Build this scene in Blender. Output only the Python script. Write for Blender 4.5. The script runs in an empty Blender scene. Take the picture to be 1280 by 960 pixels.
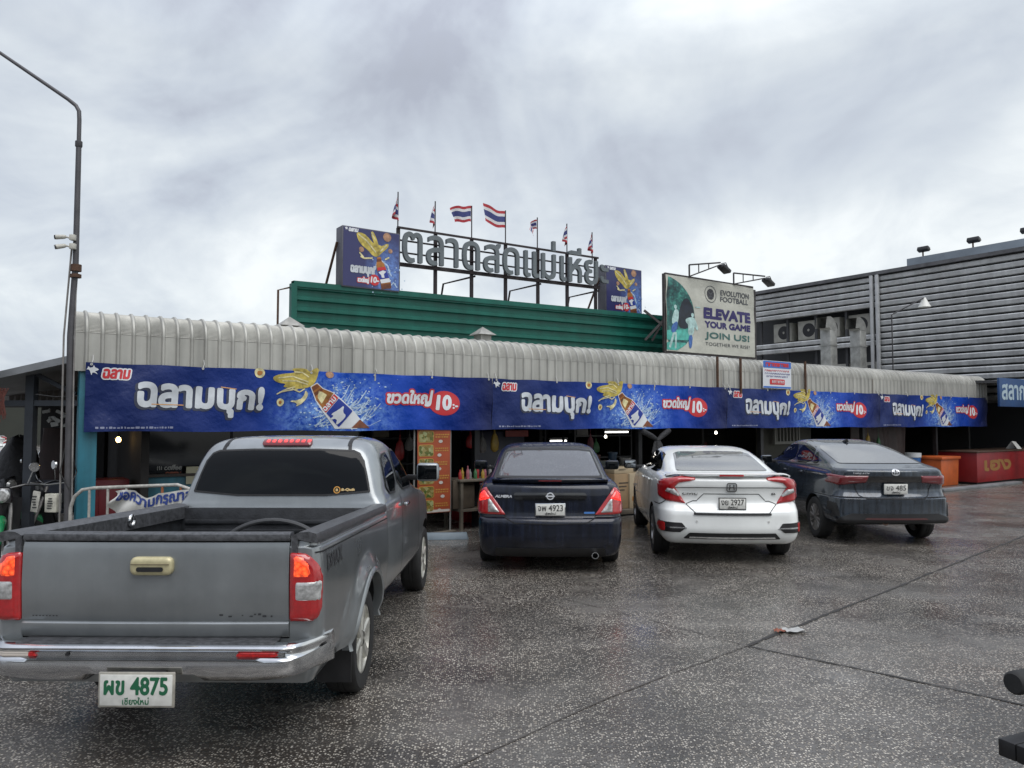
import bpy, bmesh, math, random
import numpy as np
from mathutils import Vector, Matrix
from mathutils.bvhtree import BVHTree
R = math.radians
random.seed(7)
SC = bpy.context.scene
COL = SC.collection

# ------------------------------------------------------------------ camera, sky, sun, exposure
FPX, PITCH, EYE = 950.0, math.atan(48/950.0), 1.78
cd = bpy.data.cameras.new('camera'); cam = bpy.data.objects.new('camera', cd); COL.objects.link(cam)
cd.sensor_width = 36; cd.lens = FPX/1280*36; cd.clip_start = .05; cd.clip_end = 2000
cam.location = (0, 0, EYE); cam.rotation_euler = (math.pi/2+PITCH, 0, 0)
SC.camera = cam
SUN_EL, SUN_AZ = R(58), R(150)          # sun high, behind the cloud, from the camera's rear right
cp, sp_ = math.cos(PITCH), math.sin(PITCH)
def ray(px, py):
    a = (px-640)/FPX; b = (480-py)/FPX
    return Vector((a, cp-b*sp_, sp_+b*cp))
world = bpy.data.worlds.new('World'); SC.world = world; world.use_nodes = True
def build_sky():
    nt = world.node_tree; N = nt.nodes; L = nt.links
    bg = N['Background']; bg.inputs[1].default_value = .1
    sky = N.new('ShaderNodeTexSky'); sky.sky_type = 'NISHITA'; sky.sun_disc = False
    sky.sun_elevation = SUN_EL; sky.sun_rotation = SUN_AZ
    tc = N.new('ShaderNodeTexCoord'); sep = N.new('ShaderNodeSeparateXYZ'); L.new(tc.outputs['Generated'], sep.inputs[0])
    def m(op, a, b=None, c=None):
        n = N.new('ShaderNodeMath'); n.operation = op
        for i, v in enumerate((a, b, c)):
            if v is None: continue
            if isinstance(v, (int, float)): n.inputs[i].default_value = v
            else: L.new(v, n.inputs[i])
        return n.outputs[0]
    den = m('ADD', m('MAXIMUM', sep.outputs[2], 0.0), .60)
    cmb = N.new('ShaderNodeCombineXYZ')
    L.new(m('DIVIDE', sep.outputs[0], den), cmb.inputs[0]); L.new(m('DIVIDE', sep.outputs[1], den), cmb.inputs[1])
    cmb.inputs[2].default_value = 3.7
    def noise(scale, det, rough, dist=0):
        n = N.new('ShaderNodeTexNoise'); n.inputs['Scale'].default_value = scale; n.inputs['Detail'].default_value = det
        n.inputs['Roughness'].default_value = rough; n.inputs['Distortion'].default_value = dist
        L.new(cmb.outputs[0], n.inputs['Vector']); return n.outputs[0]
    big = noise(2.3, 5, .55, .5); fine = noise(6.4, 9, .62, .4)
    v = m('ADD', m('MULTIPLY', big, .78), m('MULTIPLY', fine, .22))
    # the cloud deck thins towards the low right of the picture
    g = m('ADD', m('MULTIPLY', sep.outputs[0], .13), m('MULTIPLY', sep.outputs[2], -.28))
    v = m('ADD', v, m('ADD', g, .075))
    # one long heavier bank of cloud off to the right
    def bank(px, py, kx, kz, amt):
        d = ray(px, py).normalized(); q = m('MULTIPLY', m('SUBTRACT', m('DIVIDE', sep.outputs[0], m('MAXIMUM', sep.outputs[1], .05)), d.x/d.y), kx); r = m('MULTIPLY', m('SUBTRACT', sep.outputs[2], d.z), kz)
        e = m('ADD', m('MULTIPLY', q, q), m('MULTIPLY', r, r)); w_ = m('MULTIPLY', fine, 1.6)
        return m('MULTIPLY', m('MULTIPLY', m('POWER', 2.718, m('MULTIPLY', e, -1.0)), w_), amt)
    v = m('ADD', v, m('ADD', bank(1020, 200, 4.0, 15, -.16), bank(430, 130, 3.2, 12, -.03)))
    v = m('ADD', v, m('ADD', bank(1120, 300, 2.4, 9, .095), bank(120, 400, 1.8, 7, .06)))
    ramp = N.new('ShaderNodeValToRGB'); L.new(v, ramp.inputs[0])
    e = ramp.color_ramp.elements
    e[0].position = .30; e[0].color = (.33, .35, .40, 1)
    e[1].position = .67; e[1].color = (.72, .75, .755, 1)
    for p, c in ((.39, (.345, .37, .43)), (.47, (.445, .485, .54)), (.55, (.545, .585, .62))):
        q = e.new(p); q.color = (*c, 1)
    sc = N.new('ShaderNodeVectorMath'); sc.operation = 'SCALE'; L.new(m('MULTIPLY', m('ADD', m('MULTIPLY', m('POWER', m('MAXIMUM', m('SUBTRACT', sep.outputs[2], .42), 0.0), 1.0), 2.6), 1.0), 9.0), sc.inputs['Scale'])
    L.new(ramp.outputs[0], sc.inputs[0])
    mix = N.new('ShaderNodeMix'); mix.data_type = 'RGBA'; mix.inputs[0].default_value = .94
    L.new(sky.outputs[0], mix.inputs[6]); L.new(sc.outputs[0], mix.inputs[7])
    L.new(mix.outputs[2], bg.inputs[0])
build_sky()
sd = bpy.data.lights.new('sun', 'SUN'); sun = bpy.data.objects.new('sun', sd); COL.objects.link(sun)
sd.energy = 1.35; sd.angle = R(50); sd.color = (1, .97, .93)
sun.rotation_euler = (math.pi/2-SUN_EL, 0, math.pi-SUN_AZ)
SC.view_settings.view_transform = 'Standard'; SC.view_settings.look = 'None'
SC.view_settings.exposure = 0.62; SC.view_settings.gamma = 1
SC.view_settings.use_curve_mapping = False
SC.cycles.max_bounces = 6; SC.cycles.diffuse_bounces = 3; SC.cycles.glossy_bounces = 3
SC.cycles.sample_clamp_indirect = 4

# ------------------------------------------------------------------ measuring: from the photo's pixels to places
def at(px, py, Y):
    d = ray(px, py); t = Y/d.y
    return Vector((d.x*t, Y, EYE+d.z*t))
def ground(px, py):
    d = ray(px, py); t = -EYE/d.z
    return Vector((d.x*t, d.y*t, 0))
# the market front: s runs along it, w goes in behind it
PHI = R(55.03); U = Vector((math.sin(PHI), math.cos(PHI), 0)); W = Vector((-math.cos(PHI), math.sin(PHI), 0))
P0 = Vector((-535/950*9.46, 9.46, 0)); ROT = math.pi/2-PHI
def F(s, w, z=0): return P0+U*s+W*w+Vector((0, 0, z))
def fs(px, py, w=0.0):
    d = ray(px, py); o = Vector((0, 0, EYE))
    nrm = W; t = ((P0+W*w-o).dot(nrm))/d.dot(nrm); p = o+d*t
    return (p-P0).dot(U), p.z
def S(px, w=0.0): return fs(px, 528, w)[0]
def Z(px, py, w=0.0): return fs(px, py, w)[1]

# ------------------------------------------------------------------ materials
MAT = {}
def pm(name, col, rough=.6, metal=0, spec=.5, coat=0, vary=None, bump=None, emit=None, streak=None, crough=.05, sheets=None):
    """a Principled material; vary=(scale, amount) mottles the colour, streak=(scale, amount) adds vertical runs of dirt, bump=(scale, height)."""
    if name in MAT: return MAT[name]
    m = bpy.data.materials.new(name); m.use_nodes = True; MAT[name] = m
    nt = m.node_tree; N = nt.nodes; L = nt.links; b = N['Principled BSDF']
    b.inputs['Base Color'].default_value = (*col, 1); b.inputs['Roughness'].default_value = rough
    b.inputs['Metallic'].default_value = metal; b.inputs['Specular IOR Level'].default_value = spec
    b.inputs['Coat Weight'].default_value = coat; b.inputs['Coat Roughness'].default_value = crough
    tc = N.new('ShaderNodeTexCoord'); last = None
    def mult(src_fac, amt, lo=.35, hi=.65):
        nonlocal last
        mr = N.new('ShaderNodeMapRange'); mr.inputs['From Min'].default_value = lo; mr.inputs['From Max'].default_value = hi
        mr.inputs['To Min'].default_value = 1-amt; mr.inputs['To Max'].default_value = 1+amt*.6
        L.new(src_fac, mr.inputs['Value'])
        vm = N.new('ShaderNodeVectorMath'); vm.operation = 'SCALE'
        if last is None: vm.inputs[0].default_value = col
        else: L.new(last, vm.inputs[0])
        L.new(mr.outputs[0], vm.inputs['Scale']); last = vm.outputs[0]
    if vary:
        n = N.new('ShaderNodeTexNoise'); n.inputs['Scale'].default_value = vary[0]; n.inputs['Detail'].default_value = 6
        n.inputs['Roughness'].default_value = .6
        L.new(tc.outputs['Object'], n.inputs['Vector']); mult(n.outputs[0], vary[1])
        mr = N.new('ShaderNodeMapRange'); mr.inputs['To Min'].default_value = max(.02, rough*.75); mr.inputs['To Max'].default_value = min(1, rough*1.3)
        L.new(n.outputs[0], mr.inputs['Value']); L.new(mr.outputs[0], b.inputs['Roughness'])
    if streak:
        mp = N.new('ShaderNodeMapping'); mp.inputs['Scale'].default_value = (1, 1, .06); L.new(tc.outputs['Object'], mp.inputs[0])
        n = N.new('ShaderNodeTexNoise'); n.inputs['Scale'].default_value = streak[0]; n.inputs['Detail'].default_value = 5
        L.new(mp.outputs[0], n.inputs['Vector']); mult(n.outputs[0], streak[1])
    if sheets:
        sp3 = N.new('ShaderNodeSeparateXYZ'); L.new(tc.outputs['Object'], sp3.inputs[0]); dv = N.new('ShaderNodeMath'); dv.operation = 'DIVIDE'; L.new(sp3.outputs[0], dv.inputs[0]); dv.inputs[1].default_value = sheets
        fl = N.new('ShaderNodeMath'); fl.operation = 'FLOOR'; L.new(dv.outputs[0], fl.inputs[0]); wn = N.new('ShaderNodeTexWhiteNoise'); wn.noise_dimensions = '1D'; L.new(fl.outputs[0], wn.inputs['W']); mult(wn.outputs['Value'], .13, 0, 1)
    if last is not None: L.new(last, b.inputs['Base Color'])
    if bump:
        n = N.new('ShaderNodeTexNoise'); n.inputs['Scale'].default_value = bump[0]; n.inputs['Detail'].default_value = 4
        L.new(tc.outputs['Object'], n.inputs['Vector'])
        bp = N.new('ShaderNodeBump'); bp.inputs['Strength'].default_value = 1; bp.inputs['Distance'].default_value = bump[1]
        L.new(n.outputs[0], bp.inputs['Height']); L.new(bp.outputs[0], b.inputs['Normal'])
    if emit:
        b.inputs['Emission Color'].default_value = (*emit[0], 1); b.inputs['Emission Strength'].default_value = emit[1]
        if len(emit) > 2:                                   # the moulded cells of a lamp lens
            v = N.new('ShaderNodeTexVoronoi'); v.inputs['Scale'].default_value = emit[2]; L.new(tc.outputs['Object'], v.inputs['Vector'])
            mr = N.new('ShaderNodeMapRange'); mr.inputs['From Max'].default_value = .7; mr.inputs['To Min'].default_value = emit[1]*1.5; mr.inputs['To Max'].default_value = emit[1]*.25
            L.new(v.outputs['Distance'], mr.inputs['Value']); L.new(mr.outputs[0], b.inputs['Emission Strength'])
    return m

def wet_glass(name, col, drops, rough=.05):
    """dark car glass beaded with rain: little pale drops that scatter the sky"""
    m = pm(name, col, rough, 0, .6, 1.0, crough=.02)
    nt = m.node_tree; N = nt.nodes; L = nt.links; b = N['Principled BSDF']
    tc = N.new('ShaderNodeTexCoord'); v = N.new('ShaderNodeTexVoronoi'); v.inputs['Scale'].default_value = 95
    mp = N.new('ShaderNodeMapping'); mp.inputs['Scale'].default_value = (1, .6, .45); L.new(tc.outputs['Object'], mp.inputs[0]); L.new(mp.outputs[0], v.inputs['Vector'])
    n = N.new('ShaderNodeTexNoise'); n.inputs['Scale'].default_value = 5; L.new(tc.outputs['Object'], n.inputs['Vector'])
    mr = N.new('ShaderNodeMapRange'); mr.inputs['From Min'].default_value = .45; mr.inputs['From Max'].default_value = .1
    L.new(v.outputs['Distance'], mr.inputs['Value'])
    mu = N.new('ShaderNodeMath'); mu.operation = 'MULTIPLY'; L.new(mr.outputs[0], mu.inputs[0]); L.new(n.outputs[0], mu.inputs[1])
    mu2 = N.new('ShaderNodeMath'); mu2.operation = 'MULTIPLY'; L.new(mu.outputs[0], mu2.inputs[0]); mu2.inputs[1].default_value = drops; mu2.use_clamp = True
    mx = N.new('ShaderNodeMix'); mx.data_type = 'RGBA'; L.new(mu2.outputs[0], mx.inputs[0])
    mx.inputs[6].default_value = (*col, 1); mx.inputs[7].default_value = (.30, .32, .335, 1)
    L.new(mx.outputs[2], b.inputs['Base Color'])
    bp = N.new('ShaderNodeBump'); bp.inputs['Distance'].default_value = .0015; L.new(mu2.outputs[0], bp.inputs['Height']); L.new(bp.outputs[0], b.inputs['Normal'])
    return m

def wet_ground():
    m = bpy.data.materials.new('wet_exposed_aggregate'); m.use_nodes = True
    nt = m.node_tree; N = nt.nodes; L = nt.links; b = N['Principled BSDF']
    tc = N.new('ShaderNodeTexCoord'); P = tc.outputs['Object']
    def noise(sc, det=5, rough=.55, scale=(1, 1, 1), rot=0):
        mp = N.new('ShaderNodeMapping'); mp.inputs['Scale'].default_value = scale; mp.inputs['Rotation'].default_value = (0, 0, rot); L.new(P, mp.inputs[0])
        n = N.new('ShaderNodeTexNoise'); n.inputs['Scale'].default_value = sc; n.inputs['Detail'].default_value = det; n.inputs['Roughness'].default_value = rough
        L.new(mp.outputs[0], n.inputs['Vector']); return n.outputs[0]
    def rng(v, a, bb, c, d):
        r = N.new('ShaderNodeMapRange'); r.inputs['From Min'].default_value = a; r.inputs['From Max'].default_value = bb
        r.inputs['To Min'].default_value = c; r.inputs['To Max'].default_value = d; L.new(v, r.inputs['Value']); return r.outputs[0]
    def math_(op, a, bb):
        n = N.new('ShaderNodeMath'); n.operation = op
        for i, v in enumerate((a, bb)):
            if isinstance(v, (int, float)): n.inputs[i].default_value = v
            else: L.new(v, n.inputs[i])
        return n.outputs[0]
    def mixc(f, a, bb):
        n = N.new('ShaderNodeMix'); n.data_type = 'RGBA'; n.clamp_factor = True
        L.new(f, n.inputs[0])
        for i, v in ((6, a), (7, bb)):
            if isinstance(v, tuple): n.inputs[i].default_value = (*v, 1)
            else: L.new(v, n.inputs[i])
        return n.outputs[2]
    v = N.new('ShaderNodeTexVoronoi'); v.inputs['Scale'].default_value = 68; L.new(P, v.inputs['Vector'])
    v.inputs['Randomness'].default_value = 1
    sepc = N.new('ShaderNodeSeparateColor'); L.new(v.outputs['Color'], sepc.inputs[0])
    stone = rng(v.outputs['Distance'], .52, .36, 0, 1)
    pick = rng(sepc.outputs[0], .46, .52, 0, 1)                  # which pebbles are pale
    pale = math_('MULTIPLY', stone, pick)
    patch = noise(.55, 6, .6); patch2 = noise(1.7, 5, .6); streak = noise(1.0, 5, .6, (.35, 2.2, 1), R(-20))
    smooth = rng(noise(.38, 6, .65), .52, .64, 0, 1)             # cement-rich areas hide the pebbles
    show = math_('MULTIPLY', pale, rng(smooth, 0, 1, 1, .28))
    base = mixc(rng(patch, .36, .64, 0, 1), (.042, .035, .030), (.092, .082, .072))
    base = mixc(rng(streak, .45, .62, 0, .65), base, (.118, .108, .096))
    base = mixc(smooth, base, (.135, .126, .114))
    stonec = mixc(sepc.outputs[1], (.27, .235, .19), (.60, .56, .49))
    col = mixc(show, base, stonec)
    gr = mixc(rng(noise(210, 3, .6), .35, .65, 0, 1), (.72, .72, .72), (1.2, 1.2, 1.2))
    mm = N.new('ShaderNodeMix'); mm.data_type = 'RGBA'; mm.blend_type = 'MULTIPLY'; mm.inputs[0].default_value = 1
    stain = rng(math_('ADD', math_('MULTIPLY', noise(.8, 6, .62), .75), math_('MULTIPLY', noise(5, 5, .6), .25)), .40, .56, .58, 1.12)
    vs = N.new('ShaderNodeVectorMath'); vs.operation = 'SCALE'; L.new(col, vs.inputs[0]); L.new(stain, vs.inputs['Scale'])
    L.new(vs.outputs[0], mm.inputs[6]); L.new(gr, mm.inputs[7]); L.new(mm.outputs[2], b.inputs['Base Color'])
    wet = math_('ADD', math_('MULTIPLY', patch2, .6), math_('MULTIPLY', patch, .5))
    pud = rng(math_('ADD', math_('MULTIPLY', noise(.42, 5, .55), .7), math_('MULTIPLY', noise(2.3, 4, .5), .3)), .50, .58, 0, 1)
    L.new(math_('MULTIPLY', rng(wet, .42, .66, .34, .13), rng(pud, 0, 1, 1, .42)), b.inputs['Roughness'])
    b.inputs['Specular IOR Level'].default_value = .75
    h = math_('ADD', math_('MULTIPLY', stone, .6), math_('MULTIPLY', noise(30, 4), .5))
    bp = N.new('ShaderNodeBump'); bp.inputs['Strength'].default_value = .9; bp.inputs['Distance'].default_value = .006
    L.new(rng(pud, 0, 1, 1.0, .35), bp.inputs['Strength']); L.new(h, bp.inputs['Height']); L.new(bp.outputs[0], b.inputs['Normal'])
    return m

# ------------------------------------------------------------------ objects, tags, copies
def link(o, parent=None):
    COL.objects.link(o)
    if parent is not None: o.parent = parent
    return o
def tag(o, label=None, cat=None, group=None, kind=None):
    for k, v in (('label', label), ('category', cat), ('group', group), ('kind', kind)):
        if v: o[k] = v
    return o
def thing(name, label, cat, loc=(0, 0, 0), rot=0, group=None):
    o = bpy.data.objects.new(name, None); o.location = loc; o.rotation_euler = (0, 0, rot); o.empty_display_size = .2
    link(o); return tag(o, label, cat, group)
def copy_tree(o, parent=None):
    c = o.copy(); COL.objects.link(c)
    if parent is not None: c.parent = parent; c.matrix_parent_inverse = o.matrix_parent_inverse
    for ch in list(o.children): copy_tree(ch, c)
    return c

class MB:
    """collects boxes, tubes, lathes and sheets, and links them as one mesh object"""
    def __init__(s): s.v, s.f, s.mi, s.cur = [], [], [], 0
    def add(s, vs, fs_):
        k = len(s.v); s.v += [tuple(p) for p in vs]
        s.f += [tuple(i+k for i in f) for f in fs_]; s.mi += [s.cur]*len(fs_); return s
    def box(s, c, d, rot=None, taper=1.0):
        x, y, z = d[0]/2, d[1]/2, d[2]/2
        vs = [Vector((a*x*(taper if e > 0 else 1), b*y*(taper if e > 0 else 1), e*z)) for e in (-1, 1) for a, b in ((-1, -1), (1, -1), (1, 1), (-1, 1))]
        if rot is not None: vs = [rot @ p for p in vs]
        c = Vector(c)
        return s.add([p+c for p in vs], [(3, 2, 1, 0), (4, 5, 6, 7), (0, 1, 5, 4), (1, 2, 6, 5), (2, 3, 7, 6), (3, 0, 4, 7)])
    def span(s, a, b):
        a, b = Vector(a), Vector(b); return s.box((a+b)/2, [abs(q) for q in (b-a)])
    def bar(s, a, b, w, h=None):
        """a square bar from a to b"""
        a, b = Vector(a), Vector(b); d = b-a; q = d.to_track_quat('Z', 'Y').to_matrix()
        return s.box((a+b)/2, (w, h or w, d.length), q)
    def tube(s, pts, r, n=10, caps=True):
        pts = [Vector(p) for p in pts]; rs = r if isinstance(r, (list, tuple)) else [r]*len(pts)
        vs, fc = [], []; prev = None
        for i, p in enumerate(pts):
            t = (pts[min(i+1, len(pts)-1)]-pts[max(i-1, 0)]).normalized()
            if prev is None:
                a = Vector((0, 0, 1)) if abs(t.z) < .9 else Vector((1, 0, 0)); u = t.cross(a).normalized()
            else: u = (prev-t*prev.dot(t)).normalized()
            prev = u; w = t.cross(u)
            for k in range(n):
                an = 2*math.pi*k/n; vs.append(p+(u*math.cos(an)+w*math.sin(an))*rs[i])
        for i in range(len(pts)-1):
            for k in range(n):
                fc.append((i*n+k, i*n+(k+1) % n, (i+1)*n+(k+1) % n, (i+1)*n+k))
        if caps:
            fc.append(tuple(range(n))[::-1]); fc.append(tuple((len(pts)-1)*n+k for k in range(n)))
        return s.add(vs, fc)
    def lathe(s, prof, n=24, c=(0, 0, 0), axis='Z'):
        """prof: (radius, height) pairs turned about an axis through c"""
        vs, fc = [], []; c = Vector(c)
        for r, h in prof:
            for k in range(n):
                a = 2*math.pi*k/n; x, y = r*math.cos(a), r*math.sin(a)
                vs.append(c+(Vector((x, y, h)) if axis == 'Z' else Vector((h, x, y)) if axis == 'X' else Vector((y, h, x))))
        for i in range(len(prof)-1):
            for k in range(n):
                fc.append((i*n+k, i*n+(k+1) % n, (i+1)*n+(k+1) % n, (i+1)*n+k))
        return s.add(vs, fc)
    def grid(s, pts, closed=False):
        """pts: rows of points -> quads"""
        nr, nc = len(pts), len(pts[0]); fc = []
        for i in range(nr-1):
            for j in range(nc if closed else nc-1):
                fc.append((i*nc+j, i*nc+(j+1) % nc, (i+1)*nc+(j+1) % nc, (i+1)*nc+j))
        return s.add([p for r in pts for p in r], fc)
    def build(s, name, mats, parent=None, smooth=False, bevel=0, seg=2, loc=None, rot=None, sharp=40):
        me = bpy.data.meshes.new(name); me.from_pydata(s.v, [], s.f); me.validate()
        mats = mats if isinstance(mats, (list, tuple)) else [mats]
        for m in mats: me.materials.append(m)
        if len(mats) > 1 and len(me.polygons) == len(s.mi): me.polygons.foreach_set('material_index', s.mi)
        bm = bmesh.new(); bm.from_mesh(me)
        bmesh.ops.remove_doubles(bm, verts=bm.verts, dist=1e-5)
        bmesh.ops.recalc_face_normals(bm, faces=bm.faces)
        if bevel:
            es = [e for e in bm.edges if len(e.link_faces) == 2 and e.calc_face_angle(0) > R(25)]
            bmesh.ops.bevel(bm, geom=es, offset=bevel, segments=seg, profile=.5, affect='EDGES', clamp_overlap=True)
        if smooth or bevel:
            for f in bm.faces: f.smooth = True
            for e in bm.edges:
                if len(e.link_faces) == 2 and e.calc_face_angle(0) > R(sharp): e.smooth = False
        bm.to_mesh(me); bm.free()
        o = bpy.data.objects.new(name, me)
        if loc is not None: o.location = loc
        if rot is not None: o.rotation_euler = (0, 0, rot)
        return link(o, parent)

# ------------------------------------------------------------------ flat shapes and lettering from signed distances
_tl = {}
def text_loops(body, shear=0.0):
    """outlines of a line of writing in Blender's own font, 1 unit high, as directed closed loops"""
    if (body, shear) in _tl: return _tl[body, shear]
    c = bpy.data.curves.new('writing', 'FONT'); c.body = body; o = bpy.data.objects.new('writing', c); COL.objects.link(o)
    dg = bpy.context.evaluated_depsgraph_get(); dg.update()
    cu = o.evaluated_get(dg).to_curve(dg); loops = []
    for sp in cu.splines:
        P = []
        if sp.type == 'BEZIER':
            b = sp.bezier_points; n = len(b)
            for i in range(n):
                p0, p1, p2, p3 = b[i].co, b[i].handle_right, b[(i+1) % n].handle_left, b[(i+1) % n].co
                straight = (p1-p0).cross(p3-p0).length < 1e-4 and (p2-p3).cross(p3-p0).length < 1e-4
                for t in ([0] if straight else [0, .25, .5, .75]):
                    q = p0*(1-t)**3+3*p1*t*(1-t)**2+3*p2*t*t*(1-t)+p3*t**3; P.append((q.x+shear*q.y, q.y))
        else:
            P = [(q.co.x+shear*q.co.y, q.co.y) for q in sp.points]
        if len(P) > 2: loops.append(np.array(P, dtype=np.float64))
    o.evaluated_get(dg).to_curve_clear(); bpy.data.objects.remove(o); bpy.data.curves.remove(c)
    _tl[body, shear] = loops; return loops
def fit(loops, x0, x1, y0, y1, keep=False):
    """scale loops into a rectangle"""
    a = np.concatenate(loops); lo, hi = a.min(0), a.max(0); sx, sy = (x1-x0)/(hi[0]-lo[0]), (y1-y0)/(hi[1]-lo[1])
    return [np.stack([x0+(l[:, 0]-lo[0])*sx, y0+(l[:, 1]-lo[1])*sy], 1) for l in loops]
def xf(loops, k=1, dx=0, dy=0, rot=0):
    c, s = math.cos(rot), math.sin(rot)
    return [np.stack([(l[:, 0]*c-l[:, 1]*s)*k+dx, (l[:, 0]*s+l[:, 1]*c)*k+dy], 1) for l in map(np.asarray, loops)]
def circle(x, y, r, ry=None, n=28): return np.array([(x+r*math.cos(2*math.pi*i/n), y+(ry or r)*math.sin(2*math.pi*i/n)) for i in range(n)])
def rect(x0, y0, x1, y1): return np.array([(x0, y0), (x1, y0), (x1, y1), (x0, y1)], dtype=float)
def rrect(x0, y0, x1, y1, r, n=5):
    P = []
    for cx, cy, a in ((x1-r, y1-r, 0), (x0+r, y1-r, 90), (x0+r, y0+r, 180), (x1-r, y0+r, 270)):
        P += [(cx+r*math.cos(R(a+90*i/n)), cy+r*math.sin(R(a+90*i/n))) for i in range(n+1)]
    return np.array(P)
def smooth_poly(pts, it=2):
    P = np.array(pts, dtype=float)
    for _ in range(it):
        Q = np.roll(P, -1, 0); P = np.stack([.75*P+.25*Q, .25*P+.75*Q], 1).reshape(-1, 2)
    return P
def _dist(G, A, B):
    d = np.full(len(G), 1e9)
    for i in range(0, len(A), 48):
        a, b = A[i:i+48], B[i:i+48]; ab = b-a; L2 = np.maximum((ab**2).sum(1), 1e-14)
        ap = G[:, None, :]-a[None]; t = np.clip((ap*ab[None]).sum(2)/L2[None], 0, 1)
        q = ap-t[..., None]*ab[None]; d = np.minimum(d, (q**2).sum(2).min(1))
    return np.sqrt(d)
def shape2d(loops=(), lines=(), off=0.0, res=.02, ring=None):
    """a filled flat shape as small faces: (points, depth inside the edge, faces). loops fill by winding, lines=(points, width) are strokes,
    off fattens, ring keeps only a band of that width along the edge"""
    allp = np.concatenate([np.asarray(l) for l in loops]+[np.asarray(l[0], dtype=float) for l in lines])
    pad = off+(max([l[1] for l in lines])/2 if lines else 0)+(ring or 0)+res*1.5
    lo, hi = allp.min(0)-pad, allp.max(0)+pad; nx, ny = [int(math.ceil(q/res))+1 for q in hi-lo]
    xs, ys = lo[0]+np.arange(nx)*res+res*.013, lo[1]+np.arange(ny)*res+res*.017
    G = np.stack(np.meshgrid(xs, ys), -1).reshape(-1, 2); f = np.full(len(G), -1e9)
    if loops:
        A = np.concatenate([np.asarray(l) for l in loops]); B = np.concatenate([np.roll(np.asarray(l), -1, 0) for l in loops])
        wn = np.zeros(len(G), dtype=int)
        for i in range(0, len(A), 64):
            a, b = A[i:i+64], B[i:i+64]
            up = (a[None, :, 1] <= G[:, None, 1]) & (b[None, :, 1] > G[:, None, 1]); dn = (a[None, :, 1] > G[:, None, 1]) & (b[None, :, 1] <= G[:, None, 1])
            cr = (b[:, 0]-a[:, 0])[None]*(G[:, None, 1]-a[None, :, 1])-(G[:, None, 0]-a[None, :, 0])*(b[:, 1]-a[:, 1])[None]
            wn += (up & (cr > 0)).sum(1)-(dn & (cr < 0)).sum(1)
        d = _dist(G, A, B); f = np.where(wn != 0, d, -d)
        if ring: f = ring/2-np.abs(f)
        f = f+off
    for pts, wd in lines:
        p = np.asarray(pts, dtype=float); f = np.maximum(f, wd/2-_dist(G, p[:-1], p[1:]))
    V = f.reshape(ny, nx); pts, dep, faces, idx = [], [], [], {}
    ins = V > 0
    cells = np.argwhere(ins[:-1, :-1] | ins[1:, :-1] | ins[:-1, 1:] | ins[1:, 1:])
    def corner(j, i):
        k = (j, i)
        if k not in idx: idx[k] = len(pts); pts.append((xs[i], ys[j])); dep.append(V[j, i])
        return idx[k]
    def edge(a, b):
        k = (a, b) if a < b else (b, a)
        if k not in idx:
            va, vb = V[a], V[b]; t = va/(va-vb); idx[k] = len(pts); dep.append(0.0)
            pts.append((xs[a[1]]*(1-t)+xs[b[1]]*t, ys[a[0]]*(1-t)+ys[b[0]]*t))
        return idx[k]
    for j, i in cells:
        cs = ((j, i), (j, i+1), (j+1, i+1), (j+1, i)); poly = []
        for q in range(4):
            a, b = cs[q], cs[(q+1) % 4]
            if ins[a]: poly.append(corner(*a))
            if ins[a] != ins[b]: poly.append(edge(a, b))
        if len(poly) > 2: faces.append(tuple(poly))
    return pts, dep, faces

def sheet(name, sh, mapfn, mat, parent=None, thick=0.0, bulge=0.0, edge=.01, smooth=True):
    """lay a flat shape on a surface. mapfn(a, b) -> (point, normal) or None where the surface ends. thick gives it a rim that reaches back"""
    pts, dep, faces = sh; V, NR = [], []; ok = []
    for (a, b), d in zip(pts, dep):
        r = mapfn(a, b)
        if r is None: V.append(Vector((0, 0, 0))); NR.append(Vector((0, 0, 1))); ok.append(False); continue
        p, n = r; h = thick
        if bulge: t = min(1, max(0, d)/edge); h += bulge*(1-(1-t)**2)
        V.append(p+n*h); NR.append(n); ok.append(True)
    F_ = [f for f in faces if all(ok[i] for i in f)]
    if thick or bulge:
        cnt = {}
        for f in F_:
            for i in range(len(f)):
                a, b = f[i], f[(i+1) % len(f)]
                if (b, a) in cnt: del cnt[b, a]
                else: cnt[a, b] = 1
        back = {}
        def bk(i):
            if i not in back: back[i] = len(V); V.append(V[i]-NR[i]*(thick+.003))
            return back[i]
        for a, b in list(cnt): F_.append((b, a, bk(a), bk(b)))
    me = bpy.data.meshes.new(name); me.from_pydata([tuple(v) for v in V], [], F_)
    bm = bmesh.new(); bm.from_mesh(me); bmesh.ops.delete(bm, geom=[v for v in bm.verts if not v.link_faces], context='VERTS')
    bmesh.ops.recalc_face_normals(bm, faces=bm.faces) if (thick or bulge) else None
    for e in bm.edges:
        if len(e.link_faces) == 2 and e.calc_face_angle(0) > R(50): e.smooth = False
    for f in bm.faces: f.smooth = smooth
    bm.to_mesh(me); bm.free(); me.materials.append(mat)
    return link(bpy.data.objects.new(name, me), parent)
def plane_map(O, A, B, Nn, off=.004):
    O, A, B, Nn = Vector(O), Vector(A), Vector(B), Vector(Nn)
    return lambda a, b: (O+A*a+B*b+Nn*off, Nn)
def cast_map(bvh, O, A, B, D, off=.003, maxd=6):
    """project along D on to a body"""
    O, A, B, D = Vector(O), Vector(A), Vector(B), Vector(D).normalized()
    def m(a, b):
        h = bvh.ray_cast(O+A*a+B*b, D, maxd)
        if h[0] is None: return None
        n = h[1] if h[1].dot(D) < 0 else -h[1]
        return h[0]+n*off, n
    return m
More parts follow.
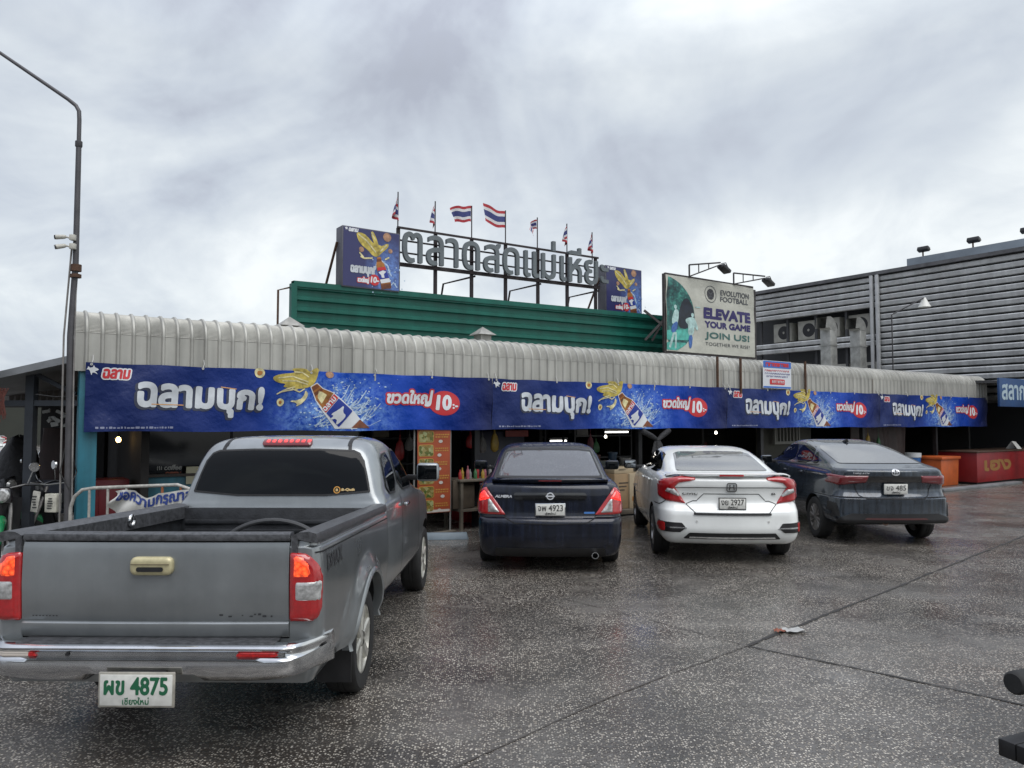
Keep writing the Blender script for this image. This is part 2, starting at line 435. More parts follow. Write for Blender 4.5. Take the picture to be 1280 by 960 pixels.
def ribbon(name, path, width, mapfn, mat, parent, step=.03):
    """a narrow strip (a panel gap, a trim line) laid along a path on a surface"""
    P = np.array(path, dtype=float); Q = []
    for a, b in zip(P[:-1], P[1:]):
        n = max(1, int(np.linalg.norm(b-a)/step)); Q += [a+(b-a)*i/n for i in range(n)]
    Q.append(P[-1]); rows = []; mb = MB(); run = []
    for i, q in enumerate(Q):
        t = Q[min(i+1, len(Q)-1)]-Q[max(i-1, 0)]; t = t/max(1e-9, np.linalg.norm(t)); n = np.array([-t[1], t[0]])*width/2
        a, b = mapfn(*(q-n)), mapfn(*(q+n))
        if a is None or b is None:
            if len(run) > 1: mb.grid(run)
            run = []; continue
        run.append([a[0], b[0]])
    if len(run) > 1: mb.grid(run)
    if not mb.v: return None
    return mb.build(name, mat, parent)

# ------------------------------------------------------------------ the ground
m = MB(); m.add([(-300, -40, 0), (300, -40, 0), (300, 500, 0), (-300, 500, 0)], [(0, 1, 2, 3)])
tag(m.build('ground', wet_ground()), kind='structure')
def joint(pts, w0, seed, skip=0):
    rnd = random.Random(seed); P = [ground(*p) for p in pts]; Q = []
    for a, b in zip(P[:-1], P[1:]):
        n = max(2, int((b-a).length/.07)); Q += [a.lerp(b, i/n) for i in range(n)]
    Q.append(P[-1]); rows = []; drift = 0
    for i, q in enumerate(Q):
        t = (Q[min(i+1, len(Q)-1)]-Q[max(0, i-1)]).normalized(); nn = Vector((-t.y, t.x, 0)); drift = drift*.9+rnd.uniform(-.004, .004)
        w = w0*rnd.uniform(.35, 1.25); c = q+nn*drift; rows.append([c-nn*w+Vector((0, 0, .004)), c+nn*w+Vector((0, 0, .004))])
    m = MB(); run = []
    for i, rw in enumerate(rows):
        if skip and rnd.random() < skip:
            if len(run) > 1: m.grid(run)
            run = []
        else: run.append(rw)
    if len(run) > 1: m.grid(run)
    return m
jm = pm('joint_dirt', (.018, .016, .014), .6, vary=(8, .5))
tag(joint([(1380, 628), (1285, 668), (1110, 738), (935, 807)], .018, 1).build('pavement_joint', jm), kind='structure')
tag(joint([(935, 807), (760, 872), (560, 962)], .007, 2).build('pavement_joint', pm('joint_worn', (.050, .043, .037), .5)), kind='structure')
tag(joint([(935, 808), (1080, 838), (1280, 882), (1400, 910)], .013, 3).build('pavement_joint', jm), kind='structure')
tag(joint([(690, 745), (810, 775), (935, 808)], .006, 4, .12).build('pavement_joint', pm('joint_worn', (.050, .043, .037), .5)), kind='structure')

# ------------------------------------------------------------------ the market hall
GALV = pm('galvanised_sheet', (.34, .335, .305), .45, .25, vary=(1.2, .18), streak=(7, .28))
def fthing(name, label, cat, s, w, z=0, group=None, rot=0): return thing(name, label, cat, F(s, w, z), ROT+rot, group)
SL, SR = -.12, 24.45
def make_hall():
    r = fthing('market_hall', 'low open-fronted market hall with a dark interior behind the banners', 'market hall', 0, 0)
    m = MB(); m.span((.75, .55, 3.02), (SR, 8, 3.10)); m.build('roof', GALV, r)
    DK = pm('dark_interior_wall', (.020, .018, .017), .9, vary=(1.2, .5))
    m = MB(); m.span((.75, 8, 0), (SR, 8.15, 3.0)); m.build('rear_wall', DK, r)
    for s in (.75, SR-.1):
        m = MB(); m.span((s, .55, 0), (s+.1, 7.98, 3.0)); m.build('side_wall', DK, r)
    m = MB(); m.span((SL, .30, 2.60), (SR, .545, 2.72)); m.build('front_beam', pm('dark_steel', (.03, .03, .032), .5, .4, vary=(4, .4)), r)
    for s in (6.0, 9.9, 13.8, 18.05, 21.9):
        m = MB(); m.span((s-.05, .33, 0), (s+.05, .43, 2.595)); m.build('post', pm('dark_steel', (.03, .03, .032)), r)
    for s in np.arange(1.5, 24, 2.0):
        m = MB(); m.span((s-.03, .56, 2.9), (s+.03, 7.9, 3.015)); m.build('purlin', pm('dark_steel', (.03, .03, .032)), r)
    # partitions inside
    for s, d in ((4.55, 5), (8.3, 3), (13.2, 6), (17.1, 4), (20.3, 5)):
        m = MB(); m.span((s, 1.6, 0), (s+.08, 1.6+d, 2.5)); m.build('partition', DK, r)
make_hall()
def make_awning():
    r = fthing('corrugated_awning', 'long grey corrugated steel awning with a curved crimped top edge above the banners', 'awning', 0, 0)
    path = []
    for z in np.linspace(2.42, 2.90, 7): path.append((0, z, 0))
    for i in range(1, 53):
        a = math.pi/2*i/52; path.append((.30-.30*math.cos(a), 2.90+.29*math.sin(a), a))
    path += [(.45, 3.19, math.pi/2), (.80, 3.185, math.pi/2)]
    pitch = .1775; xs = []
    n = int((SR-SL)/pitch)
    for k in range(n):
        b = SL+k*pitch; xs += [(b, 0), (b+.062, 0), (b+.102, 0), (b+.118, 1), (b+.140, 1), (b+.156, 0)]
    xs.append((SL+n*pitch, 0)); rows = []
    for j, (w, z, a) in enumerate(path):
        crimp = (.006 if j % 2 else 0) if 0 < a < 1.5 else 0
        row = []
        for x, h in xs:
            d = .026*h+(crimp if not h else crimp*.25)+.0025*math.sin(x*1.7+z)
            row.append(Vector((x, w-d*math.cos(a), z+d*math.sin(a))))
        rows.append(row)
    m = MB(); m.grid(rows); m.build('awning_sheet', pm('awning_steel', (.40, .395, .36), .45, .2, vary=(1.2, .13), streak=(7, .17), sheets=.71), r, smooth=True, sharp=28)
    # small screw-down flashing strips at the sheet laps
    m = MB()
    for s in (11.95, 17.9): m.span((s, -.032, 2.42), (s+.012, -.028, 2.9))
    m.build('lap_strip', pm('rust_stain', (.16, .12, .09), .7), r)
    return r
make_awning()
RUST = pm('rusty_steel', (.10, .055, .035), .8, .3, vary=(30, .4))
for px, y0, y1, lab in ((897, 446, 492, 'thin rusty post on the awning under the football billboard'), (926, 448, 492, 'thin grey-brown post on the awning between the billboard and the white notice'), (1007, 452, 494, 'thin rusty post on the awning just past the white notice')):
    s = S(px, -.05); m = MB(); m.span((-.02, -.02, Z(px, y1, -.05)), (.02, .02, Z(px, y0, -.05)))
    tag(m.build('support_post', RUST, loc=F(s, -.065), rot=ROT), lab, 'post', 'posts on the awning')
for px, w, lab in ((360, 1.2, 'grey pyramid vent cap on the roof at the short end of the green parapet'), (603, 1.2, 'grey pyramid vent cap in front of the middle of the green parapet')):
    s = S(px, w); z = Z(px, 408, w) if px < 400 else Z(px, 419, w)
    r = fthing('roof_vent', lab, 'roof vent', s, w, 0, 'vent caps on the roof'); k = .19
    m = MB(); m.box((0, 0, (3.1+z)/2), (k*1.25, k*1.25, z-3.1)); m.build('vent_pipe', GALV, r)
    m = MB(); m.add([(-k, -k, z), (k, -k, z), (k, k, z), (-k, k, z), (0, 0, z+.16)], [(3, 2, 1, 0), (0, 1, 4), (1, 2, 4), (2, 3, 4), (3, 0, 4)]); m.build('vent_cap', GALV, r)

# green ribbed parapet on the roof
GW = 2.5
def make_parapet():
    s0, s1 = S(367, GW), S(831, GW); t0, t1 = Z(367, 355, GW), Z(831, 398, GW)
    r = fthing('parapet_wall', 'green ribbed steel parapet standing on the market roof under the big letters', 'parapet', s0, GW)
    G = pm('green_sheet', (.006, .100, .074), .42, 0, .35, 0, vary=(1.1, .16), streak=(5, .15)); L = s1-s0
    rows = []; n = 6; zb = 3.06
    prof = []
    for k in range(n):
        for f, d in ((0, 0), (.52, 0), (.60, .06), (.92, .06)): prof.append(((k+f)/n, d))
    prof.append((1, 0))
    for f, d in prof:
        rows.append([Vector((x, -d, zb+(t0+(t1-t0)*x/L-zb)*f)) for x in np.linspace(0, L, 24)])
    m = MB(); m.grid(rows); m.build('green_panel', G, r)
    m = MB()
    m.grid([[Vector((x, y, t0+(t1-t0)*x/L+z)) for x in (-.06, L+.06)] for y, z in ((-.085, -.05), (-.085, .05), (.06, .055), (.06, -.05))], closed=False)
    m.span((-.10, -.09, zb), (.0, .04, t0)); m.span((L, -.09, zb), (L+.10, .04, t1)); m.build('edge_trim', G, r)
    m = MB(); 
    for x in (.3, L/2, L-.3): m.bar((x, .09, zb), (x, .09, t0), .06); m.bar((x, .9, zb), (x, .05, t0-.2), .05)
    m.build('back_brace', RUST, r)
    m = MB(); m.tube([(-.28, .1, zb), (-.28, .1, t0-.12), (-.02, .02, t0-.04)], .02, 6); m.build('edge_rod', RUST, r)
make_parapet()

# printed artwork shared by the banners and the two poster boxes
SILV = pm('print_silver', (.50, .53, .56), .55, vary=(4, .2)); SHAD = pm('print_dark_edge', (.028, .034, .06), .6); WHT = pm('print_white', (.62, .64, .66), .55)
RED = pm('print_red', (.48, .022, .028), .5); AMB = pm('print_amber', (.34, .13, .02), .5, vary=(5, .5)); BLU = pm('print_blue', (.012, .035, .26), .5)
SPL = pm('print_splash', (.40, .52, .66), .55, vary=(30, .4)); BRN = pm('print_brown', (.16, .045, .014), .5, vary=(8, .5)); COP = pm('print_copper', (.36, .20, .12), .5, vary=(12, .5))
def gold():
    m = pm('print_gold', (.46, .36, .07), .5, vary=(9, .55)); return m
GOLD2 = gold(); PGOLD = pm('print_pale_gold', (.58, .52, .28), .5, vary=(14, .4)); GLOW = pm('print_orange_edge', (.55, .28, .10), .5)
def banner_wave(x, z):
    v = (z-1.66)/.87
    t = abs(((x+.12) % 1.0)-.5)*2                      # 1 at each tie
    return 1.5*(.012*math.sin(x*2.1+v*2.0)+.008*math.sin(x*5.3-v*4.1)+.012*(1-t)*v+.010*math.sin((x+v*.9)*7.0)*math.exp(-((x-5.5)/.5)**2)+.010*math.sin((x-v*.8)*8)*math.exp(-((x-.35)/.4)**2)+.006*math.sin(x*11+v*6)+.005*math.sin(x*3.3-v*9))
def vinyl():
    m = pm('blue_vinyl', (.015, .025, .19), .42, 0, .25, 0, bump=(5, .03)); nt = m.node_tree; N = nt.nodes; L = nt.links; b = N['Principled BSDF']
    tc = N.new('ShaderNodeTexCoord'); sep = N.new('ShaderNodeSeparateXYZ'); L.new(tc.outputs['Object'], sep.inputs[0])
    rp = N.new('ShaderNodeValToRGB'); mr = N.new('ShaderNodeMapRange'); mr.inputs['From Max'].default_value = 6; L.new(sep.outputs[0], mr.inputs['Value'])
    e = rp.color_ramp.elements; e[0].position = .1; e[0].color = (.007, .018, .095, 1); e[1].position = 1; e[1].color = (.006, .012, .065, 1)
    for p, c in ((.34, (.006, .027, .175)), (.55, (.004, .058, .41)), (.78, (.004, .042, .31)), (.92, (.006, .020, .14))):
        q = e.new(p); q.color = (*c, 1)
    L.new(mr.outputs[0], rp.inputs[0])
    # pale spray printed round the bottle
    cb = N.new('ShaderNodeVectorMath'); cb.operation = 'SUBTRACT'; L.new(tc.outputs['Object'], cb.inputs[0]); cb.inputs[1].default_value = (BOT[0], 0, BOT[1])
    sc = N.new('ShaderNodeVectorMath'); sc.operation = 'MULTIPLY'; L.new(cb.outputs[0], sc.inputs[0]); sc.inputs[1].default_value = (.85, 0, 1.25)
    ln = N.new('ShaderNodeVectorMath'); ln.operation = 'LENGTH'; L.new(sc.outputs[0], ln.inputs[0])
    n = N.new('ShaderNodeTexNoise'); n.inputs['Scale'].default_value = 13; n.inputs['Detail'].default_value = 8; n.inputs['Roughness'].default_value = .7; L.new(tc.outputs['Object'], n.inputs['Vector'])
    m1 = N.new('ShaderNodeMapRange'); m1.inputs['From Min'].default_value = .95; m1.inputs['From Max'].default_value = .1; L.new(ln.outputs['Value'], m1.inputs['Value'])
    m2 = N.new('ShaderNodeMath'); m2.operation = 'MULTIPLY'; L.new(m1.outputs[0], m2.inputs[0])
    m3 = N.new('ShaderNodeMapRange'); m3.inputs['From Min'].default_value = .40; m3.inputs['From Max'].default_value = .72; L.new(n.outputs[0], m3.inputs['Value']); L.new(m3.outputs[0], m2.inputs[1])
    mx = N.new('ShaderNodeMix'); mx.data_type = 'RGBA'; L.new(m2.outputs[0], mx.inputs[0]); L.new(rp.outputs[0], mx.inputs[6]); mx.inputs[7].default_value = (.28, .50, .80, 1)
    L.new(mx.outputs[2], b.inputs['Base Color'])
    return m
bz = lambda x, y: fs(320+x/4, 400+y/4, -.06)
b1 = lambda x, y: fs(80+x/4.571, 380+y/4.571, -.06)
BOT = bz(415, 465)
SHARK = [(0, .62), (.18, .72), (.34, .80), (.42, 1.0), (.50, .80), (.72, .74), (.86, .90), (.90, .70), (1.0, .58), (.84, .60), (.72, .48), (.66, .30), (.60, .02), (.52, .34), (.30, .30), (.10, .16), (.22, .36), (.34, .44), (.16, .50)]
def make_banner():
    r = fthing('advertising_banner', 'blue vinyl drink banner tied at the awning end nearest the lamp post, above the pickup', 'banner', 0, -.06, 0, 'four equal blue banners')
    xs = np.arange(0, 6.045, .04); zs = np.linspace(1.66, 2.53, 23)
    def P(x, z, off=0):
        t = abs(((x+.12) % 1.0)-.5)*2; sag = (-.012*(1-t)**1 if z > 2.50 else (.008*math.sin(x*3.1) if z < 1.68 else 0))
        return Vector((x, -banner_wave(x, z)-off, z+sag))
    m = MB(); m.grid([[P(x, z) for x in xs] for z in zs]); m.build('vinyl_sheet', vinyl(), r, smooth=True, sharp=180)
    m = MB(); m.grid([[P(x, z, -.006) for x in xs] for z in zs]); m.build('sheet_back', pm('banner_back', (.05, .05, .06), .7), r, smooth=True, sharp=180)
    lay = lambda off: (lambda a, b: (P(a, b, off), Vector((0, -1, 0))))
    def put(nm, mat, off, loops=(), lines=(), res=.012, grow=0.0, ring=None): return sheet(nm, shape2d(loops, lines, off=grow, res=res, ring=ring), lay(off), mat, r)
    Q = lambda pts: np.array([bz(*p) for p in pts])
    # headline, smaller towards its end
    L = fit(text_loops('ฉลามบุก!', .06), 0, 1, 0, 1); s0, s1 = b1(425, 500)[0], b1(1135, 540)[0]
    zt0, zb0, zt1, zb1 = 2.36, 1.865, 2.255, 1.86
    L = [np.stack([s0+(s1-s0)*(l[:, 0]**1.0), (zb0+(zb1-zb0)*l[:, 0])+((zt0-zb0)+((zt1-zb1)-(zt0-zb0))*l[:, 0])*l[:, 1]], 1) for l in L]
    put('headline_edge', SHAD, .004, [l+np.array([-.022, -.018]) for l in L], grow=.034, res=.014)
    put('headline', SILV, .008, L, grow=.021)
    put('orange_glint', GLOW, .010, [], [([b1(500, 572), b1(680, 578)], .012), ([b1(900, 474), b1(985, 486)], .012)], res=.006)
    # maker's mark
    a = b1(125, 412); b = b1(200, 350); put('shark_mark', WHT, .005, [np.array([(a[0]+(b[0]-a[0])*(1-x), a[1]+(b[1]-a[1])*y) for x, y in SHARK])], res=.007)
    a, b = b1(212, 402), b1(380, 362); L = fit(text_loops('ฉลาม', .2), a[0]+.02, b[0], a[1]-.045, a[1]+.065)
    put('maker_outline', WHT, .004, L, grow=.024, res=.007); put('maker_name', RED, .008, L, grow=.008, res=.006)
    rnd = random.Random(5); x = .12; L = []
    while x < 1.0: w = rnd.uniform(.012, .05); L.append(rect(x, 1.70, x+w, 1.70+rnd.uniform(.018, .028))); x += w+rnd.uniform(.008, .02)
    put('small_print', pm('small_print', (.20, .22, .32), .6), .004, L, res=.007)
    # splashes behind the bottle
    L = []
    for i in range(230):
        u = rnd.random(); side = rnd.choice((-1, 1)); c0 = np.array(bz(330+170*u, 370+150*u)); d = abs(rnd.gauss(0, .26))+.12
        dx, dz = side*.80*d+.10*u, side*.62*d*(1 if side > 0 else .9)+rnd.uniform(-.05, .05)
        c = c0+np.array([dx, dz]); q = rnd.uniform(.004, .013)
        if 1.68 < c[1] < 2.5: L.append(circle(c[0], c[1], q*rnd.uniform(.8, 2.6), q, 6))
    lines = []
    for i in range(26):
        u = rnd.random(); c0 = np.array(bz(395+120*u, 420+100*u)); e = c0+np.array([rnd.uniform(.12, .42), rnd.uniform(-.02, .34)])
        md = (c0+e)/2+np.array([rnd.uniform(-.05, .05), rnd.uniform(-.06, .02)])
        if e[1] < 2.45: lines.append(([tuple(c0), tuple(md), tuple(e)], rnd.uniform(.006, .018)))
    for i in range(14):
        u = rnd.random(); c0 = np.array(bz(320+60*u, 440+90*u)); e = c0+np.array([-rnd.uniform(.05, .25), rnd.uniform(-.22, .06)])
        if e[1] > 1.69: lines.append(([tuple(c0), tuple(e)], rnd.uniform(.006, .014)))
    put('splash_print', SPL, .004, L, lines, res=.008)
    put('gold_fish', GOLD2, .006, [smooth_poly(Q([(75, 290), (110, 270), (205, 264), (165, 240), (250, 240), (266, 262), (296, 238), (312, 243), (305, 280), (290, 322), (262, 338), (215, 345), (170, 340), (128, 335), (150, 318), (105, 315)]), 2)], res=.010)
    lines = [(Q(p), .018) for p in ([(105, 370), (150, 345), (190, 335)], [(120, 360), (170, 350), (205, 345)], [(180, 345), (215, 360), (240, 345)], [(190, 258), (230, 262), (262, 285)], [(110, 290), (180, 282), (260, 310)], [(130, 305), (200, 305), (255, 322)])]
    put('gold_spray', PGOLD, .009, [smooth_poly(Q([(245, 350), (262, 370), (238, 410), (195, 437), (207, 415), (160, 405), (216, 400), (240, 375)]), 1)], lines, res=.008)
    for cn in [smooth_poly(Q([(-10, 245), (22, 236), (42, 250), (44, 275), (25, 292), (-5, 285)]), 2), smooth_poly(Q([(105, 398), (122, 390), (140, 398), (142, 418), (125, 434), (106, 425)]), 2)]: put('coin_print', PGOLD, .006, [cn], res=.008)
    for cn in [smooth_poly(Q([(5, 255), (22, 250), (35, 262), (22, 278), (5, 275)]), 2), smooth_poly(Q([(115, 405), (126, 402), (132, 412), (124, 422), (115, 418)]), 1)]: put('coin_centre', AMB, .009, [cn], res=.007)
    put('copper_drop', COP, .006, [smooth_poly(Q([(342, 262), (362, 255), (384, 262), (384, 284), (364, 294), (345, 284)]), 2)], res=.008)
    # the bottle
    put('bottle_outline', WHT, .006, [Q([(275, 335), (302, 318), (330, 345), (378, 365), (415, 395), (480, 455), (515, 495), (500, 540), (398, 540), (325, 445), (298, 400), (288, 370)])], grow=.012, res=.01)
    put('bottle_glass', AMB, .009, [Q([(275, 335), (302, 318), (330, 345), (382, 366), (332, 446), (300, 402), (288, 370)])], res=.01)
    put('bottle_shine', PGOLD, .0115, [Q([(310, 352), (335, 365), (350, 375), (325, 420), (305, 388)])], res=.008)
    for bq in ([(277, 338), (302, 322), (314, 334), (284, 356)], [(288, 364), (322, 342), (332, 350), (294, 382)]): put('bottle_neck_band', BRN, .0115, [Q(bq)], res=.008)
    put('label_band', RED, .010, [Q([(384, 370), (406, 390), (346, 464), (328, 445)])], res=.008)
    put('label', BLU, .010, [Q([(408, 392), (480, 455), (414, 536), (348, 466)])], res=.01)
    put('label_shark', WHT, .013, [smooth_poly(Q([(436, 425), (408, 448), (368, 472), (388, 478), (362, 500), (404, 492), (398, 528), (424, 508), (448, 478), (428, 462)]), 1)], res=.008)
    put('label_foot', WHT, .010, [Q([(482, 457), (516, 495), (470, 540), (418, 540)])], res=.01)
    put('bottle_base', BRN, .009, [Q([(518, 497), (566, 540), (474, 540)])], res=.01)
    a, b = bz(345, 460), bz(405, 395); k = Q([(340, 452), (392, 392)]); ang = math.atan2(k[1][1]-k[0][1], k[1][0]-k[0][0])
    put('label_lettering', WHT, .0135, xf(fit(text_loops('ฉลาม'), 0, float(np.linalg.norm(k[1]-k[0])), 0, .06), 1, k[0][0]+.012, k[0][1]-.012, ang), grow=.004, res=.006)
    # price
    c = fs(556, 504, -.06); e = fs(574, 504, -.06); put('price_badge', RED, .005, [circle(c[0], c[1], e[0]-c[0], .20)], res=.012)
    a = fs(546, 513, -.06); b = fs(563, 494, -.06); put('price_figure', WHT, .009, fit(text_loops('10', .12), a[0], b[0], c[1]-.10, c[1]+.12), grow=.016, res=.009)
    put('price_figure', WHT, .009, [rect(b[0]+.03, c[1]-.09, b[0]+.065, c[1]-.06), rect(b[0]+.03, c[1]-.04, b[0]+.065, c[1]-.012), rect(b[0]+.075, c[1]-.062, b[0]+.13, c[1]-.035)], res=.007)
    a = fs(484, 505, -.06); b = fs(541, 491, -.06); L = fit(text_loops('ขวดใหญ่', .12), a[0], b[0], a[1]-.02, a[1]+.22)
    put('size_outline', RED, .007, L, grow=.036, res=.010); put('size_text', WHT, .011, L, grow=.012, res=.008)
    for x in (.06, 1.38, 2.88, 3.9, 4.88, 5.96):
        q = P(x, 2.52); m = MB(); m.tube([(x, q.y-.008, 2.50), (x+.02, .0, 2.56), (x+.025, .052, 2.62)], .006, 5); m.lathe([(.006, -.004), (.016, -.004), (.016, .004), (.006, .004)], 10, c=(x, q.y-.010, 2.502), axis='Y'); m.build('tie_cord', pm('tie_white', (.45, .45, .43), .6), r)
    return r
ban = make_banner()
labs = ['blue vinyl drink banner hanging behind the navy sedan, between the first and third banners', 'blue vinyl drink banner below the small white notice on the awning', 'blue vinyl drink banner at the far end of the awning, next to the dark stall']
for k in range(3):
    c = copy_tree(ban); c.location = F(6.05*(k+1), -.06); c['label'] = labs[k]

# two poster boxes on the parapet
def make_poster():
    qa = [(427.5, 281), (500, 291.3), (500, 365), (427.5, 357)]; w = GW-.12
    s0, zt = fs(428, 281, w); s1, _ = fs(500, 291, w); zb = fs(428, 357.5, w)[1]; Wd, H = s1-s0, zt-zb
    r = fthing('poster_box', 'larger blue box sign with a bottle picture on the green parapet', 'sign box', s0, w, zb, 'blue box signs on the roof')
    DB = pm('poster_navy', (.022, .024, .095), .4, 0, .5, .2)
    m = MB(); m.span((0, 0, 0), (Wd, .30, H)); m.build('box_case', pm('poster_case', (.09, .09, .11), .5, vary=(3, .3)), r, bevel=.01)
    m = MB(); m.span((.02, -.006, .02), (Wd-.02, -.001, H-.02)); f = m.build('poster_face', DB, r)
    nt = DB.node_tree; N = nt.nodes; L_ = nt.links; b = N['Principled BSDF']; tc = N.new('ShaderNodeTexCoord')
    sb = N.new('ShaderNodeVectorMath'); sb.operation = 'SUBTRACT'; L_.new(tc.outputs['Object'], sb.inputs[0]); sb.inputs[1].default_value = (Wd*.78, 0, H*.27)
    ml = N.new('ShaderNodeVectorMath'); ml.operation = 'MULTIPLY'; L_.new(sb.outputs[0], ml.inputs[0]); ml.inputs[1].default_value = (1.5, 0, 1.0)
    ln = N.new('ShaderNodeVectorMath'); ln.operation = 'LENGTH'; L_.new(ml.outputs[0], ln.inputs[0])
    nz = N.new('ShaderNodeTexNoise'); nz.inputs['Scale'].default_value = 11; nz.inputs['Detail'].default_value = 8; nz.inputs['Roughness'].default_value = .7; L_.new(tc.outputs['Object'], nz.inputs['Vector'])
    a1 = N.new('ShaderNodeMapRange'); a1.inputs['From Min'].default_value = .75; a1.inputs['From Max'].default_value = .05; L_.new(ln.outputs['Value'], a1.inputs['Value'])
    a2 = N.new('ShaderNodeMapRange'); a2.inputs['From Min'].default_value = .3; a2.inputs['From Max'].default_value = .7; L_.new(nz.outputs[0], a2.inputs['Value'])
    mu = N.new('ShaderNodeMath'); mu.operation = 'MULTIPLY'; L_.new(a1.outputs[0], mu.inputs[0]); L_.new(a2.outputs[0], mu.inputs[1])
    mx = N.new('ShaderNodeMix'); mx.data_type = 'RGBA'; L_.new(mu.outputs[0], mx.inputs[0]); mx.inputs[6].default_value = (.020, .022, .10, 1); mx.inputs[7].default_value = (.18, .36, .85, 1); L_.new(mx.outputs[2], b.inputs['Base Color'])
    def uv(x, y):
        u = (x-85)/685; yt, yb = 100+105*u, 855+60*u; return (u*Wd, (1-(y-yt)/(yb-yt))*H)
    Q = lambda pts: np.array([uv(*p) for p in pts])
    def put(nm, mat, off, loops=(), lines=(), res=.014, grow=0.0): return sheet(nm, shape2d(loops, lines, off=grow, res=res), plane_map((0, -.006, 0), (1, 0, 0), (0, 0, 1), (0, -1, 0), off), mat, f)
    put('gold_splash', GOLD2, .004, [smooth_poly(Q([(240, 185), (330, 200), (400, 270), (462, 345), (405, 190), (440, 172), (480, 260), (515, 370), (632, 318), (622, 380), (545, 440), (500, 495), (440, 480), (380, 410), (300, 340), (262, 280)]), 1)])
    put('pale_gold_splash', PGOLD, .007, [], [(Q(p), .03) for p in ([(270, 215), (370, 300), (470, 430)], [(425, 200), (460, 280)], [(530, 420), (600, 350)], [(300, 490), (340, 510), (430, 505)], [(285, 440), (330, 500)], [(590, 520), (630, 500)])])
    for cn in (circle(*uv(610, 250), .085), circle(*uv(305, 400), .05), circle(*uv(650, 420), .045)): put('coin_print', COP, .005, [cn], res=.012)
    rnd = random.Random(8)
    put('splash_print', SPL, .004, [circle(*uv(rnd.gauss(600, 90), rnd.gauss(720, 110)), rnd.uniform(.006, .018), n=6) for _ in range(60)], [(Q([(640, 860), (690, 800), (735, 860)]), .02), (Q([(545, 540), (620, 600), (650, 700)]), .03), (Q([(490, 560), (470, 640)]), .03)], res=.01)
    put('bottle_glass', AMB, .008, [Q([(490, 495), (535, 490), (545, 540), (575, 575), (600, 640), (655, 800), (665, 870), (545, 885), (535, 820), (500, 680), (480, 600), (485, 550)])])
    for bq in ([(488, 515), (538, 510), (542, 545), (486, 552)], [(540, 825), (658, 808), (664, 868), (546, 882)]): put('bottle_neck_band', BRN, .010, [Q(bq)])
    put('label_band', RED, .011, [Q([(492, 622), (585, 610), (596, 648), (500, 660)])], res=.01)
    put('label', BLU, .011, [Q([(500, 662), (600, 650), (635, 745), (520, 765)])], res=.012)
    put('label_shark', WHT, .014, [Q([(505, 680), (560, 655), (600, 670), (570, 700), (580, 745), (545, 745), (540, 715)])], res=.01)
    put('label_foot', WHT, .011, [Q([(525, 768), (636, 748), (652, 795), (540, 815)])], res=.012)
    a, b2 = uv(185, 690), uv(460, 650); put('headline', SILV, .008, fit(text_loops('ฉลามบุก!', .06), a[0], b2[0], a[1]-.03, a[1]+.17), grow=.012, res=.009)
    c = uv(460, 775); put('price_badge', RED, .012, [circle(*c, .105)], res=.014); put('price_figure', WHT, .016, fit(text_loops('10-', .1), c[0]-.075, c[0]+.085, c[1]-.05, c[1]+.055), grow=.007, res=.009)
    a = uv(265, 810); L = fit(text_loops('ขวดใหญ่', .1), a[0], c[0]-.11, a[1], a[1]+.12); put('size_outline', RED, .006, L, grow=.018, res=.01); put('size_text', WHT, .010, L, grow=.005, res=.008)
    a = uv(108, 160); put('shark_mark', WHT, .005, [np.array([(a[0]+.07*(1-x), a[1]-.01+.08*y) for x, y in SHARK])], res=.006); L = fit(text_loops('ฉลาม', .2), a[0]+.085, a[0]+.27, a[1]-.01, a[1]+.05); put('maker_name', WHT, .005, L, grow=.006, res=.008)
    m = MB()
    for x in (.12, Wd-.12): m.span((x-.03, .31, -.2), (x+.03, .37, H*.8))
    m.build('back_frame', RUST, r); m = MB(); m.bar((-.12, .9, -.5), (-.02, .2, H*.75), .035); m.build('back_stay', RUST, r)
    return r, Wd, H
po, PW_, PH_ = make_poster()
c = copy_tree(po); w = GW+.42; s0, zt = fs(757, 331, w); s1, _ = fs(802, 337, w); zb = fs(757, 390, w)[1]
c.location = F(s0, w, zb); c.scale = ((s1-s0)/PW_, 1, (zt-zb)/PH_); c['label'] = 'smaller blue box sign with a bottle picture, next to the billboard'

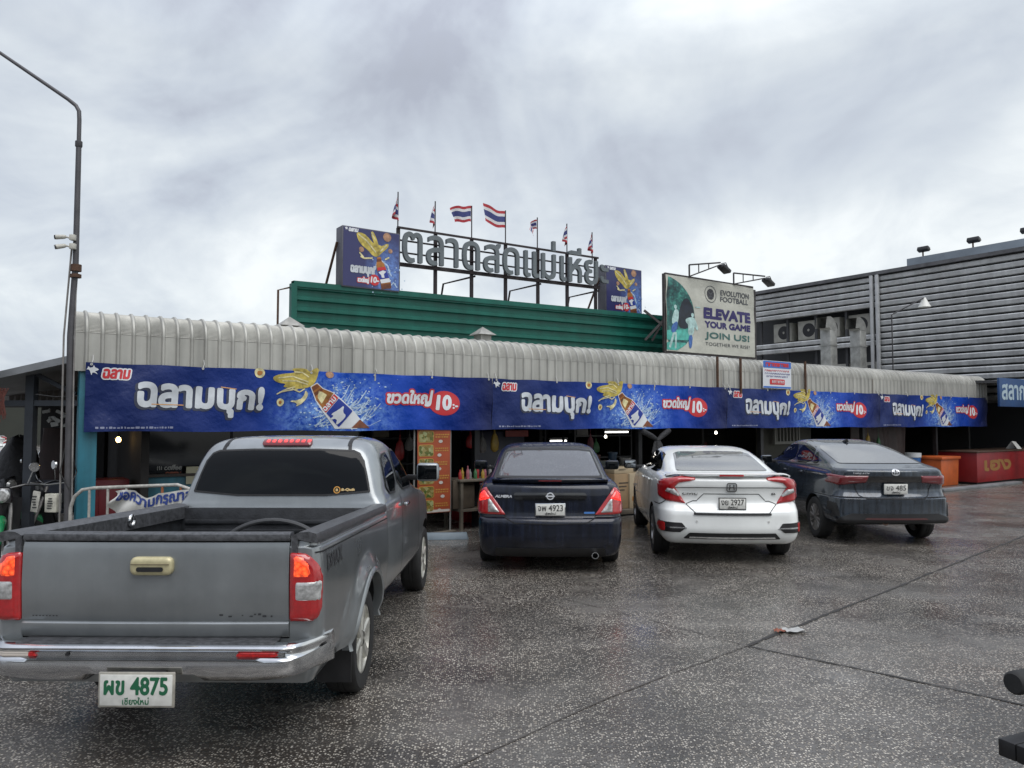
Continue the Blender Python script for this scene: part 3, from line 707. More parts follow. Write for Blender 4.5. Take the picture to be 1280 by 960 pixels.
# the roof letters on their frame
def make_roof_sign():
    w = GW+.12; s0, zt0 = fs(501, 282.5, w); s1, zt1 = fs(752, 321.5, w); zb0, zb1 = fs(501, 329, w)[1], fs(752, 359, w)[1]; L = s1-s0
    r = fthing('roof_sign', 'big grey Thai letters on a steel frame above the green parapet', 'sign', s0, w)
    lin = lambda a, b, x: a+(b-a)*x/L
    LT = pm('letter_grey', (.115, .135, .145), .5, .1, vary=(2.5, .15)); FR = pm('sign_frame_steel', (.030, .022, .024), .6, .3, vary=(6, .4))
    m = MB(); m.bar((-.02, .12, zt0), (L, .12, zt1), .04); m.bar((0, .10, zb0), (L, .10, zb1), .07)
    for f in (.33, .66): m.bar((0, .12, lin(zb0, zt0, f*L)), (L, .12, lin(zb1, zt1, f*L)), .03)
    for px in (500.5, 548, 594, 637, 678, 715, 751):
        x = S(px, w)-s0; t = lin(zt0, zt1, x)+.0; m.span((x-.03, .13, 3.1), (x+.03, .19, t))
    m.build('sign_frame', FR, r)
    m = MB()
    for px in (575, 661, 737):
        x = S(px, w)-s0; b = lin(zb0, zb1, x)-.05; m.tube([(x-.08, 1.1, 3.1), (x+.02, .75, b-.12), (x+.45, .14, b)], .022, 6)
    m.build('frame_stay', FR, r)
    hb = fit(text_loops('ต'), 0, 1, 0, 1); a = np.concatenate(text_loops('ต')); base = a[:, 1].max()-a[:, 1].min(); lo = a[:, 1].min()
    T = text_loops('ตลาดสดแม่เหียะ'); A = np.concatenate(T); H = (zt0-zb0)*.80
    x0, x1 = A[:, 0].min(), A[:, 0].max(); X1 = S(759.5, w)-s0
    loops = []
    for l in T:
        x = .03+(l[:, 0]-x0)/(x1-x0)*(X1-.03); z = np.array([lin(zb0, zb1, q) for q in x])+.03+(l[:, 1]-lo)/base*np.array([lin(H, H*.93, q) for q in x])*1.02; loops.append(np.stack([x, z], 1))
    sheet('lettering', shape2d(loops, off=.008, res=.016), plane_map((0, 0, 0), (1, 0, 0), (0, 0, 1), (0, -1, 0), 0), LT, r, thick=.065, smooth=False)
    return w, s0, L, zt0, zt1
rs = make_roof_sign()

# seven flags on the sign's poles
FRED, FWHT, FBLU = pm('flag_red', (.36, .025, .035), .7), pm('flag_white', (.60, .60, .60), .7), pm('flag_blue', (.035, .045, .16), .7)
def make_flag(label, px, ytop, yc0, yc1, wd, droop, fold, seed):
    w, s0, L, zt0, zt1 = rs; s = S(px, w); x = s-s0; zb = zt0+(zt1-zt0)*x/L; top = Z(px, ytop, w); c1, c0 = Z(px, yc0, w), Z(px, yc1, w); hh = c1-c0
    r = fthing('thai_flag', label, 'flag', s, w+.16, zb-.1, 'flags along the roof sign')
    m = MB(); m.tube([(0, 0, 0), (0, 0, top-zb+.1)], .013, 8); m.build('flag_pole', pm('sign_frame_steel', (.03, .022, .024)), r)
    cloth = hh if fold < .5 else hh*.6; nu, nv = 16, 12; rows = []; rnd = random.Random(seed); ph = rnd.uniform(0, 6)
    for j in range(nv+1):
        v = j/nv; row = []
        for i in range(nu+1):
            u = i/nu
            if fold > .9:
                row.append(Vector((-wd*(.15+.85*(v**.6))*(.5-.5*math.cos(u*6.3+ph*.3))*(.6+.4*u)-.012, .05*math.sin(u*11+ph)*(.3+v), (c1-zb+.1)-v*hh*.62-u*hh*.38))); continue
            X = -wd*u*(1-.25*fold*math.sin(u*5+v*3)*u)
            Y = (.03+.10*fold)*math.sin(u*7+ph+v*1.5)*u+.05*fold*math.sin(u*15+v*2)
            zz = (c1-zb+.1)-v*cloth-droop*u*u*(1-.25*v)+.02*math.sin(u*8+ph)
            row.append(Vector((X-.012, Y, zz)))
        rows.append(row)
    m = MB(); n = nu+1
    for j in range(nv):
        v = (j+.5)/nv; m.cur = 0 if v < 1/6 or v > 5/6 else 1 if v < 2/6 or v > 4/6 else 2
        m.grid(rows[j:j+2])
    m.build('flag_cloth', [FRED, FWHT, FBLU], r, smooth=True, sharp=180)
make_flag('limp Thai flag hanging straight down above the first letter of the roof sign', 500, 237, 243, 275, .14, .55, 1, 1)
make_flag('limp Thai flag above the second letter of the roof sign, next to the open flag', 547.5, 249, 254, 285, .13, .55, 1, 2)
make_flag('Thai flag flying with its free end sagging, above the fourth letter of the roof sign', 594, 255, 256, 276, .46, .10, .3, 3)
make_flag('widest open Thai flag, flying flat above the middle of the roof sign', 637, 261, 263, 284, .54, -.12, .1, 4)
make_flag('half-open folded Thai flag, just past the widest open flag', 677.5, 270, 272, 291, .21, .30, .8, 5)
make_flag('limp Thai flag above the raised vowel mark of the roof sign', 715, 278, 281, 307, .12, .55, 1, 6)
make_flag('last limp Thai flag, at the end of the roof sign by the smaller poster box', 747, 289, 291, 316, .12, .50, 1, 7)

# football billboard
def make_billboard():
    w = 1.6; g = lambda x, y: fs(820+x/7.386, 330+y/7.386, w); s0, zt = g(85, 95); s1, _ = g(897, 235); zb = g(85, 800)[1]; Wd, H = s1-s0, zt-zb
    r = fthing('billboard', 'cream football billboard with a green picture, standing on the awning roof', 'billboard', s0, w, zb)
    CR = pm('cream_vinyl', (.43, .43, .375), .5, vary=(2, .12), bump=(3, .03))
    rows = []
    for z in np.linspace(0, H, 14): rows.append([Vector((x, -.02-.012*math.sin(z*9+x*2.2)*(z/H)-.008*math.sin(x*4+z*3), z)) for x in np.linspace(0, Wd, 26)])
    m = MB(); m.grid(rows); m.build('vinyl_sheet', CR, r, smooth=True, sharp=180)
    m = MB(); m.span((0, .04, 0), (Wd, .05, H)); m.build('sheet_back', pm('board_back', (.10, .10, .10), .7), r)
    lay = lambda off: (lambda a, b: (Vector((a, -.02-.012*math.sin(b*9+a*2.2)*(b/H)-.008*math.sin(a*4+b*3)-off, b)), Vector((0, -1, 0))))
    Q = lambda pts: np.array([(lambda q: (q[0]-s0, q[1]-zb))(g(*p)) for p in pts])
    def put(nm, mat, off, loops=(), lines=(), res=.014, grow=0.0, ring=None): return sheet(nm, shape2d(loops, lines, off=grow, res=res, ring=ring), lay(off), mat, r)
    GP = pm('print_green_picture', (.035, .16, .135), .5); nt = GP.node_tree; N = nt.nodes; L_ = nt.links; tc = N.new('ShaderNodeTexCoord')
    nz = N.new('ShaderNodeTexNoise'); nz.inputs['Scale'].default_value = 5; nz.inputs['Detail'].default_value = 10; nz.inputs['Roughness'].default_value = .75; L_.new(tc.outputs['Object'], nz.inputs['Vector'])
    rp = N.new('ShaderNodeValToRGB'); e = rp.color_ramp.elements; e[0].position = .38; e[0].color = (.008, .022, .028, 1); e[1].position = .68; e[1].color = (.08, .36, .28, 1); q = e.new(.52); q.color = (.02, .11, .10, 1); L_.new(nz.outputs[0], rp.inputs[0]); L_.new(rp.outputs[0], N['Principled BSDF'].inputs['Base Color'])
    put('green_picture', GP, .004, [smooth_poly(Q([(92, 108), (150, 130), (225, 190), (290, 280), (335, 380), (352, 480), (350, 590), (320, 680), (265, 750), (190, 798), (92, 792)]), 1)], res=.03)
    put('pitch', pm('print_pitch', (.07, .36, .30), .5, vary=(6, .4)), .007, [Q([(92, 610), (350, 600), (335, 650), (300, 705), (92, 700)]), Q([(92, 720), (290, 730), (190, 796), (92, 790)])], res=.03)
    put('dark_crowd', pm('print_dark', (.012, .018, .03), .5, vary=(8, .5)), .006, [smooth_poly(Q([(210, 420), (250, 310), (300, 330), (345, 430), (352, 560), (240, 610), (190, 560)]), 2)], res=.03)
    KIT = pm('print_pale_kit', (.36, .52, .50), .5, vary=(9, .35)); BK = pm('print_blue_kit', (.05, .13, .36), .5, vary=(9, .4))
    put('player_print', KIT, .010, [smooth_poly(Q([(160, 430), (180, 415), (205, 430), (200, 500), (190, 560), (140, 560), (135, 500)]), 1), smooth_poly(Q([(265, 505), (320, 490), (350, 500), (385, 610), (365, 615), (345, 570), (340, 660), (290, 660), (290, 560), (268, 540)]), 1), circle(*Q([(330, 472)])[0], .05), circle(*Q([(175, 395)])[0], .05)],
        [(Q([(160, 620), (120, 760)]), .07), (Q([(175, 640), (170, 770)]), .06), (Q([(355, 400), (395, 405)]), .03)], res=.016)
    put('player_shorts', BK, .012, [smooth_poly(Q([(135, 560), (195, 520), (185, 620), (130, 640)]), 1), smooth_poly(Q([(292, 660), (335, 655), (325, 770), (300, 785)]), 1)], res=.016)
    NV = pm('print_indigo', (.022, .016, .10), .5); DG = pm('print_dark_teal', (.04, .11, .10), .5); GR = pm('print_grey', (.07, .075, .08), .5)
    def text(nm, s, xl, yt, yb, xr, mat, grow):
        a, b = Q([(xl, yb)])[0], Q([(xl, yt)])[0]; c = Q([(xr, yb)])[0]; put(nm, mat, .006, fit(text_loops(s), a[0], c[0], a[1], b[1]), grow=grow, res=.012)
    text('title_text', 'EVOLUTION', 590, 243, 290, 847, GR, .006); text('title_text', 'FOOTBALL', 590, 302, 347, 843, GR, .006)
    text('slogan_text', 'ELEVATE', 437, 408, 495, 857, NV, .024); text('slogan_text', 'YOUR GAME', 445, 528, 582, 857, NV, .014)
    text('invite_text', 'JOIN US!', 447, 628, 698, 852, DG, .010); text('invite_text', 'TOGETHER WE RISE!', 450, 720, 752, 857, GR, .001)
    c = Q([(500, 280)])[0]; a = Q([(552, 280)])[0]; h = Q([(500, 205)])[0]
    put('club_ring', GR, .006, [circle(c[0], c[1], a[0]-c[0], h[1]-c[1])], ring=.018, res=.012); put('club_disc', pm('print_badge_black', (.025, .025, .03), .5), .007, [circle(c[0], c[1], (a[0]-c[0])*.64, (h[1]-c[1])*.66)], res=.012)
    put('club_mark', GR, .009, [], [(xf([[(-.09, .06), (0, .0), (.09, .06)]], 1, c[0], c[1])[0], .02), (xf([[(-.09, -.03), (0, .03), (.09, -.03)]], 1, c[0], c[1]-.07)[0], .02)], res=.01)
    FR = pm('billboard_frame', (.05, .045, .045), .6, .2, vary=(5, .4)); m = MB()
    m.bar((0, .02, H+.02), (Wd, .02, H+.02), .05); m.span((-.04, .0, -.05), (Wd+.05, .06, 0)); m.span((Wd+.02, .0, zb*0-.1), (Wd+.10, .09, H*.98)); m.span((-.05, 0, 0), (0, .06, H+.02))
    for x in (.15, Wd*.5, Wd-.1): m.span((x-.03, .07, 3.1-zb), (x+.03, .13, H))
    m.build('billboard_frame', FR, r)
    m = MB(); m.bar((-.40, .3, .95), (-.02, .08, .6), .05); m.bar((-.38, .3, .25), (-.02, .08, .7), .05); m.bar((-.15, .3, .25), (-.02, .06, .7), .04); m.build('side_brace', FR, r)
    return r
make_billboard()
def make_arm_lamp(label, p0, p1, w):
    g = lambda x, y: fs(820+x/7.386, 330+y/7.386, w); s0, z0 = g(*p0)
    r = fthing('arm_floodlight', label, 'floodlight', s0, w, z0, 'lamps above the billboard'); s1, z1 = g(*p1); dx, dz = s1-s0, z1-z0
    K = pm('lamp_bracket', (.035, .033, .035), .6, .3); m = MB(); top = lambda t: Vector((dx*t, -.25*t, .30+(dz-.30+.05)*t)); bot = lambda t: Vector((dx*t, -.25*t, .02+(dz-.02)*t))
    m.tube([bot(0), top(0)], .022, 6); m.tube([top(0), top(1)], .020, 6); m.tube([bot(0), bot(1)], .018, 6)
    for t in (.3, .62): m.tube([bot(t), top(t)], .014, 6)
    m.build('truss_arm', K, r)
    m = MB(); m.box((dx+.10, -.28, dz-.10), (.30, .22, .09), Matrix.Rotation(R(28), 3, 'Y')); m.build('lamp_head', pm('lamp_black', (.014, .014, .015), .4), r, bevel=.02)
    m = MB(); m.tube([(dx, -.28, dz+.02), (dx+.16, -.28, dz+.06), (dx+.25, -.28, dz-.06), (dx+.22, -.28, dz-.14)], .012, 6); m.build('lamp_yoke', K, r, smooth=True)
make_arm_lamp('black floodlight on a truss arm above the green picture side of the billboard', (308, 122), (520, 22), 1.55)
make_arm_lamp('black floodlight on a truss arm above the far upper corner of the billboard', (718, 192), (930, 145), 1.55)

# white paper notice tied over the awning
def make_notice():
    w = -.09; s0, zt = fs(953, 450, w); s1 = fs(989, 450, w)[0]; zb = fs(953, 485, w)[1]; Wd, H = s1-s0, zt-zb
    r = fthing('printed_notice', 'small white printed notice with blue heading and red box tied to the awning', 'notice', s0, w, zb)
    m = MB(); m.grid([[Vector((x, -.01*math.sin(x*4+z*3), z)) for x in np.linspace(0, Wd, 12)] for z in np.linspace(0, H, 8)]); m.build('notice_sheet', pm('notice_white', (.58, .60, .63), .5), r, smooth=True)
    lay = lambda off: (lambda a, b: (Vector((a, -.01*math.sin(a*4+b*3)-off, b)), Vector((0, -1, 0))))
    sheet('blue_heading', shape2d([rect(.01, H*.74, Wd-.01, H-.01)], res=.03), lay(.004), pm('notice_blue', (.03, .13, .45), .5), r)
    sheet('blue_foot', shape2d([rect(.01, .01, Wd-.01, H*.08)], res=.03), lay(.004), pm('notice_blue', (.03, .13, .45)), r)
    sheet('red_box', shape2d([rrect(Wd*.22, H*.14, Wd*.76, H*.34, .03)], res=.015), lay(.005), RED, r)
    rnd = random.Random(2); 
    def scrib(z0, z1, x0, x1, gap):
        L = []; x = x0
        while x < x1: 
            ww = rnd.uniform(.03, .07); L += [rect(x, z0, x+.012, z1), rect(x, z1-.014, x+ww, z1)] + ([rect(x+ww-.012, z0, x+ww, z1)] if rnd.random() < .7 else []); x += ww+gap
        return L
    sheet('red_heading_marks', shape2d(scrib(H*.80, H*.92, .10, Wd-.12, .02), off=.006, res=.012), lay(.009), RED, r)
    sheet('red_writing', shape2d(scrib(H*.60, H*.67, .06, Wd-.08, .018), res=.009), lay(.007), RED, r)
    sheet('blue_writing', shape2d(scrib(H*.50, H*.56, .06, Wd-.08, .018)+scrib(H*.40, H*.46, .12, Wd-.14, .018), res=.009), lay(.007), pm('notice_ink', (.05, .05, .20), .5), r)
    sheet('box_writing', shape2d(scrib(H*.19, H*.29, Wd*.30, Wd*.70, .02), res=.009), lay(.010), WHT, r)
make_notice()

# ------------------------------------------------------------------ vehicles
def pchip(t, y, q):
    t, y, q = map(lambda a: np.asarray(a, dtype=float), (t, y, q)); h = np.diff(t); d = np.diff(y)/h; m = np.zeros_like(y)
    for i in range(1, len(y)-1):
        if d[i-1]*d[i] > 0:
            w1, w2 = 2*h[i]+h[i-1], h[i]+2*h[i-1]; m[i] = (w1+w2)/(w1/d[i-1]+w2/d[i])
    m[0], m[-1] = d[0], d[-1]
    i = np.clip(np.searchsorted(t, q, side='right')-1, 0, len(h)-1); s = (q-t[i])/h[i]
    return y[i]*(1+2*s)*(1-s)**2+m[i]*h[i]*s*(1-s)**2+y[i+1]*s*s*(3-2*s)+m[i+1]*h[i]*s*s*(s-1)
def body_loft(sl, taper=.06, nside=36, sub=4, post=None, square=False):
    """a car body as level slices. slice: (z, rear y, front y, half width, rear corner x, rear corner y, rear bow)"""
    A = np.array(sl, dtype=float); dd = np.sqrt((np.diff(A[:, 0])*1.0)**2+(np.diff(A[:, 1])*.6)**2+np.diff(A[:, 3])**2+(np.diff(A[:, 2])*.3)**2)
    t = np.concatenate([[0], np.cumsum(dd)]); q = np.concatenate([np.linspace(t[i], t[i+1], sub, endpoint=False) for i in range(len(t)-1)]+[[t[-1]]])
    C = [pchip(t, A[:, k], q) for k in range(A.shape[1])]; rows = []
    for z, yr, yf, hw, cx, cy, bow in zip(*C):
        H = []; e = 2.4
        for i in range(8):
            x = (hw-cx)*i/8; H.append((x, yr+bow*(x/hw)**2))
        yc = yr+bow*((hw-cx)/hw)**2
        for i in range(11):
            a = math.pi/2*i/10; c, s = math.cos(a)**(2/e) if math.cos(a) > 1e-9 else 0, math.sin(a)**(2/e)
            H.append((hw-cx+cx*s, yc+cy*(1-c)))
        y0 = yc+cy; fx, fy = hw*.35, min(.55, (yf-y0)*.25); y1 = yf-fy
        if square: y1 = yf-.02
        for i in range(1, nside): H.append((hw, y0+(y1-y0)*i/nside))
        if square: fx, fy = .02, .02; y1 = yf-fy
        for i in range(9):
            a = math.pi/2*i/8; c, s = max(0, math.cos(a))**(2/2.2), math.sin(a)**(2/2.2); H.append((hw-fx+fx*c, y1+fy*s))
        for i in range(1, 4): H.append(((hw-fx)*(1-i/4), yf))
        H.append((0, yf))
        ym, hl = (yr+yf)/2, (yf-yr)/2
        H = [(x*(1-taper*abs((y-ym)/hl)**4), y) for x, y in H]
        ring = H+[(-x, y) for x, y in H[-2:0:-1]]
        rows.append([Vector((x, y, z)) for x, y in ring])
    if post: rows = [[post(p) for p in r] for r in rows]
    mb = MB(); mb.grid(rows, closed=True); n = len(rows[0])
    mb.add(rows[0], [tuple(range(n))]); mb.add(rows[-1], [tuple(range(n))])
    return mb
def carve(o, cutters):
    """cut solids (wheel arches, a load bed) out of a body; the cut faces keep the cutter's material"""
    for c in cutters:
        c.parent = o.parent; m = o.modifiers.new('cut', 'BOOLEAN'); m.operation = 'DIFFERENCE'; m.object = c; m.solver = 'EXACT'; m.material_mode = 'TRANSFER'
    dg = bpy.context.evaluated_depsgraph_get(); dg.update()
    me = bpy.data.meshes.new_from_object(o.evaluated_get(dg), depsgraph=dg)
    o.modifiers.clear(); o.data = me
    for c in cutters: bpy.data.objects.remove(c)
    bm = bmesh.new(); bm.from_mesh(me)
    for f in bm.faces: f.smooth = True
    for e in bm.edges:
        if len(e.link_faces) == 2: e.smooth = e.calc_face_angle(0) < R(34)
    bm.to_mesh(me); bm.free()
def tree_of(o):
    bm = bmesh.new(); bm.from_mesh(o.data); t = BVHTree.FromBMesh(bm); bm.free(); return t

BLACK = pm('black_plastic', (.012, .012, .013), .5, vary=(9, .4))
RUBBER = pm('tyre_rubber', (.016, .016, .016), .75, vary=(14, .4), bump=(60, .002))
WELL = pm('wheel_well', (.006, .006, .006), .9)
CHROME = pm('chrome', (.62, .63, .64), .13, 1, vary=(7, .12))
EMB = pm('emblem_silver', (.62, .63, .65), .35, .5)
EMD = pm('emblem_dark_chrome', (.16, .165, .17), .25, .7)
ALLOY = pm('alloy_rim', (.42, .42, .42), .32, .85, vary=(10, .25))
ALLOY_W = pm('old_alloy_rim', (.50, .49, .44), .4, .55, vary=(10, .3))
ALLOY_D = pm('dusty_alloy_rim', (.22, .21, .20), .45, .6, vary=(10, .3))
TINT = pm('tinted_glass', (.003, .004, .005), .04, 0, .25)
SEAM = pm('panel_gap', (.004, .004, .005), .8)
PLATE = pm('plate_white', (.62, .62, .58), .45, vary=(20, .12))
INKB = pm('plate_black_ink', (.015, .015, .017), .5)
INKG = pm('plate_green_ink', (.012, .11, .05), .5)
REDL = pm('red_lens', (.38, .008, .010), .12, 0, .6, 1.0, vary=(30, .2))
REDD = pm('dark_red_lens', (.15, .006, .010), .12, 0, .6, 1.0)
CLEAR = pm('clear_lens', (.45, .45, .44), .15, .3, .6, 1.0, streak=None, vary=(26, .5))
LIT = pm('lit_brake_lamp', (.7, .05, .012), .2, 0, .5, 1, emit=((1, .09, .018), 1.0, 48), vary=(60, .4))
LITR = pm('lit_red_lamp', (.6, .01, .01), .2, 0, .5, 1, emit=((1, .035, .025), 1.3, 60), vary=(60, .4))
REFL = pm('red_reflector', (.42, .014, .014), .3, vary=(60, .3))

def wheel(parent, x, y, rad, wid, style, side):
    """tyre and spoked rim turned about the car's cross axis; side = +1 right, -1 left"""
    w = thing('wheel', None, None, (x, y, rad)); w.parent = parent
    h = wid/2; t = MB()
    t.lathe([(rad*.66, -h*.9), (rad*.80, -h), (rad*.93, -h*.97), (rad*.985, -h*.80), (rad, -h*.55), (rad, -h*.22), (rad*.985, -h*.2), (rad*.985, -h*.12), (rad, -h*.1),
             (rad, h*.1), (rad*.985, h*.12), (rad*.985, h*.2), (rad, h*.22), (rad, h*.55), (rad*.985, h*.80), (rad*.93, h*.97), (rad*.80, h), (rad*.66, h*.9)], 44, axis='X')
    t.build('tyre', RUBBER, w, smooth=True)
    r = MB(); q = rad*.67; f = h*.86*side; d = -side
    r.lathe([(q, -h*.85), (q, h*.85)], 36, axis='X')
    r.lathe([(q*1.0, f), (q*.93, f), (q*.90, f+d*.02), (q*.88, f+d*.06)], 36, axis='X')
    r.lathe([(0.001, f+d*.005), (.045, f+d*.005), (.06, f+d*.02), (.075, f+d*.05)], 20, axis='X')
    def spoke(a, w0, w1, twist=0, z0=.05):
        c, s = math.cos(a), math.sin(a); c2, s2 = math.cos(a+twist), math.sin(a+twist); pts = []
        for rr, ww, cc, ss, dx in ((z0, w0, c, s, .012), (q*.55, (w0+w1)/2, (c+c2)/2, (s+s2)/2, .012), (q*.94, w1, c2, s2, .008)):
            o = Vector((f+d*dx, cc*rr, ss*rr)); tn = Vector((0, -s, c))*ww/2
            pts.append([o-tn, o-tn*.6-Vector((d*.012, 0, 0)), o+tn*.6-Vector((d*.012, 0, 0)), o+tn, o+tn+Vector((d*.03, 0, 0)), o-tn+Vector((d*.03, 0, 0))])
        r.grid(pts, closed=True)
    if style == 'six':
        for k in range(6): spoke(2*math.pi*k/6+.3, .055, .075)
    elif style == 'ten':
        for k in range(5):
            spoke(2*math.pi*k/5+.1, .035, .035, .16); spoke(2*math.pi*k/5+.1, .035, .03, -.16); spoke(2*math.pi*k/5+.1+.63, .03, .03, .1)
    else:
        for k in range(5): spoke(2*math.pi*k/5, .05, .045, .12); spoke(2*math.pi*k/5, .05, .045, -.12)
    mats = {'six': ALLOY_W, 'ten': ALLOY_D}.get(style, ALLOY)
    r.build('rim', mats, w, smooth=True, sharp=35)
    b = MB(); b.lathe([(0.001, f+d*.07), (q*.75, f+d*.07), (q*.8, f+d*.1)], 24, axis='X'); b.build('brake_disc', pm('brake_disc', (.05, .045, .04), .6, .4), w)
    return w
def arch_cutter(x0, x1, y, z, rad):
    m = MB(); m.lathe([(1e-6, x0), (rad, x0), (rad, x1), (1e-6, x1)], 40, c=(0, y, z), axis='X')
    return m.build('cutter', WELL)
def mirror_housing(parent, x, y, z, side, mat, w=.20, h=.14, stalk=.1):
    m = MB(); m.box((x+side*(stalk+w/2), y, z), (w, .10, h)); o = m.build('wing_mirror', mat, parent, bevel=.035, seg=3)
    a = MB(); a.bar((x-side*.03, y+.03, z-h*.3), (x+side*(stalk+.03), y+.01, z-h*.3), .035, .05); a.build('mirror_arm', BLACK, o, bevel=.008)
    g = MB(); g.box((x+side*(stalk+w/2), y-.052, z), (w*.84, .004, h*.78)); g.build('mirror_glass', TINT if mat is not BLACK else pm('mirror_glass', (.35, .37, .38), .05, 1), o, bevel=.0015)
    return o
def number_plate(parent, x, y, z, serial, town, ink, w=.34, h=.15, tilt=0, frame=None, ypos=None):
    r = thing('number_plate', None, None, (x, y, z)); r.parent = parent; r.rotation_euler = (tilt, 0, 0)
    f = MB(); f.box((0, .004, 0), (w, .012, h)); f.build('plate_frame', frame or CHROME, r, bevel=.005)
    p = MB(); p.box((0, -.004, 0), (w-.022, .006, h-.022)); p.build('plate_face', PLATE, r, bevel=.002)
    L = fit(text_loops(serial), -w*.41, w*.41, -h*.12, h*.36)
    mp = plane_map((0, -.0075, 0), (1, 0, 0), (0, 0, 1), (0, -1, 0), .001)
    sheet('serial', shape2d(L, off=.0034 if w > .36 else .0012, res=.0045), mp, ink, r)
    L = fit(text_loops(town), -w*.17, w*.17, -h*.40, -h*.19)
    sheet('province_name', shape2d(L, off=.001, res=.004), mp, ink, r)
    return r
def side_maps(bvh):
    return {-1: cast_map(bvh, (-2.5, 0, 0), (0, 1, 0), (0, 0, 1), (1, 0, 0), .004), 1: cast_map(bvh, (2.5, 0, 0), (0, 1, 0), (0, 0, 1), (-1, 0, 0), .004)}
def rear_map(bvh, off=.004, deep=6): return cast_map(bvh, (0, -2, 0), (1, 0, 0), (0, 0, 1), (0, 1, 0), off, 2+deep)
def both(pts): return [np.array(pts, dtype=float), np.array([(-x, y) for x, y in pts], dtype=float)]

def sedan(name, label, group, loc, rot, sp):
    root = thing(name, label, 'car', loc, rot, group); paint = sp['paint']
    body = body_loft(sp['slices'], sp.get('taper', .06), post=sp.get('post')).build('body', [paint, WELL], root, smooth=True)
    hw = sp['hw']; ra, fa, wr = sp['rear_axle'], sp['front_axle'], sp['wheel_r']
    cut = [arch_cutter(s*(hw-.27), s*(hw+.3), y, wr+.005, wr+sp.get('gap', .055)) for s in (-1, 1) for y in (ra, fa)]
    carve(body, cut); bvh = tree_of(body); SM = side_maps(bvh); RM = rear_map(bvh)
    for s in (-1, 1):
        for y in (ra, fa): wheel(root, s*(hw-.105), y, wr, sp.get('tyre_w', .19), sp['rim'], s)
    # glass
    sheet('rear_window', shape2d([np.array(sp['rear_glass'])], res=.02), RM, sp['glass'], root, thick=.003)
    if 'glass_edge' in sp: sheet('rear_window_seal', shape2d([np.array(sp['rear_glass'])], res=.012, ring=.022), rear_map(bvh, .008), BLACK, root)
    FM = cast_map(bvh, (0, 7, 0), (1, 0, 0), (0, 0, 1), (0, -1, 0), .004, 8)
    sheet('windscreen', shape2d([np.array(sp['front_glass'])], res=.03), FM, TINT, root, thick=.003)
    for s in (-1, 1):
        for win in sp['side_glass']:
            sheet('side_window', shape2d([smooth_poly(win, 1)], res=.018), SM[s], TINT, root, thick=.003)
        if 'side_trim' in sp:
            ribbon('window_trim', sp['side_trim'], .018, SM[s], sp.get('trim_mat', BLACK), root)
        for path in sp.get('door_gaps', ()): ribbon('door_gap', path, .009, SM[s], SEAM, root)
        for (y, z) in sp.get('handles', ()):
            h = SM[s](y, z)
            if h: 
                m = MB(); m.box(h[0]+h[1]*.018, (.03, .19, .028)); m.build('door_handle', sp.get('handle_mat', paint), root, bevel=.01)
        mx, my, mz = sp['mirror']; mirror_housing(root, s*mx, my, mz, s, sp.get('mirror_mat', paint), *sp.get('mirror_size', (.2, .14, .08)))
    # rear lamps and lines
    for nm, polys, mat, bulge in sp['lamps']:
        for P in polys: sheet(nm, shape2d([P], res=.011), rear_map(bvh, .004, .46), mat, root, thick=.006, bulge=bulge, edge=.03)
    for path in sp.get('rear_gaps', ()): ribbon('panel_gap', path, sp.get('gap_w', .010), RM, SEAM, root, step=.02)
    for nm, P, mat, th in sp.get('patches', ()): sheet(nm, shape2d([np.array(P, dtype=float)], res=.014), rear_map(bvh, .004, .46), mat, root, thick=th)
    for nm, L, mat, off, th in sp.get('marks', ()): sheet(nm, shape2d(L, off=off, res=sp.get('mark_res', .006)), rear_map(bvh, .008), mat, root, thick=th)
    for nm, L, ring, mat in sp.get('rings', ()): sheet(nm, shape2d(L, ring=ring, res=.006), rear_map(bvh, .008), mat, root, thick=sp.get('ring_out', .006))
    px, pz, serial, town, ink, fr = sp['plate']
    h = RM(px, pz); number_plate(root, px, h[0].y-sp.get('plate_out', .02), pz, serial, town, ink, tilt=sp.get('plate_tilt', 0), frame=fr)
    return root, body, bvh

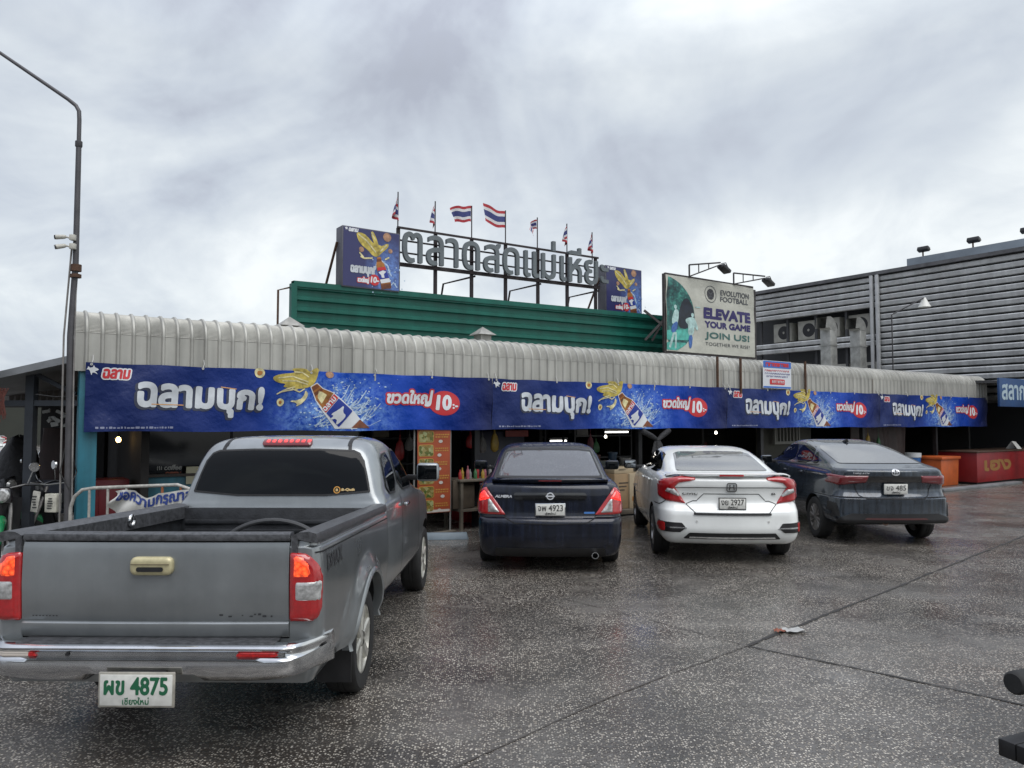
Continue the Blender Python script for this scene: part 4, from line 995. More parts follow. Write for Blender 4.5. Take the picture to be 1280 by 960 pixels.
# ---- dark navy sedan with a lip spoiler
NAVY = pm('navy_paint', (.008, .011, .022), .22, .1, .35, .35, vary=(3, .2), crough=.06, streak=(24, .5))
def make_navy():
    sl = [(.17, .20, 4.20, .70, .12, .12, .05), (.20, .13, 4.30, .78, .14, .14, .08), (.30, .05, 4.38, .83, .16, .18, .10), (.45, .0, 4.42, .845, .17, .20, .11), (.58, .0, 4.42, .848, .17, .20, .11),
          (.635, .02, 4.42, .848, .17, .20, .11), (.66, .06, 4.40, .845, .16, .20, .10), (.80, .075, 4.30, .845, .16, .22, .10), (.93, .085, 3.95, .835, .17, .26, .10), (1.00, .10, 3.65, .815, .18, .28, .10), (1.035, .13, 3.45, .79, .18, .28, .09),
          (1.055, .22, 3.38, .765, .18, .28, .07), (1.075, .46, 3.28, .74, .16, .24, .06), (1.12, .62, 3.18, .715, .16, .24, .07), (1.25, .98, 2.85, .672, .17, .24, .10), (1.37, 1.32, 2.50, .625, .18, .25, .12),
          (1.435, 1.62, 2.28, .575, .22, .25, .12), (1.47, 1.78, 2.15, .48, .22, .15, .08), (1.485, 1.88, 2.05, .30, .12, .06, .03)]
    # roof line kept long: the top slices reach forward to the windscreen header
    sl = [s if s[0] < 1.43 else (s[0], {1.435: 1.55, 1.47: 1.80, 1.485: 2.05}[s[0]], {1.435: 2.72, 1.47: 2.60, 1.485: 2.45}[s[0]], *s[3:]) for s in sl]
    sl = [(*s[:2], {1.25: 3.12, 1.37: 2.88}.get(s[0], s[2]), *s[3:]) for s in sl]
    lampL = [(.80, .945), (.755, .99), (.72, 1.0), (.50, .685), (.815, .69), (.835, .74)]
    sp = dict(paint=NAVY, slices=sl, hw=.845, rear_axle=.98, front_axle=3.58, wheel_r=.298, rim='five', glass=wet_glass('rain_glass_navy', (.022, .024, .028), .9, .10),
        rear_glass=[(-.62, 1.095), (.62, 1.095), (.545, 1.385), (.40, 1.402), (0, 1.408), (-.40, 1.402), (-.545, 1.385)], glass_edge=1,
        front_glass=[(-.62, 1.10), (.62, 1.10), (.54, 1.38), (-.54, 1.38)],
        side_glass=[[(1.15, 1.09), (1.75, 1.08), (1.78, 1.36), (1.50, 1.36)], [(1.83, 1.08), (2.98, 1.08), (2.55, 1.38), (1.86, 1.37)]],
        door_gaps=[[(1.8, .35), (1.82, 1.06)], [(2.95, .35), (3.0, 1.0)]], handles=[(1.95, .92), (1.35, .94)], mirror=(.79, 2.75, 1.13), mirror_size=(.19, .14, .07),
        lamps=[('tail_light', both(lampL), REDL, .012), ('brake_lamp', both([(.79, .925), (.745, .965), (.72, .965), (.66, .87), (.80, .82)]), LITR, .024),
               ('reversing_lamp', both([(.705, .875), (.675, .88), (.545, .70), (.705, .705)]), CLEAR, .026)],
        rear_gaps=[[(-.52, .66), (-.40, .595), (0, .585), (.40, .595), (.52, .66)], [(-.70, 1.0), (-.66, .90), (-.50, .66)], [(.70, 1.0), (.66, .90), (.50, .66)], [(-.845, .655), (-.52, .66)], [(.845, .655), (.52, .66)]],
        patches=[('trunk_garnish', rrect(-.405, .865, .405, .945, .03), pm('gloss_black', (.006, .006, .007), .12, 0, .5, 1), .016),
                 ('badge_plate', rrect(.375, .70, .50, .722, .008), pm('blue_badge', (.05, .16, .42), .3), .006), ('bumper_underside', rrect(-.62, .19, .62, .30, .03), BLACK, .004)],
        marks=[('badge_lettering', fit(text_loops('ALMERA', .2), -.62, -.43, .885, .915), EMB, .002, .004), ('emblem_bar', [rect(-.050, .897, .050, .914)], EMB, 0, .026)],
        ring_out=.022, rings=[('emblem', [circle(0, .906, .036)], .012, EMB)],
        plate=(0, .755, 'จพ 4923', 'เชียงใหม่', INKB, CHROME), plate_tilt=R(-2), plate_out=.05)
    g = ground(687, 706); d = 8.98
    root, body, bvh = sedan('navy_sedan', 'dark navy sedan with lip spoiler, lit tail lights and one round exhaust pipe', 'cars parked facing the market', (.45, d, 0), R(-1.6), sp)
    root.scale = (1.055, 1, 1)
    # the lip spoiler on the trunk edge, with its dark brake lamp
    rows = []
    for i in range(25):
        x = -.66+1.32*i/24; e = abs(x/.66)**6; y = .17+.10*(x/.66)**2
        rows.append([Vector((x, y+dy, z-(.03*e if k in (1, 2, 3) else 0))) for k, (dy, z) in enumerate(((.17, 1.065), (.10, 1.095), (0, 1.115), (-.06, 1.108), (-.065, 1.095), (-.03, 1.055), (.02, 1.035), (.15, 1.05)))])
    m = MB(); m.grid(rows, closed=True); n = 8; m.add(rows[0], [tuple(range(n))]); m.add(rows[-1], [tuple(range(n))])
    m.build('spoiler', NAVY, root, smooth=True, sharp=50)
    m = MB(); m.box((0, .112, 1.085), (.26, .012, .012)); m.build('high_brake_light', REDD, root)
    m = MB(); m.lathe([(.032, 0), (.038, .0), (.038, .25), (.030, .25), (.030, .02)], 20, c=(.50, .06, .215), axis='Y'); m.build('exhaust_pipe', CHROME, root, smooth=True)
    return root
make_navy()

# ---- white sedan with bracket tail lights
WHITE = pm('white_paint', (.78, .80, .78), .25, 0, .5, .8, vary=(2.5, .06), crough=.05)
def make_white():
    sl = [(.22, .34, 4.35, .72, .12, .12, .06), (.25, .16, 4.45, .80, .14, .14, .08), (.34, .05, 4.56, .875, .18, .20, .10), (.46, .0, 4.60, .895, .20, .26, .12), (.60, .0, 4.62, .90, .22, .30, .13), (.66, .01, 4.62, .90, .22, .32, .13),
          (.70, .05, 4.60, .895, .20, .30, .12), (.80, .10, 4.50, .89, .20, .32, .12), (.90, .09, 4.25, .885, .20, .34, .12), (.98, .06, 3.90, .875, .20, .36, .12), (1.045, .055, 3.60, .85, .20, .36, .12), (1.075, .10, 3.48, .825, .20, .36, .11),
          (1.095, .24, 3.40, .79, .20, .34, .09), (1.115, .50, 3.30, .75, .20, .34, .08), (1.16, .72, 3.22, .725, .20, .34, .10), (1.25, 1.05, 3.02, .69, .22, .36, .12), (1.34, 1.45, 2.80, .64, .24, .40, .14),
          (1.385, 1.75, 2.66, .585, .26, .40, .12), (1.41, 2.00, 2.54, .48, .22, .20, .06), (1.42, 2.15, 2.40, .30, .12, .08, .03)]
    lamp = [(.44, 1.075), (.60, 1.095), (.80, 1.055), (.90, 1.01), (.905, .965), (.885, .84), (.80, .785), (.56, .755), (.695, .965), (.645, 1.015), (.44, 1.055)]
    clear = [(.695, .955), (.775, .965), (.80, .90), (.64, .835), (.622, .855)]
    sp = dict(paint=WHITE, slices=sl, hw=.895, taper=.05, rear_axle=.98, front_axle=3.68, wheel_r=.322, gap=.04, rim='five', tyre_w=.215, glass=wet_glass('rain_glass_white_car', (.07, .07, .074), .9, .18),
        rear_glass=[(-.60, 1.135), (.60, 1.135), (.53, 1.33), (.45, 1.352), (0, 1.36), (-.45, 1.352), (-.53, 1.33)],
        front_glass=[(-.66, 1.13), (.66, 1.13), (.56, 1.36), (-.56, 1.36)],
        side_glass=[[(1.12, 1.10), (1.30, 1.085), (1.99, 1.085), (2.01, 1.345), (1.62, 1.335), (1.38, 1.26)], [(2.02, 1.085), (3.22, 1.09), (3.0, 1.20), (2.78, 1.29), (2.58, 1.345), (2.04, 1.345)]],
        door_gaps=[[(1.98, .36), (2.0, 1.08)], [(3.1, .36), (3.16, 1.05)], [(1.45, .60), (1.30, .85), (1.18, 1.06)]], handles=[(2.15, .955), (1.38, .975)], handle_mat=WHITE, mirror=(.83, 2.95, 1.10), mirror_mat=BLACK, mirror_size=(.20, .14, .10),
        lamps=[('tail_light', both(lamp), REDL, .018), ('reversing_lamp', both(clear), CLEAR, .034)],
        rear_gaps=[[(-.56, .75), (-.44, .635), (.44, .635), (.56, .75)], [(-.69, .955), (-.40, .962), (0, .962), (.40, .962), (.69, .955)], [(-.56, .75), (-.47, .79), (-.42, .79)], [(.56, .75), (.47, .79), (.42, .79)],
                   [(-.42, .80), (-.34, .88), (.34, .88), (.42, .80)], [(-.90, .70), (-.80, .78)], [(.90, .70), (.80, .78)]],
        gap_w=.008,
        patches=[('trunk_strip', rrect(-.475, .622, .475, .648, .008), BLACK, .012)]+[('corner_vent', P, BLACK, .006) for P in both([(.88, .53), (.62, .52), (.57, .46), (.64, .405), (.88, .405)])]
                +[('corner_reflector', P, REFL, .012) for P in both([(.875, .522), (.815, .52), (.815, .415), (.875, .415)])]+[('vent_blade', P, CHROME, .012) for P in both([(.81, .472), (.56, .468), (.56, .455), (.81, .452)])]
                +[('lower_grille', [(-.53, .40), (.53, .40), (.60, .325), (-.60, .325)], BLACK, .006), ('chrome_strip', [(-.53, .358), (.53, .358), (.53, .340), (-.53, .340)], CHROME, .014)]
                +[('parking_sensor', P, pm('sensor_white', (.5, .5, .48), .4), .004) for P in both(circle(.44, .545, .013))],
        marks=[('badge_lettering', fit(text_loops('CIVIC', .1), -.60, -.41, .868, .893), EMD, .001, .004), ('grade_lettering', fit(text_loops('EL', .1), .50, .56, .873, .893), EMD, .001, .004),
               ('emblem_letter', [np.array([(-.036, .935), (-.024, .935), (-.020, .962), (.020, .962), (.024, .935), (.036, .935), (.028, 1.0), (.017, 1.0), (.02, .974), (-.02, .974), (-.017, 1.0), (-.028, 1.0)])], EMD, 0, .012)],
        rings=[('emblem', [rrect(-.058, .917, .058, 1.017, .022)], .010, EMD)],
        plate=(0, .765, 'งย 2927', 'เชียงใหม่', INKB, BLACK), plate_out=.055)
    root, body, bvh = sedan('white_sedan', 'white sedan with slim wing spoiler and red bracket tail lights, wet rear window', 'cars parked facing the market', (2.75, 9.52, 0), R(-4.2), sp)
    rows = []
    for i in range(31):
        x = -.78+1.56*i/30; u = abs(x/.78); y = .10+.22*u**3; z = 1.135-.012*u**2-.05*max(0, u-.9)*10*.5
        rows.append([Vector((x, y+a, z+b)) for a, b in ((.17, -.012), (.08, .008), (0, .010), (-.04, .004), (-.045, -.006), (0, -.014), (.10, -.022))])
    m = MB(); m.grid(rows, closed=True); m.add(rows[0], [tuple(range(7))]); m.add(rows[-1], [tuple(range(7))])
    m.build('wing_spoiler', pm('spoiler_white', (.60, .60, .585), .25, 0, .5, .8), root, smooth=True, sharp=60)
    m = MB()
    for x in (-.6, .6): m.box((x, .24, 1.105), (.05, .10, .05))
    m.build('spoiler_mount', WHITE, root)
    m = MB(); m.box((0, .062, 1.112), (.30, .012, .024)); m.build('high_brake_light', REDL, root, bevel=.004)
    return root
white_car = make_white()

# ---- dark grey fastback sedan
SLATE = pm('slate_paint', (.038, .050, .066), .22, .3, .45, .8, vary=(3, .25), crough=.06, streak=(22, .45))
def make_slate():
    sl = [(.26, .40, 4.15, .70, .12, .12, .06), (.30, .12, 4.24, .80, .14, .14, .08), (.36, .02, 4.34, .845, .10, .16, .09), (.46, .02, 4.38, .862, .12, .20, .11), (.58, .015, 4.40, .868, .16, .24, .12), (.67, .0, 4.40, .868, .18, .28, .13),
          (.70, .05, 4.38, .865, .18, .28, .13), (.80, .09, 4.30, .862, .18, .30, .14), (.90, .06, 4.10, .858, .18, .32, .15), (1.00, .03, 3.80, .845, .18, .34, .15), (1.06, .03, 3.58, .822, .18, .34, .14), (1.10, .075, 3.45, .795, .18, .34, .12),
          (1.125, .20, 3.38, .765, .18, .34, .10), (1.15, .34, 3.30, .735, .18, .34, .09), (1.24, .72, 3.10, .695, .20, .38, .11), (1.34, 1.12, 2.86, .65, .24, .42, .13), (1.42, 1.52, 2.62, .60, .26, .44, .14),
          (1.46, 1.82, 2.46, .545, .26, .40, .12), (1.482, 2.05, 2.36, .44, .20, .16, .06), (1.49, 2.15, 2.28, .28, .10, .06, .03)]
    lamp = [(.37, 1.005), (.70, 1.0), (.85, 1.025), (.862, .99), (.85, .90), (.76, .865), (.40, .905)]
    sp = dict(paint=SLATE, slices=sl, hw=.862, rear_axle=.90, front_axle=3.52, wheel_r=.315, gap=.045, rim='ten', tyre_w=.20, glass=wet_glass('rain_glass_slate', (.055, .052, .053), .8, .13),
        rear_glass=[(-.62, 1.165), (.62, 1.165), (.565, 1.36), (.49, 1.405), (0, 1.42), (-.49, 1.405), (-.565, 1.36)],
        front_glass=[(-.64, 1.14), (.64, 1.14), (.55, 1.42), (-.55, 1.42)],
        side_glass=[[(.98, 1.145), (1.22, 1.13), (1.26, 1.32), (1.17, 1.275)], [(1.28, 1.13), (1.98, 1.12), (2.0, 1.40), (1.60, 1.385), (1.32, 1.33)], [(2.05, 1.12), (3.05, 1.11), (2.70, 1.32), (2.42, 1.40), (2.07, 1.405)]],
        side_trim=[(.90, 1.12), (1.4, 1.105), (2.2, 1.098), (3.1, 1.09)],
        door_gaps=[[(2.0, .38), (2.02, 1.10)], [(3.02, .38), (3.08, 1.05)], [(1.42, .62), (1.26, .85), (1.20, 1.10)]], handles=[(2.18, .975), (1.42, .985)], mirror=(.80, 2.80, 1.12),
        lamps=[('tail_light', both(lamp), REDD, .014), ('lit_strip', both([(.44, .985), (.70, .982), (.83, 1.0), (.83, .975), (.70, .955), (.44, .955)]), pm('red_strip_lens', (.30, .012, .016), .15, 0, .6, 1), .022),
               ('reversing_lamp', both([(.42, .945), (.66, .942), (.66, .912), (.42, .918)]), pm('smoked_lens', (.10, .07, .07), .15, 0, .6, 1), .022)],
        rear_gaps=[[(-.56, .875), (-.50, .72), (-.42, .675), (.42, .675), (.50, .72), (.56, .875)], [(-.862, .695), (-.48, .69)], [(.862, .695), (.48, .69)]],
        patches=[('lamp_bar', rrect(-.40, .915, .40, 1.0, .01), pm('gloss_black', (.006, .006, .007), .12), .008)]+[('corner_vent', P, BLACK, .008) for P in both([(.85, .62), (.80, .60), (.77, .42), (.85, .40)])]
                +[('lower_bumper', [(-.62, .46), (.62, .46), (.78, .40), (.80, .33), (-.80, .33), (-.78, .40)], BLACK, .012), ('underside_strip', [(-.42, .40), (.42, .40), (.46, .375), (-.46, .375)], pm('dull_red_trim', (.07, .022, .022), .5), .022)],
        marks=[('badge_lettering', fit(text_loops('YARIS ATIV', .15), -.58, -.36, 1.028, 1.052), EMB, .001, .004)],
        rings=[('emblem', [circle(0, 1.052, .052, .038)], .010, EMB), ('emblem_oval', [circle(0, 1.052, .018, .036)], .008, EMB), ('emblem_oval', [circle(0, 1.070, .036, .016)], .008, EMB)],
        plate=(0, .815, 'ขจ 485', 'เชียงใหม่', INKB, PLATE), plate_out=.055, plate_tilt=R(4))
    root, body, bvh = sedan('grey_fastback_sedan', 'dark slate grey fastback sedan with multi-spoke wheels and chalk marks on its side windows', 'cars parked facing the market', (5.55, 11.02, 0), R(-.8), sp)
    m = MB(); p = Vector((0, 1.72, 1.452))
    m.add([p+Vector(q) for q in ((-.035, -.06, 0), (.035, -.06, 0), (.03, .1, 0), (-.03, .1, 0), (-.006, -.075, .055), (.006, -.075, .055), (.006, -.02, .05), (-.006, -.02, .05))],
          [(3, 2, 1, 0), (4, 5, 6, 7), (0, 1, 5, 4), (1, 2, 6, 5), (2, 3, 7, 6), (3, 0, 4, 7)]); m.build('roof_antenna', BLACK, root, bevel=.006)
    SM = cast_map(bvh, (-2.5, 0, 0), (0, -1, 0), (0, 0, 1), (1, 0, 0), .009)
    chalk = pm('chalk_mark', (.30, .31, .34), .8)
    sheet('chalk_writing', shape2d(fit(text_loops('JPZ', .2), -2.62, -2.22, 1.27, 1.35), off=-.002, res=.012), SM, chalk, root)
    sheet('chalk_writing', shape2d(fit(text_loops('mfnci', .2), -1.92, -1.40, 1.19, 1.26), off=-.002, res=.012), SM, chalk, root)
    m = MB(); m.tube([(-.16+.035*math.cos(a), .03+.0*a, .335+.035*math.sin(a)) for a in np.linspace(0, 2*math.pi, 13)], .008, 6); m.build('tow_eye', pm('rusty_steel', (.10, .055, .035), .8, .3, vary=(30, .4)), root, smooth=True)
    return root
make_slate()

# ---- grey pickup truck with an open load bed
SILVER = pm('grey_metallic_paint', (.27, .29, .298), .30, .55, .5, 1.0, vary=(1.6, .16), crough=.08, streak=(9, .06))
LINER = pm('bed_liner', (.022, .024, .028), .55, vary=(12, .4), bump=(80, .002))
CAP = pm('rail_cap', (.060, .062, .067), .42, vary=(40, .5), bump=(120, .001))
def make_truck():
    root = thing('pickup_truck', 'grey pickup truck with open load bed, chrome step bumper and green lettered plate', 'pickup truck', (-1.857, 3.90, 0), R(-.9), 'cars parked facing the market')
    RA, FA, WR = 1.29, 4.34, .335
    def flare(p):
        r = math.hypot(p.y-RA, p.z-WR); k = max(0, min(1, (.62-r)/.17)); k = k*k*(3-2*k)
        if p.z > 1.05: k *= max(0, (1.14-p.z)/.09)
        p.z -= .065*max(0, min(1, (p.y-.12)/2))*max(0, min(1, (p.z-.6)/.5))
        if abs(p.x) > .7: p.x += math.copysign(.045*k, p.x)
        return p
    bed = [(.42, .16, 2.10, .80, .04, .08, .0), (.50, .12, 2.11, .835, .06, .09, .01), (.62, .11, 2.11, .852, .07, .10, .015), (.80, .105, 2.11, .862, .07, .10, .015), (.95, .10, 2.11, .858, .07, .10, .015), (1.08, .10, 2.11, .85, .07, .10, .015),
           (1.125, .10, 2.11, .843, .07, .10, .015), (1.135, .105, 2.11, .832, .07, .10, .015), (1.16, .11, 2.11, .830, .07, .10, .015), (1.18, .12, 2.10, .82, .06, .09, .015)]
    b = body_loft(bed, 0, nside=60, sub=5, post=flare, square=True)
    body = b.build('load_bed', [SILVER, WELL, LINER], root, smooth=True)
    cut = [arch_cutter(s*.50, s*1.2, RA, WR, .435) for s in (-1, 1)]
    m = MB(); m.span((-.745, .17, .70), (.745, 2.03, 2)); c1 = m.build('cutter', LINER, bevel=.03)
    m = MB(); m.span((-.70, -.5, .66), (.70, .4, 2)); c2 = m.build('cutter', LINER)
    carve(body, cut+[c1, c2]); bt = tree_of(body); RM = rear_map(bt, .004, .36); SM = side_maps(bt)
    for s in (-1, 1):
        # bulge of the wheel housing inside the bed, black rail cap, arch lip
        m = MB(); m.box((s*.63, RA, .81), (.24, .86, .22), taper=.86); m.build('wheel_housing', LINER, root, bevel=.04)
        rows = []
        for y in np.linspace(.098, 2.09, 12):
            rows.append([Vector((s*a, y, z-.065*max(0, (y-.12)/2))) for a, z in ((.842, 1.152), (.846, 1.175), (.838, 1.202), (.80, 1.212), (.745, 1.208), (.708, 1.19), (.708, 1.10), (.74, 1.10), (.742, 1.172))])
        m = MB(); m.grid(rows, closed=True); m.add(rows[0], [tuple(range(9))]); m.add(rows[-1], [tuple(range(9))]); m.build('bed_rail_cap', CAP, root, smooth=True, sharp=50)
        rows = []
        for a in np.linspace(R(6), R(174), 34):
            ry, rz = RA+math.cos(a)*.437, WR+math.sin(a)*.437; h = SM[s](RA+math.cos(a)*.46, WR+math.sin(a)*.46); xx = h[0].x if h else s*.86
            dy, dz = math.cos(a), math.sin(a)
            rows.append([Vector((xx+s*p, ry+dy*q, rz+dz*q)) for p, q in ((-.06, -.004), (.004, -.004), (.012, .008), (.008, .022), (-.004, .036))])
        m = MB(); m.grid(rows); m.build('wheel_arch_lip', SILVER, root, smooth=True)
        wheel(root, s*.745, RA, WR, .215, 'six', s); wheel(root, s*.745, FA, WR, .215, 'six', s)
        # mud flap behind the rear wheel
        m = MB(); m.box((s*.745, RA-.40, .36), (.21, .012, .36)); m.build('mud_flap', BLACK, root)
        # layered tail light wrapping the corner
        lamp = [(s*.703, .752), (s*.82, .752), (s*.838, .772), (s*.849, .82), (s*.849, .97), (s*.838, 1.03), (s*.81, 1.08), (s*.78, 1.098), (s*.703, 1.105)]
        base = sheet('tail_light', shape2d([np.array(lamp)], res=.012), RM, REDL, root, thick=.012, bulge=.016, edge=.03)
        sheet('brake_lamp', shape2d([np.array([(s*.722, .975), (s*.80, .975), (s*.815, 1.0), (s*.805, 1.05), (s*.775, 1.085), (s*.722, 1.09)])], res=.01), RM, LIT, base, thick=.022, bulge=.014, edge=.03)
        lens = sheet('reversing_lamp', shape2d([rrect(min(s*.73, s*.842), .856, max(s*.73, s*.842), .962, .016)], res=.01), RM, CLEAR, base, thick=.022, bulge=.012, edge=.025)
    LET = pm('dark_grey_decal', (.03, .031, .034), .6)
    # decal on the bed side
    ML = cast_map(bt, (2.5, 0, 0), (0, 1, 0), (0, 0, 1), (-1, 0, 0), .005)
    sheet('bed_decal', shape2d(fit(text_loops('DMAX', .1), .26, .60, .985, 1.065), off=.003, res=.005), ML, LET, root)
    ribbon('bed_crease', [(.13, 1.10), (1.0, 1.07), (2.08, 1.035)], .008, ML, SEAM, root)
    # tailgate
    rows = []
    for x in np.linspace(-.698, .698, 15):
        bow = .012*(1-(x/.7)**2)
        rows.append([Vector((x, y-bow, z)) for y, z in ((.165, .668), (.115, .668), (.105, .68), (.102, .738), (.113, .748), (.105, .760), (.094, .95), (.098, 1.10), (.108, 1.155), (.165, 1.165))])
    m = MB(); m.grid(rows, closed=True); m.add(rows[0], [tuple(range(10))]); m.add(rows[-1], [tuple(range(10))])
    tg = m.build('tailgate', SILVER, root, smooth=True, sharp=38); tb = tree_of(tg); TM = rear_map(tb)
    rows = []
    for x in np.linspace(-.700, .700, 15):
        bow = .012*(1-(x/.7)**2)
        rows.append([Vector((x, y-bow, z)) for y, z in ((.100, 1.164), (.096, 1.178), (.102, 1.197), (.125, 1.206), (.165, 1.204), (.178, 1.19), (.178, 1.12), (.168, 1.12), (.166, 1.167))])
    m = MB(); m.grid(rows, closed=True); m.add(rows[0], [tuple(range(9))]); m.add(rows[-1], [tuple(range(9))]); m.build('tailgate_cap', CAP, tg, smooth=True, sharp=50)
    GOLD = pm('champagne_handle', (.50, .45, .27), .35, .25, vary=(20, .15))
    h = sheet('tailgate_handle', shape2d([rrect(-.115, .992, .105, 1.085, .03)], res=.009), TM, GOLD, tg, thick=.018, bulge=.012, edge=.02)
    sheet('handle_recess', shape2d([rrect(-.075, 1.012, .065, 1.036, .01)], res=.006), rear_map(tb, .040), BLACK, h)
    sheet('handle_line', shape2d([rrect(-.105, 1.046, .095, 1.051, .002)], res=.003), rear_map(tb, .0395), pm('handle_shadow_line', (.12, .10, .06), .5), h)
    rnd = random.Random(3)
    L = [rect(x, z, x+rnd.uniform(.008, .022), z+rnd.uniform(.004, .010)) for x, z in [(.34+.022*i+rnd.uniform(0, .006), .775+rnd.uniform(-.002, .012)) for i in range(14)] if rnd.random() < .75]
    L += [rect(-.64+.018*i, .775, -.63+.018*i, .780) for i in range(8)]
    sheet('worn_lettering', shape2d(L, res=.004), rear_map(tb, .003), LET, tg)
    # dark sill under the tailgate
    m = MB(); m.span((-.70, .12, .60), (.70, .20, .66)); m.build('bed_sill', BLACK, root)
    # chrome step bumper wrapping round the corners
    prof = [(.02, .664), (-.03, .660), (-.045, .646), (-.040, .634), (-.026, .622), (-.028, .604), (-.048, .592), (-.052, .570), (-.044, .52), (-.02, .482), (.02, .472), (.04, .50), (.04, .63)]
    rows = []
    for i in range(41):
        x = -.885+1.77*i/40; u = abs(x)/.885; dy = .26*max(0, (u-.80)/.20)**2.0; rise = .045*max(0, (u-.55)/.45)**2; mid = .05*max(0, min(1, (.30-abs(x))/.05))
        dn = [0]*7+[1]*4+[0]*2
        rows.append([Vector((x, y+dy+.02, z+(rise if d else 0)+(mid if k_ in (9, 10) else 0))) for k_, ((y, z), d) in enumerate(zip(prof, dn))])
    m = MB(); m.grid(rows, closed=True); n = len(prof); m.add(rows[0], [tuple(range(n))]); m.add(rows[-1], [tuple(range(n))])
    bp = m.build('rear_bumper', CHROME, root, smooth=True, sharp=45); bb = tree_of(bp); BM_ = rear_map(bb, .004)
    m = MB(); m.span((-.66, .0, .655), (.66, .11, .668)); m.build('step_pad', CAP, bp, bevel=.004)
    sheet('bumper_reflector', shape2d([np.array([(.475, .600), (.66, .601), (.685, .612), (.67, .628), (.49, .627), (.475, .616)])], res=.008), BM_, REFL, bp, thick=.006)
    sheet('bumper_reflector', shape2d([np.array([(-.54, .601), (-.58, .600), (-.58, .627), (-.555, .627)])], res=.008), BM_, REFL, bp, thick=.006)
    sheet('faded_reflector', shape2d([np.array([(-.58, .600), (-.80, .600), (-.80, .627), (-.58, .627)])], res=.008), BM_, pm('faded_lens', (.52, .47, .42), .4), bp, thick=.005)
    sheet('bumper_hole', shape2d([circle(-.385, .612, .011)], res=.003), BM_, BLACK, bp)
    number_plate(root, .0, -.068, .458, 'ผข 4875', 'เชียงใหม่', INKG, w=.382, h=.172, frame=pm('plate_surround', (.40, .38, .33), .5, .3, vary=(12, .3)))
    m = MB(); m.span((-.12, -.055, .40), (.12, .02, .53)); m.build('plate_bracket', BLACK, root)
    # cab
    cab = [(.40, 2.16, 4.86, .78, .03, .03, 0), (.48, 2.13, 4.94, .84, .03, .03, 0), (.62, 2.12, 4.98, .858, .03, .03, 0), (.85, 2.12, 4.95, .862, .03, .03, 0), (1.0, 2.12, 4.80, .856, .03, .04, 0), (1.08, 2.12, 4.45, .848, .04, .05, .0), (1.13, 2.13, 4.10, .838, .06, .06, .0), (1.165, 2.135, 3.98, .822, .08, .10, .01),
           (1.20, 2.14, 3.88, .808, .10, .13, .015), (1.32, 2.165, 3.66, .780, .12, .16, .03), (1.45, 2.20, 3.42, .740, .13, .18, .04), (1.54, 2.235, 3.22, .700, .15, .19, .05), (1.60, 2.28, 3.06, .655, .17, .20, .06), (1.640, 2.36, 2.96, .57, .20, .20, .06), (1.660, 2.50, 2.86, .42, .18, .12, .04), (1.666, 2.60, 2.78, .25, .10, .06, .02)]
    cb = body_loft(cab, .03, nside=40, sub=4).build('cab', [SILVER, WELL], root, smooth=True)
    carve(cb, [arch_cutter(s*.50, s*1.2, FA, WR, .42) for s in (-1, 1)]); ct = tree_of(cb); CM = rear_map(ct); CS = side_maps(ct)
    sheet('rear_window', shape2d([smooth_poly([(-.70, 1.205), (.70, 1.205), (.675, 1.32), (.615, 1.515), (.52, 1.558), (-.52, 1.558), (-.615, 1.515), (-.675, 1.32)], 1)], res=.02), CM, TINT, cb, thick=.003)
    sheet('rear_window_seal', shape2d([smooth_poly([(-.70, 1.205), (.70, 1.205), (.675, 1.32), (.615, 1.515), (.52, 1.558), (-.52, 1.558), (-.615, 1.515), (-.675, 1.32)], 1)], res=.008, ring=.014), rear_map(ct, .008), BLACK, cb)
    sk = sheet('window_sticker', shape2d([circle(.44, 1.245, .024)], ring=.007, res=.004), rear_map(ct, .010), pm('orange_sticker', (.55, .27, .05), .5), cb)
    sheet('sticker_lettering', shape2d(fit(text_loops('B-Quik', .1), .475, .58, 1.236, 1.256), off=.002, res=.004), rear_map(ct, .010), pm('cream_sticker', (.50, .36, .16), .5), sk)
    sheet('sticker_lettering', shape2d(fit(text_loops('B'), .432, .448, 1.236, 1.254), off=.002, res=.003), rear_map(ct, .010), pm('cream_sticker', (.50, .36, .16), .5), sk)
    hl = sheet('high_brake_light', shape2d([rrect(-.20, 1.584, .20, 1.630, .018)], res=.008), CM, REDD, cb, thick=.016, bulge=.01, edge=.02)
    sheet('lit_diode', shape2d([rrect(-.165+.047*i, 1.598, -.135+.047*i, 1.616, .006) for i in range(8)], res=.005), rear_map(ct, .030), LITR, hl)
    UP = cast_map(ct, (0, 0, 3), (1, 0, 0), (0, 1, 0), (0, 0, -1), .004)
    for s in (-1, 1):
        ribbon('roof_ditch_strip', [(s*.50, 2.30), (s*.50, 2.6), (s*.49, 3.0)], .028, UP, BLACK, cb); ribbon('roof_ditch_strip', [(s*.515, 1.54), (s*.50, 1.63)], .028, CM, BLACK, cb)
        for win in ([(2.34, 1.20), (2.74, 1.185), (2.76, 1.52), (2.46, 1.50), (2.38, 1.42)], [(2.84, 1.185), (3.62, 1.17), (3.42, 1.36), (3.12, 1.53), (2.86, 1.53)]):
            sheet('side_window', shape2d([smooth_poly(win, 1)], res=.018), CS[s], TINT, cb, thick=.003)
            sheet('side_window_seal', shape2d([smooth_poly(win, 1)], res=.01, ring=.018), cast_map(ct, (s*2.5, 0, 0), (0, 1, 0), (0, 0, 1), (-s, 0, 0), .008), BLACK, cb)
        for path in ([(2.78, .46), (2.79, 1.15)], [(3.78, .46), (3.80, 1.10)], [(2.78, .46), (3.78, .46)]): ribbon('door_gap', path, .010, CS[s], SEAM, cb)
        h = CS[s](2.93, 1.06)
        m = MB(); m.box(h[0]+h[1]*.022, (.035, .17, .032)); m.build('door_handle', CHROME, cb, bevel=.012)
        mirror_housing(root, s*.81, 3.52, 1.30, s, SILVER, .215, .175, .07)
